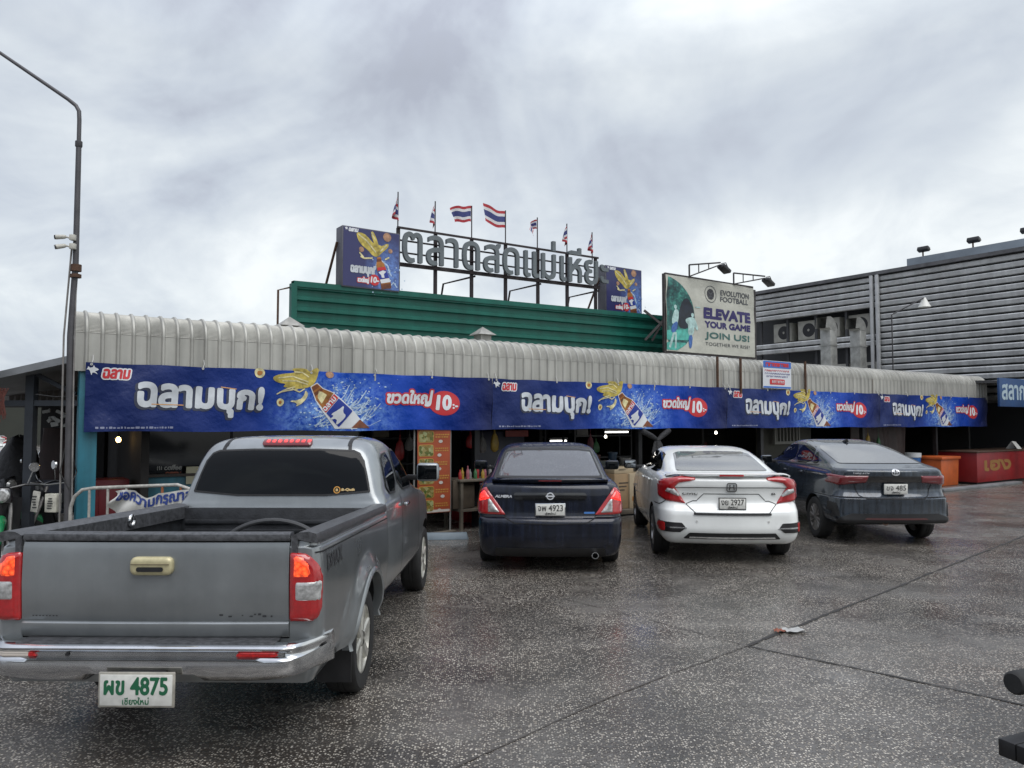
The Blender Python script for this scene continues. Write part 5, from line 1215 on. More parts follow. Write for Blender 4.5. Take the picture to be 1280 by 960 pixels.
    sheet('windscreen', shape2d([np.array([(-.70, 1.18), (.70, 1.18), (.60, 1.56), (-.60, 1.56)])], res=.03), cast_map(ct, (0, 7, 0), (1, 0, 0), (0, 0, 1), (0, -1, 0), .004, 8), TINT, cb, thick=.003)
    # load bed furniture: ribbed front board of the liner, a spare hoop, a tie ring
    m = MB(); m.span((-.74, 2.015, .70), (.74, 2.035, 1.12)); 
    for z in (.86, .93, 1.0): m.span((-.70, 1.995, z), (.70, 2.018, z+.03))
    m.build('bed_front_board', LINER, root, bevel=.004)
    m = MB(); m.tube([(.02+.45*math.cos(a), 1.90, .70+.34*math.sin(a)) for a in np.linspace(0, math.pi, 25)], .018, 8); m.build('bed_hoop', pm('hoop_grey', (.05, .052, .055), .5), root, smooth=True)
    m = MB(); m.tube([(-.70, 1.2+.03*math.cos(a), 1.125+.035*math.sin(a)) for a in np.linspace(0, 2*math.pi, 15)], .010, 8); m.build('tie_ring', CHROME, root, smooth=True)
    m = MB(); m.span((-.50, .9, .42), (.50, 4.6, .50)); m.box((0, RA, WR), (1.3, .09, .09)); m.build('chassis', WELL, root)
    return root
make_truck()

# ------------------------------------------------------------------ louvred building behind the market
LA = Vector((17.99, 26.7, 0)); LROT = math.atan2(W.y, W.x)     # its wall runs back along W; local x = along the wall, local y points away from the camera side
def lw(px, py, inset=0.0):
    """place on the louvred wall: (distance along it, height)"""
    d = ray(px, py); o = Vector((0, 0, EYE)); n = Vector((W.y, -W.x, 0)); p0 = LA+n*inset; t = (p0-o).dot(n)/d.dot(n); p = o+d*t
    return (p-LA).dot(W), p.z
def lthing(name, label, cat, t, z=0, off=0, group=None): 
    n = Vector((W.y, -W.x, 0)); return thing(name, label, cat, LA+W*t+n*off+Vector((0, 0, z)), LROT, group)
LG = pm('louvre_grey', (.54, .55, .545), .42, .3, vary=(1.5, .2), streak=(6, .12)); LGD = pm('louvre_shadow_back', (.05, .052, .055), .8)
STEEL = pm('galvanised_duct', (.33, .33, .31), .4, .6, vary=(3, .35))
AC_W = pm('condenser_case', (.40, .39, .34), .5, vary=(3, .2)); ACD = pm('condenser_fan', (.02, .02, .022), .6)
def make_louvred():
    r = lthing('louvred_building', 'tall grey building clad in horizontal metal louvres behind the market roof', 'building', 0)
    # local +y runs to the right of W, i.e. away from the camera: n = (W.y, -W.x)
    te = lw(945, 420)[0]; tm = lw(1099, 420)[0]; top = 7.85; near = -6
    zo = [(lw(1000, 424)[1], lw(1000, 398)[1]), (lw(1000, 470)[1]-.4, lw(1000, 441)[1])]
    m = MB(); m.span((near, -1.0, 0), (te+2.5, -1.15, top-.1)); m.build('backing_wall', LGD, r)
    m = MB(); m.span((near, -12, top-.05), (te+.2, .12, top)); m.build('roof', pm('roof_edge_grey', (.09, .09, .095), .6), r)
    m = MB(); m.span((near, .0, top-.04), (te+.2, .22, top+.10)); m.build('eave_gutter', pm('gutter_grey', (.12, .12, .125), .5, .2, vary=(3, .3)), r)
    def slats(x0, x1, skip, nm):
        m = MB(); z = 2.6
        while z < top-.15:
            if not any(a-.05 < z < b-.12 for a, b in skip):
                m.grid([[Vector((x, y, z+dz)) for x in (x0, x1)] for y, dz in ((-.06, .20), (.09, .175), (.115, .14), (.085, .0), (-.05, -.02))])
            z += .262
        m.build(nm, LG, r, smooth=True, sharp=30)
    slats(near, tm-.05, [], 'louvre_slats'); slats(tm+.05, te, zo, 'louvre_slats')
    m = MB()
    for x in (tm-.14, tm+.10): m.span((x, .14, 2.6), (x+.13, .27, top-.05))
    m.build('corner_pipe', pm('pipe_white_grey', (.42, .43, .43), .4, vary=(3, .15)), r, bevel=.02)
    m = MB()
    for x in np.linspace(tm+1.5, te-.2, 4): m.span((x-.05, -.2, 2.6), (x+.05, -.1, top-.2))
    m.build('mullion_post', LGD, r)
    m = MB(); p0, p1 = lw(1119, 327)[0], near; m.span((p1, -1.2, top), (p0, -.9, top+.62)); m.build('rooftop_panel', pm('rooftop_blue_grey', (.24, .28, .32), .5, .1, vary=(.6, .3)), r)
    m = MB(); m.span((tm-.5-.9*0, .0, 5.0), (tm-.46, .0, 5.0)) if False else m.span((near, -.74, 2.5), (te, -.70, 2.6)); m.build('base_rail', LG, r)
    # condensers standing in the open bays
    k = 0
    for (px, row, lab) in ((972, 0, ''), (1003, 0, ''), (1031, 0, ''), (1068, 0, ''), (1000, 1, ''), (1040, 1, ''), (1078, 1, '')):
        a, b = zo[row]; t = lw(px, 410)[0]; lab = ['pale outdoor condenser in the upper louvre gap, farthest from the white pipes', 'pale outdoor condenser in the upper louvre gap, second from the football billboard', 'pale outdoor condenser in the upper louvre gap, just behind the first steel duct', 'pale outdoor condenser in the upper louvre gap, nearest the white pipes',
             'pale outdoor condenser in the lower louvre gap, nearest the football billboard', 'pale outdoor condenser in the lower louvre gap, between the two steel ducts', 'pale outdoor condenser in the lower louvre gap, nearest the white pipes'][k]; k += 1
        c = lthing('air_conditioner', lab, 'air conditioner', t, a-.02, .52, 'condensers in the louvre gaps')
        h = min(.86, (b-a)*.95); m = MB(); m.span((-.5, -.28, 0), (.45, .2, h)); m.build('case', AC_W, c, bevel=.02)
        m = MB(); m.lathe([(.0005, .215), (.10, .215), (.27*h/.8, .205), (.29*h/.8, .20)], 22, c=(-.1, 0, h*.5), axis='Y'); f = m.build('fan_grille', ACD, c)
        m = MB(); m.lathe([(.0005, .23), (.05, .23), (.06, .21)], 12, c=(-.1, 0, h*.5), axis='Y'); m.build('fan_hub', AC_W, f)
make_louvred()
for i, (px, py, lab) in enumerate(((1137, 318, 'small black rooftop floodlight at the end of the blue-grey roof panel'), (1200, 309, 'small black rooftop floodlight in the middle of the blue-grey roof panel'), (1268, 301, 'largest black rooftop floodlight, nearest on the blue-grey roof panel'))):
    t, z = lw(px, py); c = lthing('rooftop_floodlight', lab, 'floodlight', t, 8.47, 1.05, 'lamps on the louvred building')
    m = MB(); m.tube([(0, 0, 0), (0, 0, .22)], .03, 6); m.tube([(0, 0, .2), (-.30, .0, .26)], .02, 6); m.build('bracket', RUST, c)
    m = MB(); m.box((-.05, .05, .30), (.44, .22, .17), Matrix.Rotation(R(20), 3, 'X')); m.build('lamp_head', pm('lamp_black', (.014, .014, .015), .4), c, bevel=.03)
for px, pt, lab in ((1038, 403, 'hooked galvanised exhaust duct nearer the football billboard'), (1075, 404, 'hooked galvanised exhaust duct nearer the white pipes')):
    w = 4.5; s = S(px, w); zt = Z(px, pt, w); c = fthing('exhaust_duct', lab, 'duct', s, w, 3.05, 'ducts on the market roof'); h = zt-3.05
    m = MB(); m.span((-.20, -.2, 0), (.20, .2, h-.30)); m.build('duct_shaft', STEEL, c, bevel=.02)
    rows = []
    for a in np.linspace(0, R(78), 7):
        rr = .42; cx = -.20-.08; rows.append([Vector((cx+(rr+.08-.0)*math.cos(a)-o*math.cos(a), y, h-.30+(rr+.06)*math.sin(a)-o*math.sin(a))) for o, y in ((0, -.2), (0, .2), (.40, .2), (.40, -.2))])
    q = [v+Vector((-.22, 0, -.03)) for v in rows[-1]]; rows.append(q)
    m = MB(); m.grid(rows, closed=True); m.build('duct_hood', STEEL, c)
    m = MB()
    for z in (h*.3, h*.62): m.span((-.22, -.22, z), (.22, .22, z+.04))
    m.build('duct_joint', STEEL, c)
def make_roof_lamp():
    w = 2.2; s = S(1118, w); z1 = Z(1118, 394, w); s2 = S(1152, w); z2 = Z(1152, 376, w)
    r = fthing('bracket_lamp', 'thin bracket lamp with a white bell shade in front of the louvred wall', 'lamp', s, w, 3.05); D = pm('lamp_bracket', (.035, .033, .035))
    m = MB(); m.tube([(0, 0, 0), (0, 0, z1-3.05), (.12, 0, z1-3.0), (s2-s, -.2, z2-3.05+.06), (s2-s, -.2, z2-3.05-.05)], .022, 6); m.build('lamp_pole', D, r, smooth=True)
    m = MB(); m.lathe([(.05, .06), (.07, .0), (.13, -.12), (.20, -.26), (.19, -.27), (.0005, -.25)], 20, c=(s2-s, -.2, z2-3.05)); m.build('bell_shade', pm('shade_white', (.62, .62, .58), .4), r, smooth=True)
make_roof_lamp()

# ------------------------------------------------------------------ dark stall past the end of the awning
BLK = pm('stall_black', (.010, .010, .011), .8, vary=(2, .4))
def make_corner_stall():
    r = fthing('market_stall', 'dark open stall with a black roof at the far end of the awning', 'stall', 24.6, 0)
    m = MB(); m.add([(-.9, -1.4, 3.0), (7.5, -1.8, 3.25), (7.5, 4, 3.45), (-.9, 4, 3.2), (-.9, -1.4, 2.92), (7.5, -1.8, 3.17), (7.5, 4, 3.37), (-.9, 4, 3.12)], [(3, 2, 1, 0), (4, 5, 6, 7), (0, 1, 5, 4), (1, 2, 6, 5), (2, 3, 7, 6), (3, 0, 4, 7)]); m.build('roof', pm('stall_roof', (.06, .06, .062), .5, .2, vary=(2, .3)), r)
    m = MB(); m.span((.2, 3.6, 0), (7.4, 3.7, 3.1)); m.build('rear_wall', BLK, r)
    m = MB(); m.span((7.3, -1.3, 0), (7.4, 3.55, 3.15)); m.build('side_wall', BLK, r)
    for x, y in ((.3, -.9), (3.8, -1.2), (7.2, -1.4)):
        m = MB(); m.span((x-.05, y-.05, 0), (x+.05, y+.05, 2.98)); m.build('post', BLK, r)
    m = MB(); m.span((.3, -.93, 2.35), (7.2, -.88, 2.40)); m.build('shelf_rail', pm('dull_steel', (.22, .22, .21), .5, .4), r)
make_corner_stall()
def make_stall_sign():
    w = -1.5; s0, zt = fs(1249, 472, w); zb = fs(1249, 508, w)[1]; H = zt-zb; s1 = S(1310, w)
    r = fthing('shop_sign', 'blue shop sign with white Thai lettering hanging at the dark stall', 'sign', s0, w, zb)
    m = MB(); m.span((0, 0, 0), (s1-s0, .06, H)); m.build('sign_board', pm('sign_blue', (.010, .05, .15), .45, vary=(2, .2)), r, bevel=.008)
    sheet('lettering', shape2d(fit(text_loops('สลาก'), .14, 1.55, H*.26, H*.78), off=.018, res=.014), plane_map((0, 0, 0), (1, 0, 0), (0, 0, 1), (0, -1, 0)), pm('sign_pale', (.33, .42, .47), .5), r)
make_stall_sign()
def make_red_counter():
    w = -.55; s0, z1 = fs(1221, 566, w); s1 = S(1330, w); 
    r = fthing('red_counter', 'long red stall counter with faded gold Thai lettering, papers on top', 'counter', s0, w)
    m = MB(); m.span((0, 0, .06), (s1-s0, 1.1, z1)); m.build('counter_body', pm('counter_red', (.22, .012, .014), .4, vary=(1.5, .25)), r, bevel=.012)
    m = MB(); m.span((-.03, -.03, z1), (s1-s0, 1.13, z1+.04)); m.build('counter_top', pm('counter_top_brown', (.07, .04, .025), .6, vary=(3, .3)), r, bevel=.008)
    m = MB(); m.span((.04, .04, 0), (s1-s0, 1.06, .058)); m.build('plinth', BLK, r)
    a, b = fs(1231, 588, w), fs(1263, 574, w)
    sheet('lettering', shape2d(fit(text_loops('เฮง'), a[0]-s0, b[0]-s0, a[1], b[1]), off=.028, res=.016), plane_map((0, 0, 0), (1, 0, 0), (0, 0, 1), (0, -1, 0)), pm('faded_gold', (.26, .13, .035), .6), r)
    return s0, w, z1
rc = make_red_counter()
m = MB(); m.add([(0, 0, 0), (.30, 0, 0), (.34, .18, .22), (.04, .18, .24), (.30, .01, 0), (.06, .36, 0)], [(0, 1, 2, 3), (3, 2, 4, 5)])
s, z = fs(1272, 563, rc[1]+.2); tag(m.build('menu_card', pm('card_white', (.6, .6, .57), .6), loc=F(s, rc[1]+.2, rc[2]+.042), rot=ROT), 'folded white card standing on the red counter', 'card')
def bin_(name, label, px, pyt, w, wid, mat, lid=True, cat='bin', group=None, taper=1.0, mat2=None):
    s, zt = fs(px, pyt, w); r = fthing(name, label, cat, s, w, 0, group)
    m = MB(); m.box((0, 0, zt*.46), (wid*.92, wid*.7, zt*.92), taper=1.06); m.build('tub', mat, r, bevel=.03)
    m = MB(); m.box((0, 0, zt*.95), (wid*1.04, wid*.82, zt*.10)); m.build('lid', mat2 or mat, r, bevel=.02)
    return r, zt
bin_('plastic_tub', 'orange lidded plastic cool box standing by the market wall beside the red counter', 1170, 570, .1, 1.05, pm('orange_plastic', (.42, .085, .015), .45, vary=(4, .2)), cat='cool box')
bin_('plastic_tub', 'dark blue lidded plastic tub between the orange cool box and the red counter', 1200, 574, .4, .75, pm('navy_plastic', (.012, .016, .06), .45, vary=(4, .2)), cat='tub')
s, zt = fs(1141, 566, .3); r = fthing('paint_bucket', 'blue round bucket with a pale rim beside the orange cool box', 'bucket', s, .3)
m = MB(); m.lathe([(.0005, .0), (.17, .0), (.20, zt*.86)], 24); m.build('bucket_wall', pm('bucket_blue', (.02, .10, .28), .4, vary=(8, .3)), r, smooth=True); m = MB(); m.lathe([(.20, zt*.86), (.215, zt*.87), (.215, zt), (.0005, zt)], 24); m.build('bucket_lid', pm('bucket_rim', (.45, .47, .48), .4), r)
m = MB(); m.span((-2.2, -.12, 0), (2.4, .12, .07)); tag(m.build('kerb', pm('kerb_grey', (.16, .165, .17), .55, vary=(2, .3)), loc=F(S(1222, -1.0), -1.0), rot=ROT, bevel=.01), kind='structure')
m = MB(); m.grid([[Vector((x, .04*math.sin(x*7)+.02*math.sin(x*17+z*3), z)) for x in np.linspace(0, 2.9, 60)] for z in np.linspace(.2, 2.4, 12)])
tag(m.build('hanging_tarpaulin', pm('dull_tarp', (.050, .036, .034), .6, vary=(2, .4)), loc=F(S(1062, .7), .7), rot=ROT, smooth=True), 'dull brown tarpaulin hung as a wall behind the dark grey fastback', 'tarpaulin')
m = MB(); 
for k in range(7): m.span((.08+.14*k, -.02, 1.30), (.12+.14*k, .02, 1.75))
m.span((0, -.03, 1.75), (1.05, .03, 1.82)); m.span((0, -.03, 1.23), (1.05, .03, 1.30)); m.span((0, -.03, 1.3), (.05, .03, 1.75)); m.span((1.0, -.03, 1.3), (1.05, .03, 1.75))
tag(m.build('wall_grille', pm('grille_pale', (.20, .20, .18), .6), loc=F(S(967, 1.1), 1.1), rot=ROT), 'pale barred grille on the inner wall behind the roof of the dark grey fastback', 'grille')
m = MB(); m.span((0, 0, 0), (2.2, .08, 2.5)); tag(m.build('stall_partition', pm('dull_olive_wall', (.06, .06, .05), .8, vary=(2, .3)), loc=F(S(950, 1.2), 1.25), rot=ROT), 'plain dull olive partition behind the dark grey fastback, holding the barred grille', 'wall')

# ------------------------------------------------------------------ inside the market, dim behind the cars
TUBE = pm('lit_tube', (.8, .8, .8), .4, emit=((1, .97, .92), 3)); BULB = pm('lit_bulb', (.8, .8, .8), .4, emit=((1, .93, .80), 4)); WARM = pm('lit_warm_bulb', (.8, .6, .3), .4, emit=((1, .62, .22), 10))
LC = pm('lamp_cord', (.02, .02, .02), .7)
def tube_lamp(label, px, py, w, ln):
    s, z = fs(px, py, w); r = fthing('tube_light', label, 'tube light', s, w, z, 'lights inside the market')
    m = MB(); m.span((-ln/2, -.03, .03), (ln/2, .03, .075)); m.build('lamp_batten', pm('batten_white', (.4, .4, .4), .5), r)
    m = MB(); m.tube([(-ln/2+.03, 0, 0), (ln/2-.03, 0, 0)], .016, 8); m.build('lit_tube', TUBE, r)
    m = MB(); m.tube([(-ln*.4, 0, .07), (-ln*.4, 0, 2.9-z)], .006, 5); m.tube([(ln*.4, 0, .07), (ln*.4, 0, 2.9-z)], .006, 5); m.build('hanging_cord', LC, r)
def bulb_lamp(label, px, py, w, mat=BULB, rad=.045):
    s, z = fs(px, py, w); r = fthing('hanging_bulb', label, 'light bulb', s, w, z, 'lights inside the market')
    m = MB(); m.lathe([(.0005, -rad), (rad*.7, -rad*.75), (rad, 0), (rad*.8, rad*.7), (rad*.4, rad*1.3)], 14); m.build('bulb', mat, r, smooth=True)
    m = MB(); m.lathe([(rad*.42, rad*1.25), (rad*.5, rad*1.3), (rad*.5, rad*2.4), (.0005, rad*2.5)], 10); m.tube([(0, 0, rad*2.4), (0, 0, 2.9-z)], .005, 5); m.build('bulb_holder', LC, r)
bulb_lamp('warm orange bulb glowing in the coffee shop beside the teal pillar', 148, 550, 1.4, WARM, .035)
bulb_lamp('white bulb in the coffee shop, above the grey pickup, nearer the teal pillar', 220, 540, 1.2, BULB, .03); bulb_lamp('white bulb in the coffee shop, under the exclamation mark of the banner', 248, 541, 2.0, BULB, .03); bulb_lamp('small white bulb over the roof edge of the grey pickup', 284, 545, 2.5, BULB, .025)
tube_lamp('long lit tube light above the gap between the navy and white sedans', 771, 540, 2.0, .75); tube_lamp('short lit tube light just past the long one, over the gap between sedans', 800, 540, 4.0, .35)
bulb_lamp('pair-mounted white bulb beside the long tube light', 757, 546, 2.2, BULB, .032); tube_lamp('lit tube light hanging behind the roof of the navy sedan', 698, 551, 3.5, .55)
bulb_lamp('bright bulb above the roof of the white sedan', 895, 541, 2.0, BULB, .035); bulb_lamp('small bulb over the near roof corner of the white sedan', 846, 538, 2.5, BULB, .03); tube_lamp('tilted-looking tube light deep inside above the white sedan', 858, 545, 5.0, .7)
bulb_lamp('tiny reddish bulb far inside behind the navy sedan mirror', 628, 538, 3.0, WARM, .03)

# coffee shop at the near end: pillar, counter, glass front
TEAL = pm('teal_paint', (.025, .155, .21), .5, vary=(1.6, .25), streak=(9, .2))
s0 = S(98, .02); s1 = S(122, .02)
m = MB(); m.span((0, 0, 0), (s1-s0, .22, 2.45)); tag(m.build('teal_pillar', TEAL, loc=F(s0, .03), rot=ROT, bevel=.01), 'teal painted square pillar under the near end of the awning', 'pillar')
def make_coffee_front():
    w = 1.0; sa, za = fs(180, 597, w); sb = 4.4
    r = fthing('coffee_counter', 'teal coffee shop counter with dark glass front above, seen over the pickup bed', 'counter', sa, w)
    m = MB(); m.span((0, 0, 0), (sb-sa, .5, za)); m.build('counter_body', TEAL, r, bevel=.01)
    m = MB(); m.span((-.04, -.05, za), (sb-sa, .55, za+.04)); m.build('counter_top', pm('dark_wood', (.03, .02, .014), .5, vary=(4, .3)), r)
    m = MB(); m.span((.0, .10, za+.045), (sb-sa, .112, 2.35)); g = m.build('shop_glass', pm('dark_shop_glass', (.006, .006, .007), .08, 0, .3), r)
    m = MB()
    for x in (0, 1.2, sb-sa-.03): m.span((x, .08, za+.045), (x+.03, .13, 2.35))
    m.build('window_frame', pm('dark_steel', (.03, .03, .032)), r)
    def words_(nm, s, x0, y0, x1, y1, mat, grow):
        a, b = fs(x0, y1, w), fs(x1, y0, w); sheet(nm, shape2d(fit(text_loops(s, .15 if s == 'coffee' else 0), a[0]-sa, b[0]-sa, a[1], b[1]), off=grow, res=.008), plane_map((0, .10, 0), (1, 0, 0), (0, 0, 1), (0, -1, 0), .006), mat, g)
    words_('window_lettering', 'coffee', 207, 581, 229, 588, pm('window_letter_grey', (.30, .30, .28), .6), .003)
    words_('window_lettering', 'III', 198, 583, 204, 588, pm('window_letter_grey', (.30, .30, .28)), .002)
    words_('window_lettering', 'OPEN', 208, 590, 228, 595, pm('window_letter_red', (.30, .08, .04), .6), .004)
    return r
make_coffee_front()
m = MB(); m.span((0, 0, 1.05), (.30, .02, 1.3)); s, z = fs(232, 592, 1.0)
tag(m.build('paper_card', pm('card_cream', (.42, .40, .28), .6), loc=F(s, .96, z-1.2), rot=ROT), 'small cream card on the coffee shop glass beside the pickup cab', 'card')
s0 = S(121, .9); z = fs(130, 600, .9)[1]; r = fthing('red_cabinet', 'dark red cabinet standing between the teal pillar and the coffee counter', 'cabinet', s0, .9)
m = MB(); m.span((0, 0, .05), (.42, .5, z)); m.build('cabinet_body', pm('cabinet_red', (.16, .010, .016), .45, vary=(3, .3)), r, bevel=.015); m = MB(); m.span((.05, -.02, .15), (.37, -.002, z-.1)); m.build('cabinet_door', pm('cabinet_red', (.16, .01, .016)), r, bevel=.006)
m = MB(); m.span((.03, .03, 0), (.39, .47, .048)); m.build('plinth', BLK, r)

# pipe barrier with a drooping notice cloth
def make_barrier():
    D = 8.75; p = lambda x, y: at(x, y, D)
    r = thing('pipe_barrier', 'white and rust-orange pipe barrier carrying a crumpled cloth notice by the pickup bed', 'barrier', (0, D, 0)); WP = pm('barrier_white', (.36, .35, .32), .5, vary=(20, .3)); OP = pm('barrier_orange', (.30, .10, .035), .6, vary=(20, .4))
    q = lambda x, y: tuple(p(x, y)-Vector((0, D, 0)))
    xL, xR = q(88, 640)[0], q(243, 640)[0]; zt = q(120, 610)[2]; zr = q(230, 606)[2]
    m = MB(); m.tube([(xL, 0, 0), (xL, 0, zt-.22), (xL+.04, 0, zt-.10), (xL+.13, 0, zt-.02), (xL+.26, 0, zt), (xR-.2, 0, zr), (xR-.05, 0, zr-.05), (xR, 0, zr-.2), (xR, 0, 0)], .020, 10); m.tube([(xL, 0, .25), (xR, 0, .25)], .016, 8); m.build('barrier_frame', WP, r, smooth=True)
    for x, mt in ((112, WP), (135, WP), (158, WP), (203, OP), (226, OP)):
        xx = q(x, 610)[0]; m = MB(); m.tube([(xx, 0, .25), (xx, 0, zt+(zr-zt)*(xx-xL)/(xR-xL)-.01)], .015, 8); m.build('barrier_bar', mt, r, smooth=True)
    for xx in (xL, xR): m = MB(); m.span((xx-.03, -.25, 0), (xx+.03, .25, .03)); m.build('barrier_foot', WP, r)
make_barrier()
def make_barrier_cloth():
    D = 8.70; x0, x1 = at(140, 620, D).x, at(250, 620, D).x; zt = at(140, 612, D).z
    r = thing('cloth_notice', 'crumpled white cloth notice with blue Thai writing hung on the pipe barrier', 'notice', (x0, D, 0)); L = x1-x0
    def P(x, z):
        u = x/L; v = (zt-z)/.62; top = -.07*max(0, 1-abs(u-.40)/.12)**.7*max(0, 1-v)+.02*math.sin(u*9); k = math.exp(-u*6)
        return Vector((x+.04*k*math.sin(v*16), .012*math.sin(u*14+v*3)+.05*k*math.sin(v*19+u*20)-.02*math.sin(u*5), z+top))
    m = MB(); m.grid([[P(x, z) for x in np.linspace(0, L, 50)] for z in np.linspace(zt-.62, zt-.02, 24)]); m.build('cloth_sheet', pm('cloth_white', (.50, .50, .47), .7, vary=(6, .2)), r, smooth=True, sharp=180)
    a, b = at(143, 632, D), at(231, 620, D)
    lay = lambda A, B: ((lambda q: q+Vector((0, -.010, 0)))(P(A, B)), Vector((0, -1, 0)))
    sheet('lettering', shape2d(fit(text_loops('ขอความกรุณาส'), .06, L*.90, zt-.175, zt-.04), off=.006, res=.008), lay, pm('cloth_blue', (.02, .045, .20), .6), r)
make_barrier_cloth()

# menu board, crates, boxes, cooler
def make_menu():
    w = -.02; s0, s1 = S(522, w), S(563, w); zt, zb = 1.655, Z(545, 641, w); r = fthing('menu_banner', 'tall orange food menu banner with small dish pictures, beside the pickup cab', 'menu board', s0, w, 0)
    Wd = s1-s0; OR = pm('menu_orange', (.30, .060, .022), .5, vary=(2, .25)); m = MB(); m.grid([[Vector((x, .008*math.sin(z*5+x*3), z)) for x in np.linspace(0, Wd, 8)] for z in np.linspace(zb, zt+.15, 22)]); m.build('banner_sheet', OR, r, smooth=True)
    lay = lambda off: (lambda a, b: (Vector((a, .008*math.sin(b*5+a*3)-off, b)), Vector((0, -1, 0))))
    fr, dish = [], []; n = 6; h = (zt-zb)/n
    for k in range(n): z = zb+h*k; dish.append(rrect(.03, z+.03, Wd*.48, z+h-.02, .03))
    sheet('picture_border', shape2d(dish, off=.012, res=.012), lay(.003), pm('menu_yellow', (.40, .20, .04), .5), r)
    DI = pm('dish_print', (.12, .17, .035), .5); nt = DI.node_tree; N = nt.nodes; tc = N.new('ShaderNodeTexCoord'); v = N.new('ShaderNodeTexVoronoi'); v.inputs['Scale'].default_value = 22; nt.links.new(tc.outputs['Object'], v.inputs['Vector']); rp = N.new('ShaderNodeValToRGB'); e = rp.color_ramp.elements; e[0].color = (.03, .08, .012, 1); e[1].color = (.30, .34, .16, 1); q = e.new(.5); q.color = (.20, .13, .03, 1)
    sc_ = N.new('ShaderNodeSeparateColor'); nt.links.new(v.outputs['Color'], sc_.inputs[0]); nt.links.new(sc_.outputs[0], rp.inputs[0]); nt.links.new(rp.outputs[0], N['Principled BSDF'].inputs['Base Color'])
    sheet('dish_picture', shape2d(dish, res=.012), lay(.006), DI, r)
    rnd = random.Random(4); L = []; price = []
    for k in range(n):
        z = zb+h*k
        for row in range(2):
            x = Wd*.54
            while x < Wd*.92: ww = rnd.uniform(.015, .04); L.append(rect(x, z+h*(.62-.17*row), x+ww, z+h*(.62-.17*row)+.022)); x += ww+.01
        price.append(circle(Wd*rnd.uniform(.62, .82), z+h*.18, .038, .026))
    sheet('menu_writing', shape2d(L, res=.008), lay(.004), pm('menu_yellow', (.4, .2, .04)), r); 
    for pr in price: sheet('price_disc', shape2d([pr], res=.008), lay(.005), pm('menu_white', (.45, .42, .38), .5), r)
    sheet('foot_strip', shape2d([rect(.01, zb+.01, Wd-.01, zb+.05)], res=.02), lay(.004), pm('menu_white', (.45, .42, .38)), r)
    m = MB(); m.tube([(Wd+.03, .05, 0), (Wd+.03, .05, 2.4)], .016, 8); m.tube([(-.03, .05, 0), (-.03, .05, 2.4)], .016, 8); m.build('banner_post', pm('dull_steel', (.22, .22, .21)), r)
make_menu()
WOOD = pm('grey_wood', (.10, .085, .065), .7, vary=(3, .35)); CARD = pm('cardboard', (.27, .185, .10), .75, vary=(2.5, .18)); CARD2 = pm('pale_cardboard', (.36, .29, .19), .75, vary=(2.5, .18)); REDP = pm('cooler_red', (.34, .012, .018), .4, vary=(2, .25))
def bx(w, px, pyt, pyb, wd, dp):
    s = S(px, w); return s, max(0, Z(px, pyb, w)), Z(px, pyt, w)
# serving bench with a plank top
s0 = S(566, .25); zt = Z(585, 598, .25); r = fthing('serving_bench', 'rough plank bench with a worn top in front of the red cooler', 'bench', s0, .15)
m = MB(); m.span((0, -.15, zt-.04), (1.35, .45, zt)); m.build('bench_top', WOOD, r, bevel=.006); m = MB(); m.span((.02, -.12, .30), (.7, .30, .34)); m.build('bench_shelf', WOOD, r)
for x, y in ((.05, -.1), (1.3, -.1), (.05, .4), (1.3, .4)): m = MB(); m.span((x-.025, y-.025, 0), (x+.025, y+.025, zt-.042)); m.build('leg', WOOD, r)
m = MB(); m.span((0, -.16, .02), (.62, -.05, .07)); tag(m.build('timber_offcut', WOOD, loc=F(S(524, -.25), -.25), rot=ROT+R(6), bevel=.006), 'grey timber offcut lying on the ground under the menu banner', 'timber')
s0 = S(583, .75); zt = Z(600, 603, .75); r = fthing('ice_cooler', 'bright red ice cooler with white label patches behind the plank bench', 'cooler', s0, .75)
m = MB(); m.span((0, 0, .42), (1.25, .6, zt)); m.build('cooler_body', REDP, r, bevel=.03); m = MB(); m.span((-.02, -.02, zt+.003), (1.27, .62, zt+.07)); m.build('lid', REDP, r, bevel=.02)
m = MB(); m.span((.12, -.012, zt-.16), (.34, -.001, zt-.05)); m.span((.62, -.012, zt-.16), (.84, -.001, zt-.05)); m.build('label_patch', pm('patch_white', (.45, .45, .44), .5), r)
r = fthing('ice_cooler', 'lower darker red cooler on the floor under the bright red one', 'cooler', s0, .77); m = MB(); m.span((.02, 0, 0), (1.2, .55, .34)); m.build('cooler_body', pm('cooler_dark_red', (.20, .010, .014), .4, vary=(2, .25)), r, bevel=.03); m = MB(); m.span((.0, -.02, .343), (1.22, .57, .41)); m.build('lid', pm('cooler_dark_red', (.2, .01, .014)), r, bevel=.02)
m = MB(); m.span((0, 0, .35), (.42, .30, .82)); tag(m.build('wooden_crate', pm('crate_brown', (.06, .045, .03), .8, vary=(3, .4)), loc=F(S(566, .12), .10), rot=ROT, bevel=.008), 'brown wooden crate on the shelf of the plank bench', 'crate')
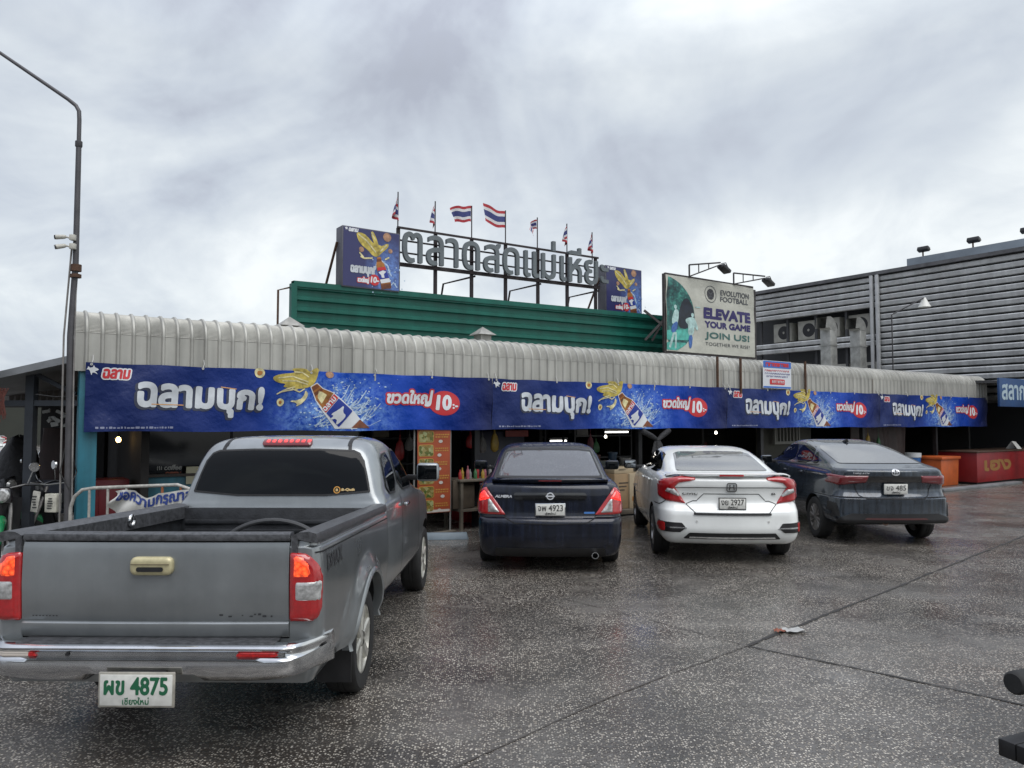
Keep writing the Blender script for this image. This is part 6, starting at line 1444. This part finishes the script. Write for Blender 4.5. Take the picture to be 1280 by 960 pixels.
# cardboard boxes between the two sedans
def carton(label, px, pyt, z0, w, wd, dp, mat, tape=True, hh=None):
    s, zt = fs(px, pyt, w); h = hh or (zt-z0); r = fthing('cardboard_box', label, 'cardboard box', s, w, z0, 'cartons between the sedans')
    m = MB(); m.span((0, 0, 0), (wd, dp, h)); m.build('carton', mat, r, bevel=.006)
    if tape: m = MB(); m.span((wd*.1, -.004, h*.22), (wd*.95, -.001, h*.34)); m.build('brown_tape', pm('tape_brown', (.30, .13, .03), .4), r)
    m = MB()
    for k in range(3): m.span((wd*.22, -.003, h*(.72-.1*k)), (wd*(.7-.1*k), -.0005, h*(.76-.1*k)))
    m.build('printed_marks', pm('carton_ink', (.07, .05, .035), .7), r)
m = MB(); m.span((0, 0, .03), (1.6, .8, .12)); 
tag(m.build('pallet', WOOD, loc=F(S(768, -.1), -.1), rot=ROT, bevel=.006), 'low wooden pallet under the cardboard boxes between the sedans', 'pallet')
carton('tall plain cardboard box on the pallet beside the navy sedan', 768, 593, .123, .02, .52, .5, CARD, False); carton('tall printed cardboard box with brown tape, nearer the white sedan', 787, 592, .123, -.02, .62, .5, CARD2)
carton('flat open carton lying on top of the plain tall box', 768, 589, fs(768, 593, .02)[1]+.005, .05, .50, .4, CARD2, False, .12)
m = MB(); s, z = fs(762, 578, .5); m.lathe([(.0005, 0), (.17, 0), (.20, z-.9), (.18, z-.88), (.0005, z-.89)], 20, c=(0, 0, .9)); tag(m.build('grey_bucket', pm('bucket_grey', (.09, .10, .095), .5, vary=(5, .3)), loc=F(s, .85), rot=ROT, smooth=True), 'dull grey-green bucket above the cardboard boxes', 'bucket')
m = MB(); m.span((-.3, -.2, 0), (.9, .5, .90)); tag(m.build('stall_table', WOOD, loc=F(s, .85), rot=ROT, bevel=.01), 'plain dark stall table behind the cardboard boxes', 'table')
for px, py, lab in ((553, 671, 'blue-grey concrete wheel stop in front of the pickup and the menu banner'), (782, 640, 'blue-grey concrete wheel stop between the navy sedan and the white sedan')):
    g = ground(px, py+3); m = MB(); m.add([(-.40, -.09, 0), (.40, -.09, 0), (.40, .09, 0), (-.40, .09, 0), (-.37, -.05, .10), (.37, -.05, .10), (.37, .05, .10), (-.37, .05, .10)], [(3, 2, 1, 0), (4, 5, 6, 7), (0, 1, 5, 4), (1, 2, 6, 5), (2, 3, 7, 6), (3, 0, 4, 7)])
    tag(m.build('wheel_stop', pm('wheel_stop_grey', (.15, .19, .22), .5, vary=(4, .2)), loc=g, rot=R(4), bevel=.01), lab, 'wheel stop', 'wheel stops')
# tied bundle of dark netting hanging over the white sedan
def make_bundle():
    w = -.12; s, z = fs(822, 549, w); r = fthing('tied_netting', 'dark shade netting gathered and tied in a bundle under the banner, over the white sedan', 'netting', s, w, z); NT = pm('shade_netting', (.016, .016, .018), .7, vary=(16, .7), bump=(40, .02))
    def flute(pts, rs):
        rows = []
        for (c, rr) in zip(pts, rs): rows.append([Vector(c)+Vector((math.cos(a)*rr*(1+.25*math.sin(5*a+c[2]*9)), math.sin(a)*rr*.6*(1+.25*math.cos(4*a)), 0)) for a in np.linspace(0, 2*math.pi, 40, endpoint=False)])
        return rows
    m = MB(); m.grid(flute([(0, 0, .0), (.01, 0, -.10), (.0, 0, -.25), (-.02, 0, -.42), (.02, 0, -.60)], [.05, .10, .14, .16, .10]), closed=True); m.build('netting_tail', NT, r, smooth=True)
    for sg in (-1, 1): m = MB(); m.tube([(0, 0, -.02), (sg*.14, .02, .06), (sg*.38, .06, .17)], [.035, .055, .06], 12); m.build('netting_fold', NT, r, smooth=True)
    m = MB(); m.tube([(.055*math.cos(a), .045*math.sin(a), -.01) for a in np.linspace(0, 2*math.pi, 12)], .010, 6); m.build('cord', LC, r)
make_bundle()
# pots, baskets and tubs crowding the table behind the cartons
for k, (dx, dy, rr_, hh, c, lab) in enumerate(((-.18, .0, .11, .16, (.20, .20, .19), 'dull aluminium pot on the stall table behind the cartons'), (.05, .12, .09, .22, (.10, .025, .02), 'dark red tin on the stall table behind the cartons'), (.30, -.02, .13, .10, (.28, .23, .12), 'shallow straw basket on the stall table behind the cartons'),
        (.52, .14, .10, .26, (.03, .06, .10), 'tall blue jar on the stall table behind the cartons'), (.74, .0, .12, .14, (.30, .29, .27), 'white foam tub on the stall table behind the cartons'))):
    q = F(S(762, .5)+dx, .85+dy, .903); m = MB(); m.lathe([(.0005, 0), (rr_*.8, 0), (rr_, hh*.85), (rr_*1.08, hh*.86), (rr_*1.08, hh), (rr_*.9, hh), (rr_*.85, hh*.9), (.0005, hh*.9)], 18)
    tag(m.build(('cooking_pot', 'tin', 'straw_basket', 'storage_jar', 'foam_tub')[k], pm('ware_%s' % ('alu', 'red', 'straw', 'blue', 'foam')[k], c, .45, .6 if k == 0 else 0, vary=(9, .3)), loc=q, rot=ROT, smooth=True), lab, ('pot', 'tin', 'basket', 'jar', 'tub')[k])
# small goods along the fronts
PLC = [pm('bag_%s' % n, c, .45, vary=(8, .4)) for n, c in (('red', (.30, .02, .02)), ('clear', (.22, .22, .21)), ('yellow', (.34, .22, .03)), ('green', (.04, .14, .05)), ('pink', (.32, .10, .12)))]
for i, (px, py, w) in enumerate(((588, 545, .9), (603, 548, 1.2), (618, 543, .8), (745, 553, 1.3), (738, 547, 1.6), (500, 552, 1.0), (512, 548, 1.4), (1085, 545, .5), (1098, 548, .6))):
    s, z = fs(px, py, w); m = MB(); hgt = .22+.05*(i % 3)
    rows = [[Vector((math.cos(a)*rr*(1+.12*math.sin(3*a+i)), math.sin(a)*rr*.6, dz*hgt)) for a in np.linspace(0, 2*math.pi, 16, endpoint=False)] for rr, dz in ((.012, .35), (.02, .1), (.06, -.1), (.085, -.5), (.08, -.85), (.03, -1.0))]
    m.grid(rows, closed=True); m.tube([(0, 0, .3*hgt), (0, 0, 2.6-z)], .004, 5); nm = ('red', 'clear', 'yellow', 'green', 'pink')[i % 5]
    tag(m.build('hanging_bag', PLC[i % 5], loc=F(s, w, z), rot=ROT, smooth=True), '%s plastic bag hung from the market beam %s' % (nm, ('above the plank bench', 'above the red cooler', 'behind the navy sedan mirror', 'over the plain tall carton', 'beside the long tube light', 'close to the menu banner', 'behind the pickup wing mirror', 'in front of the brown tarpaulin', 'at the edge of the brown tarpaulin')[i]), 'plastic bag', 'bags hung in the market')
s0, zt = fs(570, 598, .15); zt = Z(585, 598, .25)
for k in range(9):
    m = MB(); h = .16+.03*(k % 3); m.lathe([(.0005, 0), (.028, 0), (.030, .01), (.030, h*.6), (.012, h*.8), (.012, h), (.0005, h)], 12)
    tag(m.build('sauce_bottle', PLC[(k*2) % 5], loc=F(s0+.06+.075*k, .12+.05*(k % 2), zt+.002), rot=ROT, smooth=True), 'small sauce bottle standing in the row on the plank bench', 'bottle', 'sauce bottles on the plank bench')
for i, (px, w, lab, c) in enumerate(((600, .4, 'low red crate on the ground in front of the dark red cooler', 0), (757, .6, 'small yellow crate on the ground behind the cardboard boxes', 2), (1128, .8, 'green crate on the ground beside the blue bucket', 3), (1112, .9, 'pink crate on the ground by the brown tarpaulin', 4))):
    m = MB()
    for z in (0, .08, .16, .24): m.span((0, 0, z), (.45, .32, z+.05))
    m.span((.01, .01, 0), (.44, .31, .27)); tag(m.build('plastic_crate', PLC[c], loc=F(S(px, w), w), rot=ROT), lab, 'crate', 'plastic crates')
# dim goods further in
rnd = random.Random(11)
GOODS = [pm('goods_%s' % n, c, .6, vary=(3, .3)) for n, c in (('olive', (.06, .065, .04)), ('brown', (.09, .06, .04)), ('grey', (.10, .10, .10)), ('maroon', (.10, .02, .02)), ('cream', (.22, .19, .14)), ('navy', (.02, .025, .06)))]
gl = ['steel goods rack with mixed parcels behind the navy sedan roof', 'steel goods rack with mixed parcels between the coffee shop and the menu banner', 'steel goods rack with mixed parcels above the cardboard boxes', 'steel goods rack with mixed parcels behind the white sedan roof', 'steel goods rack with mixed parcels near the far end of the market']
for i, (px, w, n) in enumerate(((640, 2.2, 5), (470, 2.6, 5), (755, 2.6, 6), (880, 2.6, 5), (1195, 2.0, 4))):
    r = fthing('goods_rack', gl[i], 'shelf', S(px, w), w, 0, 'goods racks in the market'); D = pm('dark_steel', (.03, .03, .032))
    for z in (.4, .95, 1.45): m = MB(); m.span((-.9, 0, z), (.9, .45, z+.03)); m.build('shelf_board', D, r)
    for x in (-.88, .88):
        for y in (.02, .43): m = MB(); m.span((x-.02, y-.02, 0), (x+.02, y+.02, 1.9)); m.build('leg', D, r)
    for k in range(n):
        z = (.43, .98, 1.48)[k % 3]; x = -.7+1.4*rnd.random(); a, h = rnd.uniform(.18, .4), rnd.uniform(.15, .32); q = F(S(px, w)+x, w+.22, z+.003)
        m = MB(); m.box((0, 0, h/2), (a, .3, h)); o = m.build('parcel', rnd.choice(GOODS), loc=q, rot=ROT, bevel=.012)
        tag(o, 'small dim parcel on the '+gl[i].replace('steel ', '').replace(' with mixed parcels', ''), 'parcel', 'parcels on rack '+' '.join(gl[i].split()[-3:]))
m = MB(); m.span((0, 0, .0), (1.1, .7, 1.62)); tag(m.build('drinks_fridge', pm('fridge_navy', (.012, .012, .03), .4), loc=F(S(598, 1.5), 1.5), rot=ROT, bevel=.03), 'tall dark navy drinks fridge behind the red cooler', 'fridge')
m = MB(); m.span((0, 0, 1.50), (.55, .02, 1.62)); tag(m.build('price_sign', pm('dim_red_sign', (.25, .03, .02), .5), loc=F(S(632, 1.45), 1.45), rot=ROT), 'small dim red sign with pale edge above the navy sedan mirror', 'sign')

# ------------------------------------------------------------------ street lamp, cameras, meter boxes
def make_street_lamp():
    D = 8.95; base = at(83.5, 700, D); base.z = 0; r = thing('street_lamp', 'tall thin grey lamp post with a long bent top arm beside the awning', 'street lamp', base)
    P = lambda x, y: at(x, y, D)-base; K = pm('lamp_post_grey', (.085, .083, .088), .5, .4, vary=(3, .3)); top = P(98.5, 180)
    m = MB(); m.tube([(0, 0, 0), P(88, 420), P(94.5, 330), top], [.038, .036, .034, .030], 14); m.lathe([(.0, 0)]*0 or [(.033, -.04), (.040, -.03), (.040, .03), (.026, .04)], 14, c=top); m.build('lamp_post', K, r, smooth=True)
    e = P(99.5, 140); far = P(-70, 20)
    pts = [top, P(99.2, 150), P(98.8, 139), P(95, 132), P(85, 124), P(0, 66), far]
    m = MB(); m.tube(pts, [.024, .024, .024, .023, .022, .020, .019], 12); m.build('lamp_arm', K, r, smooth=True)
    m = MB(); m.box(far+Vector((-.22, 0, .0)), (.55, .2, .10)); m.build('lamp_head', pm('lamp_head_grey', (.25, .25, .25), .4), r, bevel=.03)
    m = MB(); m.tube([Vector((-.09, -.01, 0)), P(81, 420)+Vector((0, -.02, 0)), P(89.5, 312)], .011, 8); m.tube([Vector((.07, -.03, 0)), P(92, 470), P(93.5, 420), P(95.5, 345)], .009, 8); m.build('cable_conduit', pm('conduit_grey', (.20, .19, .18), .5, vary=(6, .3)), r, smooth=True)
    m = MB(); m.lathe([(.045, -.04), (.058, -.04), (.058, .04), (.045, .04)], 14, c=P(95.2, 335)); m.lathe([(.045, -.02), (.060, -.02), (.060, .02), (.045, .02)], 14, c=P(94.7, 345)); m.build('clamp_band', RUST, r)
    return base, D
LB, LD = make_street_lamp()
CASE = pm('camera_case', (.46, .45, .40), .45, vary=(6, .15))
for i, (px, py, mat, tilt, lab) in enumerate(((84, 297, CASE, (-.9, -.25, -.10), 'upper white bullet camera on the lamp post, dark lens hood outwards'), (84, 308, CASE, (-.75, -.55, -.28), 'lower white bullet camera on the lamp post, tilted down'))):
    p = at(91 if i == 0 else 91, py, LD-.06); r = thing('security_camera', lab, 'security camera', p, 0, 'cameras on the lamp post'); d = Vector(tilt).normalized()
    m = MB(); m.box((0, -.0, .0), (.10, .09, .11)); m.build('junction_box', CASE, r, bevel=.012); r.scale = (.62, .62, .62)
    a = Vector((-.05, -.02, -.01)); b = a+Vector((-.05, -.03, .015)); m = MB(); m.tube([a, b, b+d*.05], .018, 8); m.build('camera_bracket', CASE, r, smooth=True)
    m = MB(); m.tube([b, b+d*.04, b+d*.17], [.03, .042, .046], 16); m.build('camera_body', CASE, r, smooth=True, sharp=50)
    m = MB(); m.tube([b+d*.165, b+d*.195], .043, 16); m.build('camera_lens', pm('lens_black', (.006, .006, .007), .15), r, smooth=True, sharp=50)
for px, py0, py1, wd, mat, lab in ((66, 617, 640, .15, pm('meter_white', (.48, .47, .40), .5, vary=(12, .35)), 'squarer white meter box beside the lamp post foot'), (44, 614, 640, .09, pm('meter_board', (.40, .39, .35), .6, vary=(14, .4)), 'narrow tilted white board with black marks beside the meter box')):
    a, b = at(px, py1, 9.0), at(px, py0, 9.0); r = thing('meter_box' if wd > .1 else 'notice_board', lab, 'meter box' if wd > .1 else 'board', a, R(-8)); h = b.z-a.z
    m = MB(); m.box((0, 0, h/2), (wd, .09 if wd > .1 else .015, h), Matrix.Rotation(R(0 if wd > .1 else 8), 3, 'Y')); m.build('box_case' if wd > .1 else 'board_face', mat, r, bevel=.008 if wd > .1 else .002)
    m = MB(); rn = random.Random(px)
    for k in range(5): m.span((-.03+rn.uniform(-.01, .01), -.052 if wd > .1 else -.014, h*(.2+.13*k)), (.02+rn.uniform(-.01, .015), -.047 if wd > .1 else -.009, h*(.25+.13*k)))
    m.build('black_marks', INKB, r)
# ------------------------------------------------------------------ dark steel shed beside the lamp post
def make_shed():
    D = 9.6; r = thing('steel_shed', 'dark steel-framed shed with a low grey sheet roof beyond the lamp post', 'shed', (at(70, 600, D).x, D, 0)); o = Vector((at(70, 600, D).x, D, 0)); P = lambda x, y, d=D: at(x, y, d)-o
    ST = pm('shed_blue_grey', (.030, .036, .045), .6, .2, vary=(3, .35)); x0 = P(40, 500).x
    for x, w in ((39.5, .105), (-80, .105)):
        xx = P(x, 500).x; m = MB(); m.span((xx-w/2, -.05, 0), (xx+w/2, .05, 2.38)); m.build('post', ST, r)
    za, zb = P(20, 466).z, P(102, 447).z; xa, xb = P(-120, 466).x, P(103, 447).x
    m = MB(); m.add([(xa, -.3, za-.32), (xb, -.3, zb), (xb, 3.6, zb+.1), (xa, 3.6, za), (xa, -.3, za-.40), (xb, -.3, zb-.09), (xb, 3.6, zb), (xa, 3.6, za-.1)], [(3, 2, 1, 0), (4, 5, 6, 7), (0, 1, 5, 4), (1, 2, 6, 5), (2, 3, 7, 6), (3, 0, 4, 7)]); m.build('roof', pm('shed_roof_grey', (.19, .20, .21), .5, .3, vary=(2, .3)), r)
    m = MB(); m.bar(P(-80, 504), P(100, 504), .07); m.bar(P(46, 468), P(95, 493), .05); m.build('tie_beam', ST, r)
    m = MB(); m.span((P(52, 500, 12.2).x, 2.6, 0), (P(132, 500, 12.2).x, 2.7, 2.6)); m.build('back_wall', BLK, r); m = MB(); m.span((P(-90, 500, 12.2).x, 2.62, 2.02), (P(52, 500, 12.2).x, 2.68, 2.5)); m.build('roof_shade_board', BLK, r)  # the black upper board is added as the shade under the shed roof
    m = MB(); n = 40; m.grid([[Vector((P(-60+i*4, 480, 11.6).x, 2.0+.03*(i % 2), z)) for i in range(n)] for z in (2.06, 2.36)]); m.build('sheet_lining', pm('old_sheet', (.12, .115, .11), .6, .2, vary=(4, .4)), r)
    m = MB(); m.span((P(-80, 500).x, 3.4, 0), (P(-40, 500).x, 3.5, 2.0)); m.build('side_wall', BLK, r)
    m = MB(); rr = random.Random(4); rows = []
    for j in range(6): rows.append([Vector((P(-60+i*8, 470).x, -.5-.25*j, 2.30+.14*math.sin(i*1.1+j)+.03*rr.random()+.05*j)) for i in range(12)])
    m.grid(rows); m.build('torn_roof_sheet', pm('rotten_sheet', (.030, .024, .022), .9, vary=(6, .6)), r)
    return o
SO = make_shed()
m = MB(); rr = random.Random(9)
for k in range(9):
    x = rr.uniform(-.05, .05); m.tube([(x, rr.uniform(-.03, .03), 0), (x+rr.uniform(-.06, .06), 0, -.15), (x+rr.uniform(-.05, .05), 0, -.32-.1*rr.random())], .007, 5)
tag(m.build('hanging_rope', pm('rope_maroon', (.09, .025, .018), .8), loc=at(5, 485, 9.2), smooth=True), 'tangle of reddish rope hanging from the shed roof', 'rope')
# things hung at the back of the shed
m = MB(); rows = []
for j in range(9): rows.append([Vector((.16*math.cos(a)*(1+.2*math.sin(3*a+j)), .10*math.sin(a), -.12*j)) for a in np.linspace(0, 2*math.pi, 18, endpoint=False)])
m.grid(rows, closed=True); tag(m.build('work_jacket', pm('jacket_dark', (.035, .022, .022), .8, vary=(5, .4)), loc=at(68, 535, 10.5), smooth=True), 'dark brown work jacket hanging in the shed behind the lamp post', 'jacket')
m = MB()
for k in range(12): m.box((rr.uniform(-.15, .15), rr.uniform(-.05, .05), rr.uniform(0, .22)), (rr.uniform(.05, .14), .02, rr.uniform(.02, .06)), Matrix.Rotation(rr.uniform(-1, 1), 3, 'Y'))
tag(m.build('plastic_bags', pm('crumpled_plastic', (.30, .31, .30), .4), loc=at(70, 532, 10.2)), 'crumpled pale plastic bags hung high in the shed behind the lamp post', 'bags')
m = MB(); rows = []
for z, k in ((0, 1.0), (.4, .98), (.8, .9), (1.15, .8), (1.4, .62), (1.55, .35), (1.58, .02)): rows.append([Vector((.34*k*math.cos(a)*(1+.10*math.sin(5*a+z*3)), .30*k*math.sin(a)*(1+.12*math.sin(4*a+z*5)), z+.03*math.sin(3*a))) if z > 0 else Vector((.34*math.cos(a), .30*math.sin(a), 0)) for a in np.linspace(0, 2*math.pi, 28, endpoint=False)])
m.grid(rows, closed=True); tag(m.build('draped_cover', pm('cover_dark', (.014, .014, .017), .6, vary=(5, .5), bump=(14, .02)), loc=Vector((at(22, 600, 10.9).x, 10.9, 0)), smooth=True), 'dark crumpled cover draped over a stack behind the motorcycles', 'cover')
m = MB(); m.span((-.22, 0, 0), (.22, .35, .62)); m.span((-.20, .02, .625), (.20, .33, 1.0)); tag(m.build('stacked_crate', pm('crate_dim', (.03, .035, .05), .7, vary=(4, .5)), loc=Vector((at(62, 600, 10.3).x, 10.3, 0)), bevel=.01), 'dim blue-grey plastic crate stack in the shed behind the meter boxes', 'crate')
m = MB(); m.tube([at(38, 604, 9.4), at(60, 606, 9.35), at(84, 603, 9.1)], .010, 6); tag(m.build('shed_rail', pm('dull_steel', (.22, .22, .21)), smooth=True), 'thin bent steel rail tied between the shed post and the lamp post', 'rail')
m = MB(); m.tube([at(45, 493, 9.2), at(70, 496, 9.1), at(97, 495, 9.0)], .006, 5); m.tube([at(85, 560, 9.0)+Vector((0, -.06, 0)), at(80, 590, 9.0)+Vector((0, -.08, 0)), at(92, 610, 9.0)+Vector((0, -.1, 0)), at(96, 590, 9.1), at(92, 575, 9.05)], .007, 5); tag(m.build('loose_cable', LC, smooth=True), 'loose black cable looped round the lamp post and shed beam', 'cable')

# parked motorcycles under the shed
def make_motorcycle():
    r = thing('parked_motorcycle', 'dark motorcycle with green front mudguard, partly out of view beside the shed post', 'motorcycle', (at(12, 600, 8.9).x-.10, 8.9, 0), R(28)); K = pm('bike_black', (.012, .012, .014), .35, coat=.5); GRN = pm('bike_green', (.01, .17, .06), .3, coat=.6)
    for y in (0, 1.25):
        w = thing('wheel', None, None, (0, y, .30)); w.parent = r
        m = MB(); m.lathe([(.20, -.035), (.25, -.05), (.285, -.04), (.30, 0), (.285, .04), (.25, .05), (.20, .035)], 30, axis='X'); m.build('tyre', RUBBER, w, smooth=True)
        m = MB(); m.lathe([(.21, -.03), (.21, .03)], 30, axis='X')
        for k in range(10): a = k*math.pi/5; m.tube([(0, .02*math.cos(a), .02*math.sin(a)), (0, .21*math.cos(a), .21*math.sin(a))], .005, 5)
        m.build('rim', ALLOY, w)
    m = MB()
    for x in (-.09, .09): m.tube([(x, 0, .30), (x, .16, .72), (x*.8, .24, .95)], .022, 8)
    m.build('front_fork', ALLOY_D, r, smooth=True)
    m = MB(); m.tube([(-.36, .34, 1.02), (-.22, .26, 1.03), (0, .24, .98), (.22, .26, 1.03), (.36, .34, 1.02)], .016, 8); h = m.build('handlebar', K, r, smooth=True)
    for x in (-.24, .24): m = MB(); m.tube([(x, .26, 1.03), (x*1.25, .22, 1.20)], .008, 6); m.lathe([(.0005, .0), (.055, .0), (.06, .02), (.0005, .03)], 14, c=(x*1.3, .20, 1.24), axis='Y'); m.build('wing_mirror', CHROME, h, smooth=True)
    m = MB(); m.box((0, .14, .92), (.24, .16, .20), taper=.8); m.build('headlight_cowl', K, r, bevel=.05); m = MB(); m.lathe([(.0005, .04), (.06, .045), (.085, .07)], 16, c=(0, .0, .92), axis='Y'); m.build('headlight', CLEAR, r, smooth=True)
    m = MB(); m.add([(-.20, .22, .88), (0, .12, .90), (.20, .22, .88), (-.17, .30, .45), (0, .20, .42), (.17, .30, .45)], [(0, 1, 4, 3), (1, 2, 5, 4)]); m.build('front_panel', K, r)
    m = MB(); m.tube([(0, -.28, .40), (0, -.14, .58), (0, .06, .63), (0, .24, .50)], [.05, .065, .065, .05], 10); m.build('mudguard', GRN, r, smooth=True)
    m = MB(); m.tube([(0, .45, .80), (0, .75, .79), (0, 1.15, .84), (0, 1.35, .84)], [.09, .13, .12, .06], 12); m.build('seat', BLACK, r, smooth=True); m = MB(); m.box((0, .62, .42), (.26, .40, .30)); m.build('engine', ALLOY_D, r, bevel=.05); m = MB(); m.tube([(0, .3, .85), (0, .4, .5), (0, .9, .45), (0, 1.25, .32)], .035, 8); m.tube([(.14, .6, .3), (.16, 1.0, .28), (.16, 1.45, .36)], [.025, .035, .05], 10); m.build('frame', K, r, smooth=True)
    return r
bike = make_motorcycle()
c = copy_tree(bike); c.location = (at(20, 600, 10.4).x, 10.4, 0); c.rotation_euler = (0, 0, R(75)); c['label'] = 'second dark motorcycle standing deeper in under the shed roof'; c['group'] = bike['group'] = 'motorcycles under the shed'
c = copy_tree(bike); c.location = (at(31, 600, 9.6).x-.1, 9.75, 0); c.rotation_euler = (0, 0, R(-35)); c['label'] = 'dark motorcycle standing close behind the shed post, turned the other way'; c['group'] = bike['group']
for px, Y, a, lab in ((3, 11.8, -60, 'dark motorcycle at the back of the shed, nearest the far parked car'), (27, 12.6, 40, 'dark motorcycle at the back of the shed, nearest the hanging jacket')):
    c = copy_tree(bike); c.location = (at(px, 600, Y).x, Y, 0); c.rotation_euler = (0, 0, R(a)); c['label'] = lab; c['group'] = bike['group']
# far parked car and boundary hedge seen through the shed
c = copy_tree(white_car); c.location = (at(-6, 528, 36).x, 36, 0); c.rotation_euler = (0, 0, R(75)); c['label'] = 'white car parked far off, glimpsed under the shed roof'; c['group'] = 'cars parked beyond the shed'
m = MB(); m.span((-70, 60, 0), (-8, 60.3, 3.0)); tag(m.build('boundary_wall', pm('far_wall', (.035, .038, .03), .8, vary=(.3, .3))), 'plain dark boundary wall far behind the shed', 'wall')

# ------------------------------------------------------------------ hand cart at the frame's edge, litter
def make_cart():
    b = at(1247, 922, 3.15); z = b.z; r = thing('hand_cart', 'black steel hand cart with a rubber grip, only its corner in view', 'cart', (b.x, b.y, 0), R(24)); K = pm('cart_black', (.013, .013, .014), .45, .2, vary=(12, .5), bump=(60, .001))
    m = MB(); t = .07
    m.span((0, -t, z-t), (1.2, 0, z)); m.span((0, -.57, z-t), (1.2, -.5, z)); m.span((0, -.498, z-t), (t, -t-.002, z)); m.span((1.13, -.498, z-t), (1.2, -t-.002, z)); m.span((.5, -.498, z-t), (.56, -t-.002, z)); m.build('cart_frame', K, r, bevel=.006)
    for x, y in ((.25, -.08), (.25, -.46), (1.1, -.08), (1.1, -.46)):
        m = MB(); m.span((x-.02, y-.02, .12), (x+.02, y+.02, z-t-.002)); l = m.build('leg', K, r); m = MB(); m.lathe([(.0005, -.018), (.05, -.018), (.06, -.008), (.06, .008), (.05, .018), (.0005, .018)], 20, c=(x, y, .06), axis='X'); m.build('castor_wheel', RUBBER, l, smooth=True)
    g = at(1268, 854, 3.30)-Vector((b.x, b.y, 0)); g = Matrix.Rotation(R(-24), 3, 'Z') @ g
    m = MB(); m.lathe([(.0005, 0), (.040, 0), (.048, .010), (.050, .03), (.048, .30), (.02, .31)], 20, c=(g.x-.01, g.y, g.z), axis='X'); m.build('rubber_grip', RUBBER, r, smooth=True)
    m = MB(); m.tube([(g.x+.28, g.y, g.z), (g.x+.9, g.y, g.z)], .02, 8); m.tube([(g.x+.9, g.y, g.z), (g.x+.9, g.y, z-.01)], .02, 8); m.build('grip_bar', K, r, smooth=True)
make_cart()
g = ground(985, 791); m = MB(); rr = random.Random(6)
m.grid([[Vector((x*.045+rr.uniform(-.006, .006), y*.03, .006+.016*abs(math.sin(x*2.2+y*1.7))+.006*rr.random())) for x in range(-2, 3)] for y in range(-2, 3)]); tag(m.build('crushed_cup', pm('clear_plastic_scrap', (.34, .34, .33), .35), loc=g+Vector((.06, .03, 0)), rot=.3), 'crumpled clear plastic scrap lying on the pavement joint', 'litter')
m = MB(); m.grid([[Vector((x*.022+rr.uniform(-.004, .004), y*.022, .006+.02*abs(math.sin(x*1.9+y*2.3)))) for x in range(-2, 3)] for y in range(-2, 3)]); tag(m.build('torn_wrapper', pm('wrapper_rust', (.20, .055, .025), .5), loc=g+Vector((-.07, .02, 0))), 'small rust-red torn wrapper beside the plastic scrap on the pavement', 'litter')

# ------------------------------------------------------------------ an unseen shop row added behind the camera: it darkens what the cars mirror
r = thing('added_shop_row', 'unseen two-storey shop row with dark open fronts, added to darken the car reflections', 'building', (0, -32, 0)); SW = pm('added_row_wall', (.16, .15, .14), .8, vary=(.5, .3))
m = MB(); m.span((-34, -6, 2.9), (34, 0, 5.6)); m.build('upper_wall', SW, r)
m = MB(); m.span((-34, -6, 0), (34, -4, 2.9)); m.build('rear_wall', BLK, r)
m = MB(); m.add([(-34.5, 1.8, 2.7), (34.5, 1.8, 2.7), (34.5, .01, 3.3), (-34.5, .01, 3.3)], [(0, 1, 2, 3)]); m.build('canopy', GALV, r)
for k in range(18): m = MB(); m.span((-34+4*k-.15, -3.9, 0), (-34+4*k+.15, -.05, 2.88)); m.build('party_wall', SW, r)
for k in range(17): m = MB(); m.span((-33+4*k, .005, 3.7), (-31+4*k, .03, 5.0)); m.build('window', TINT, r)
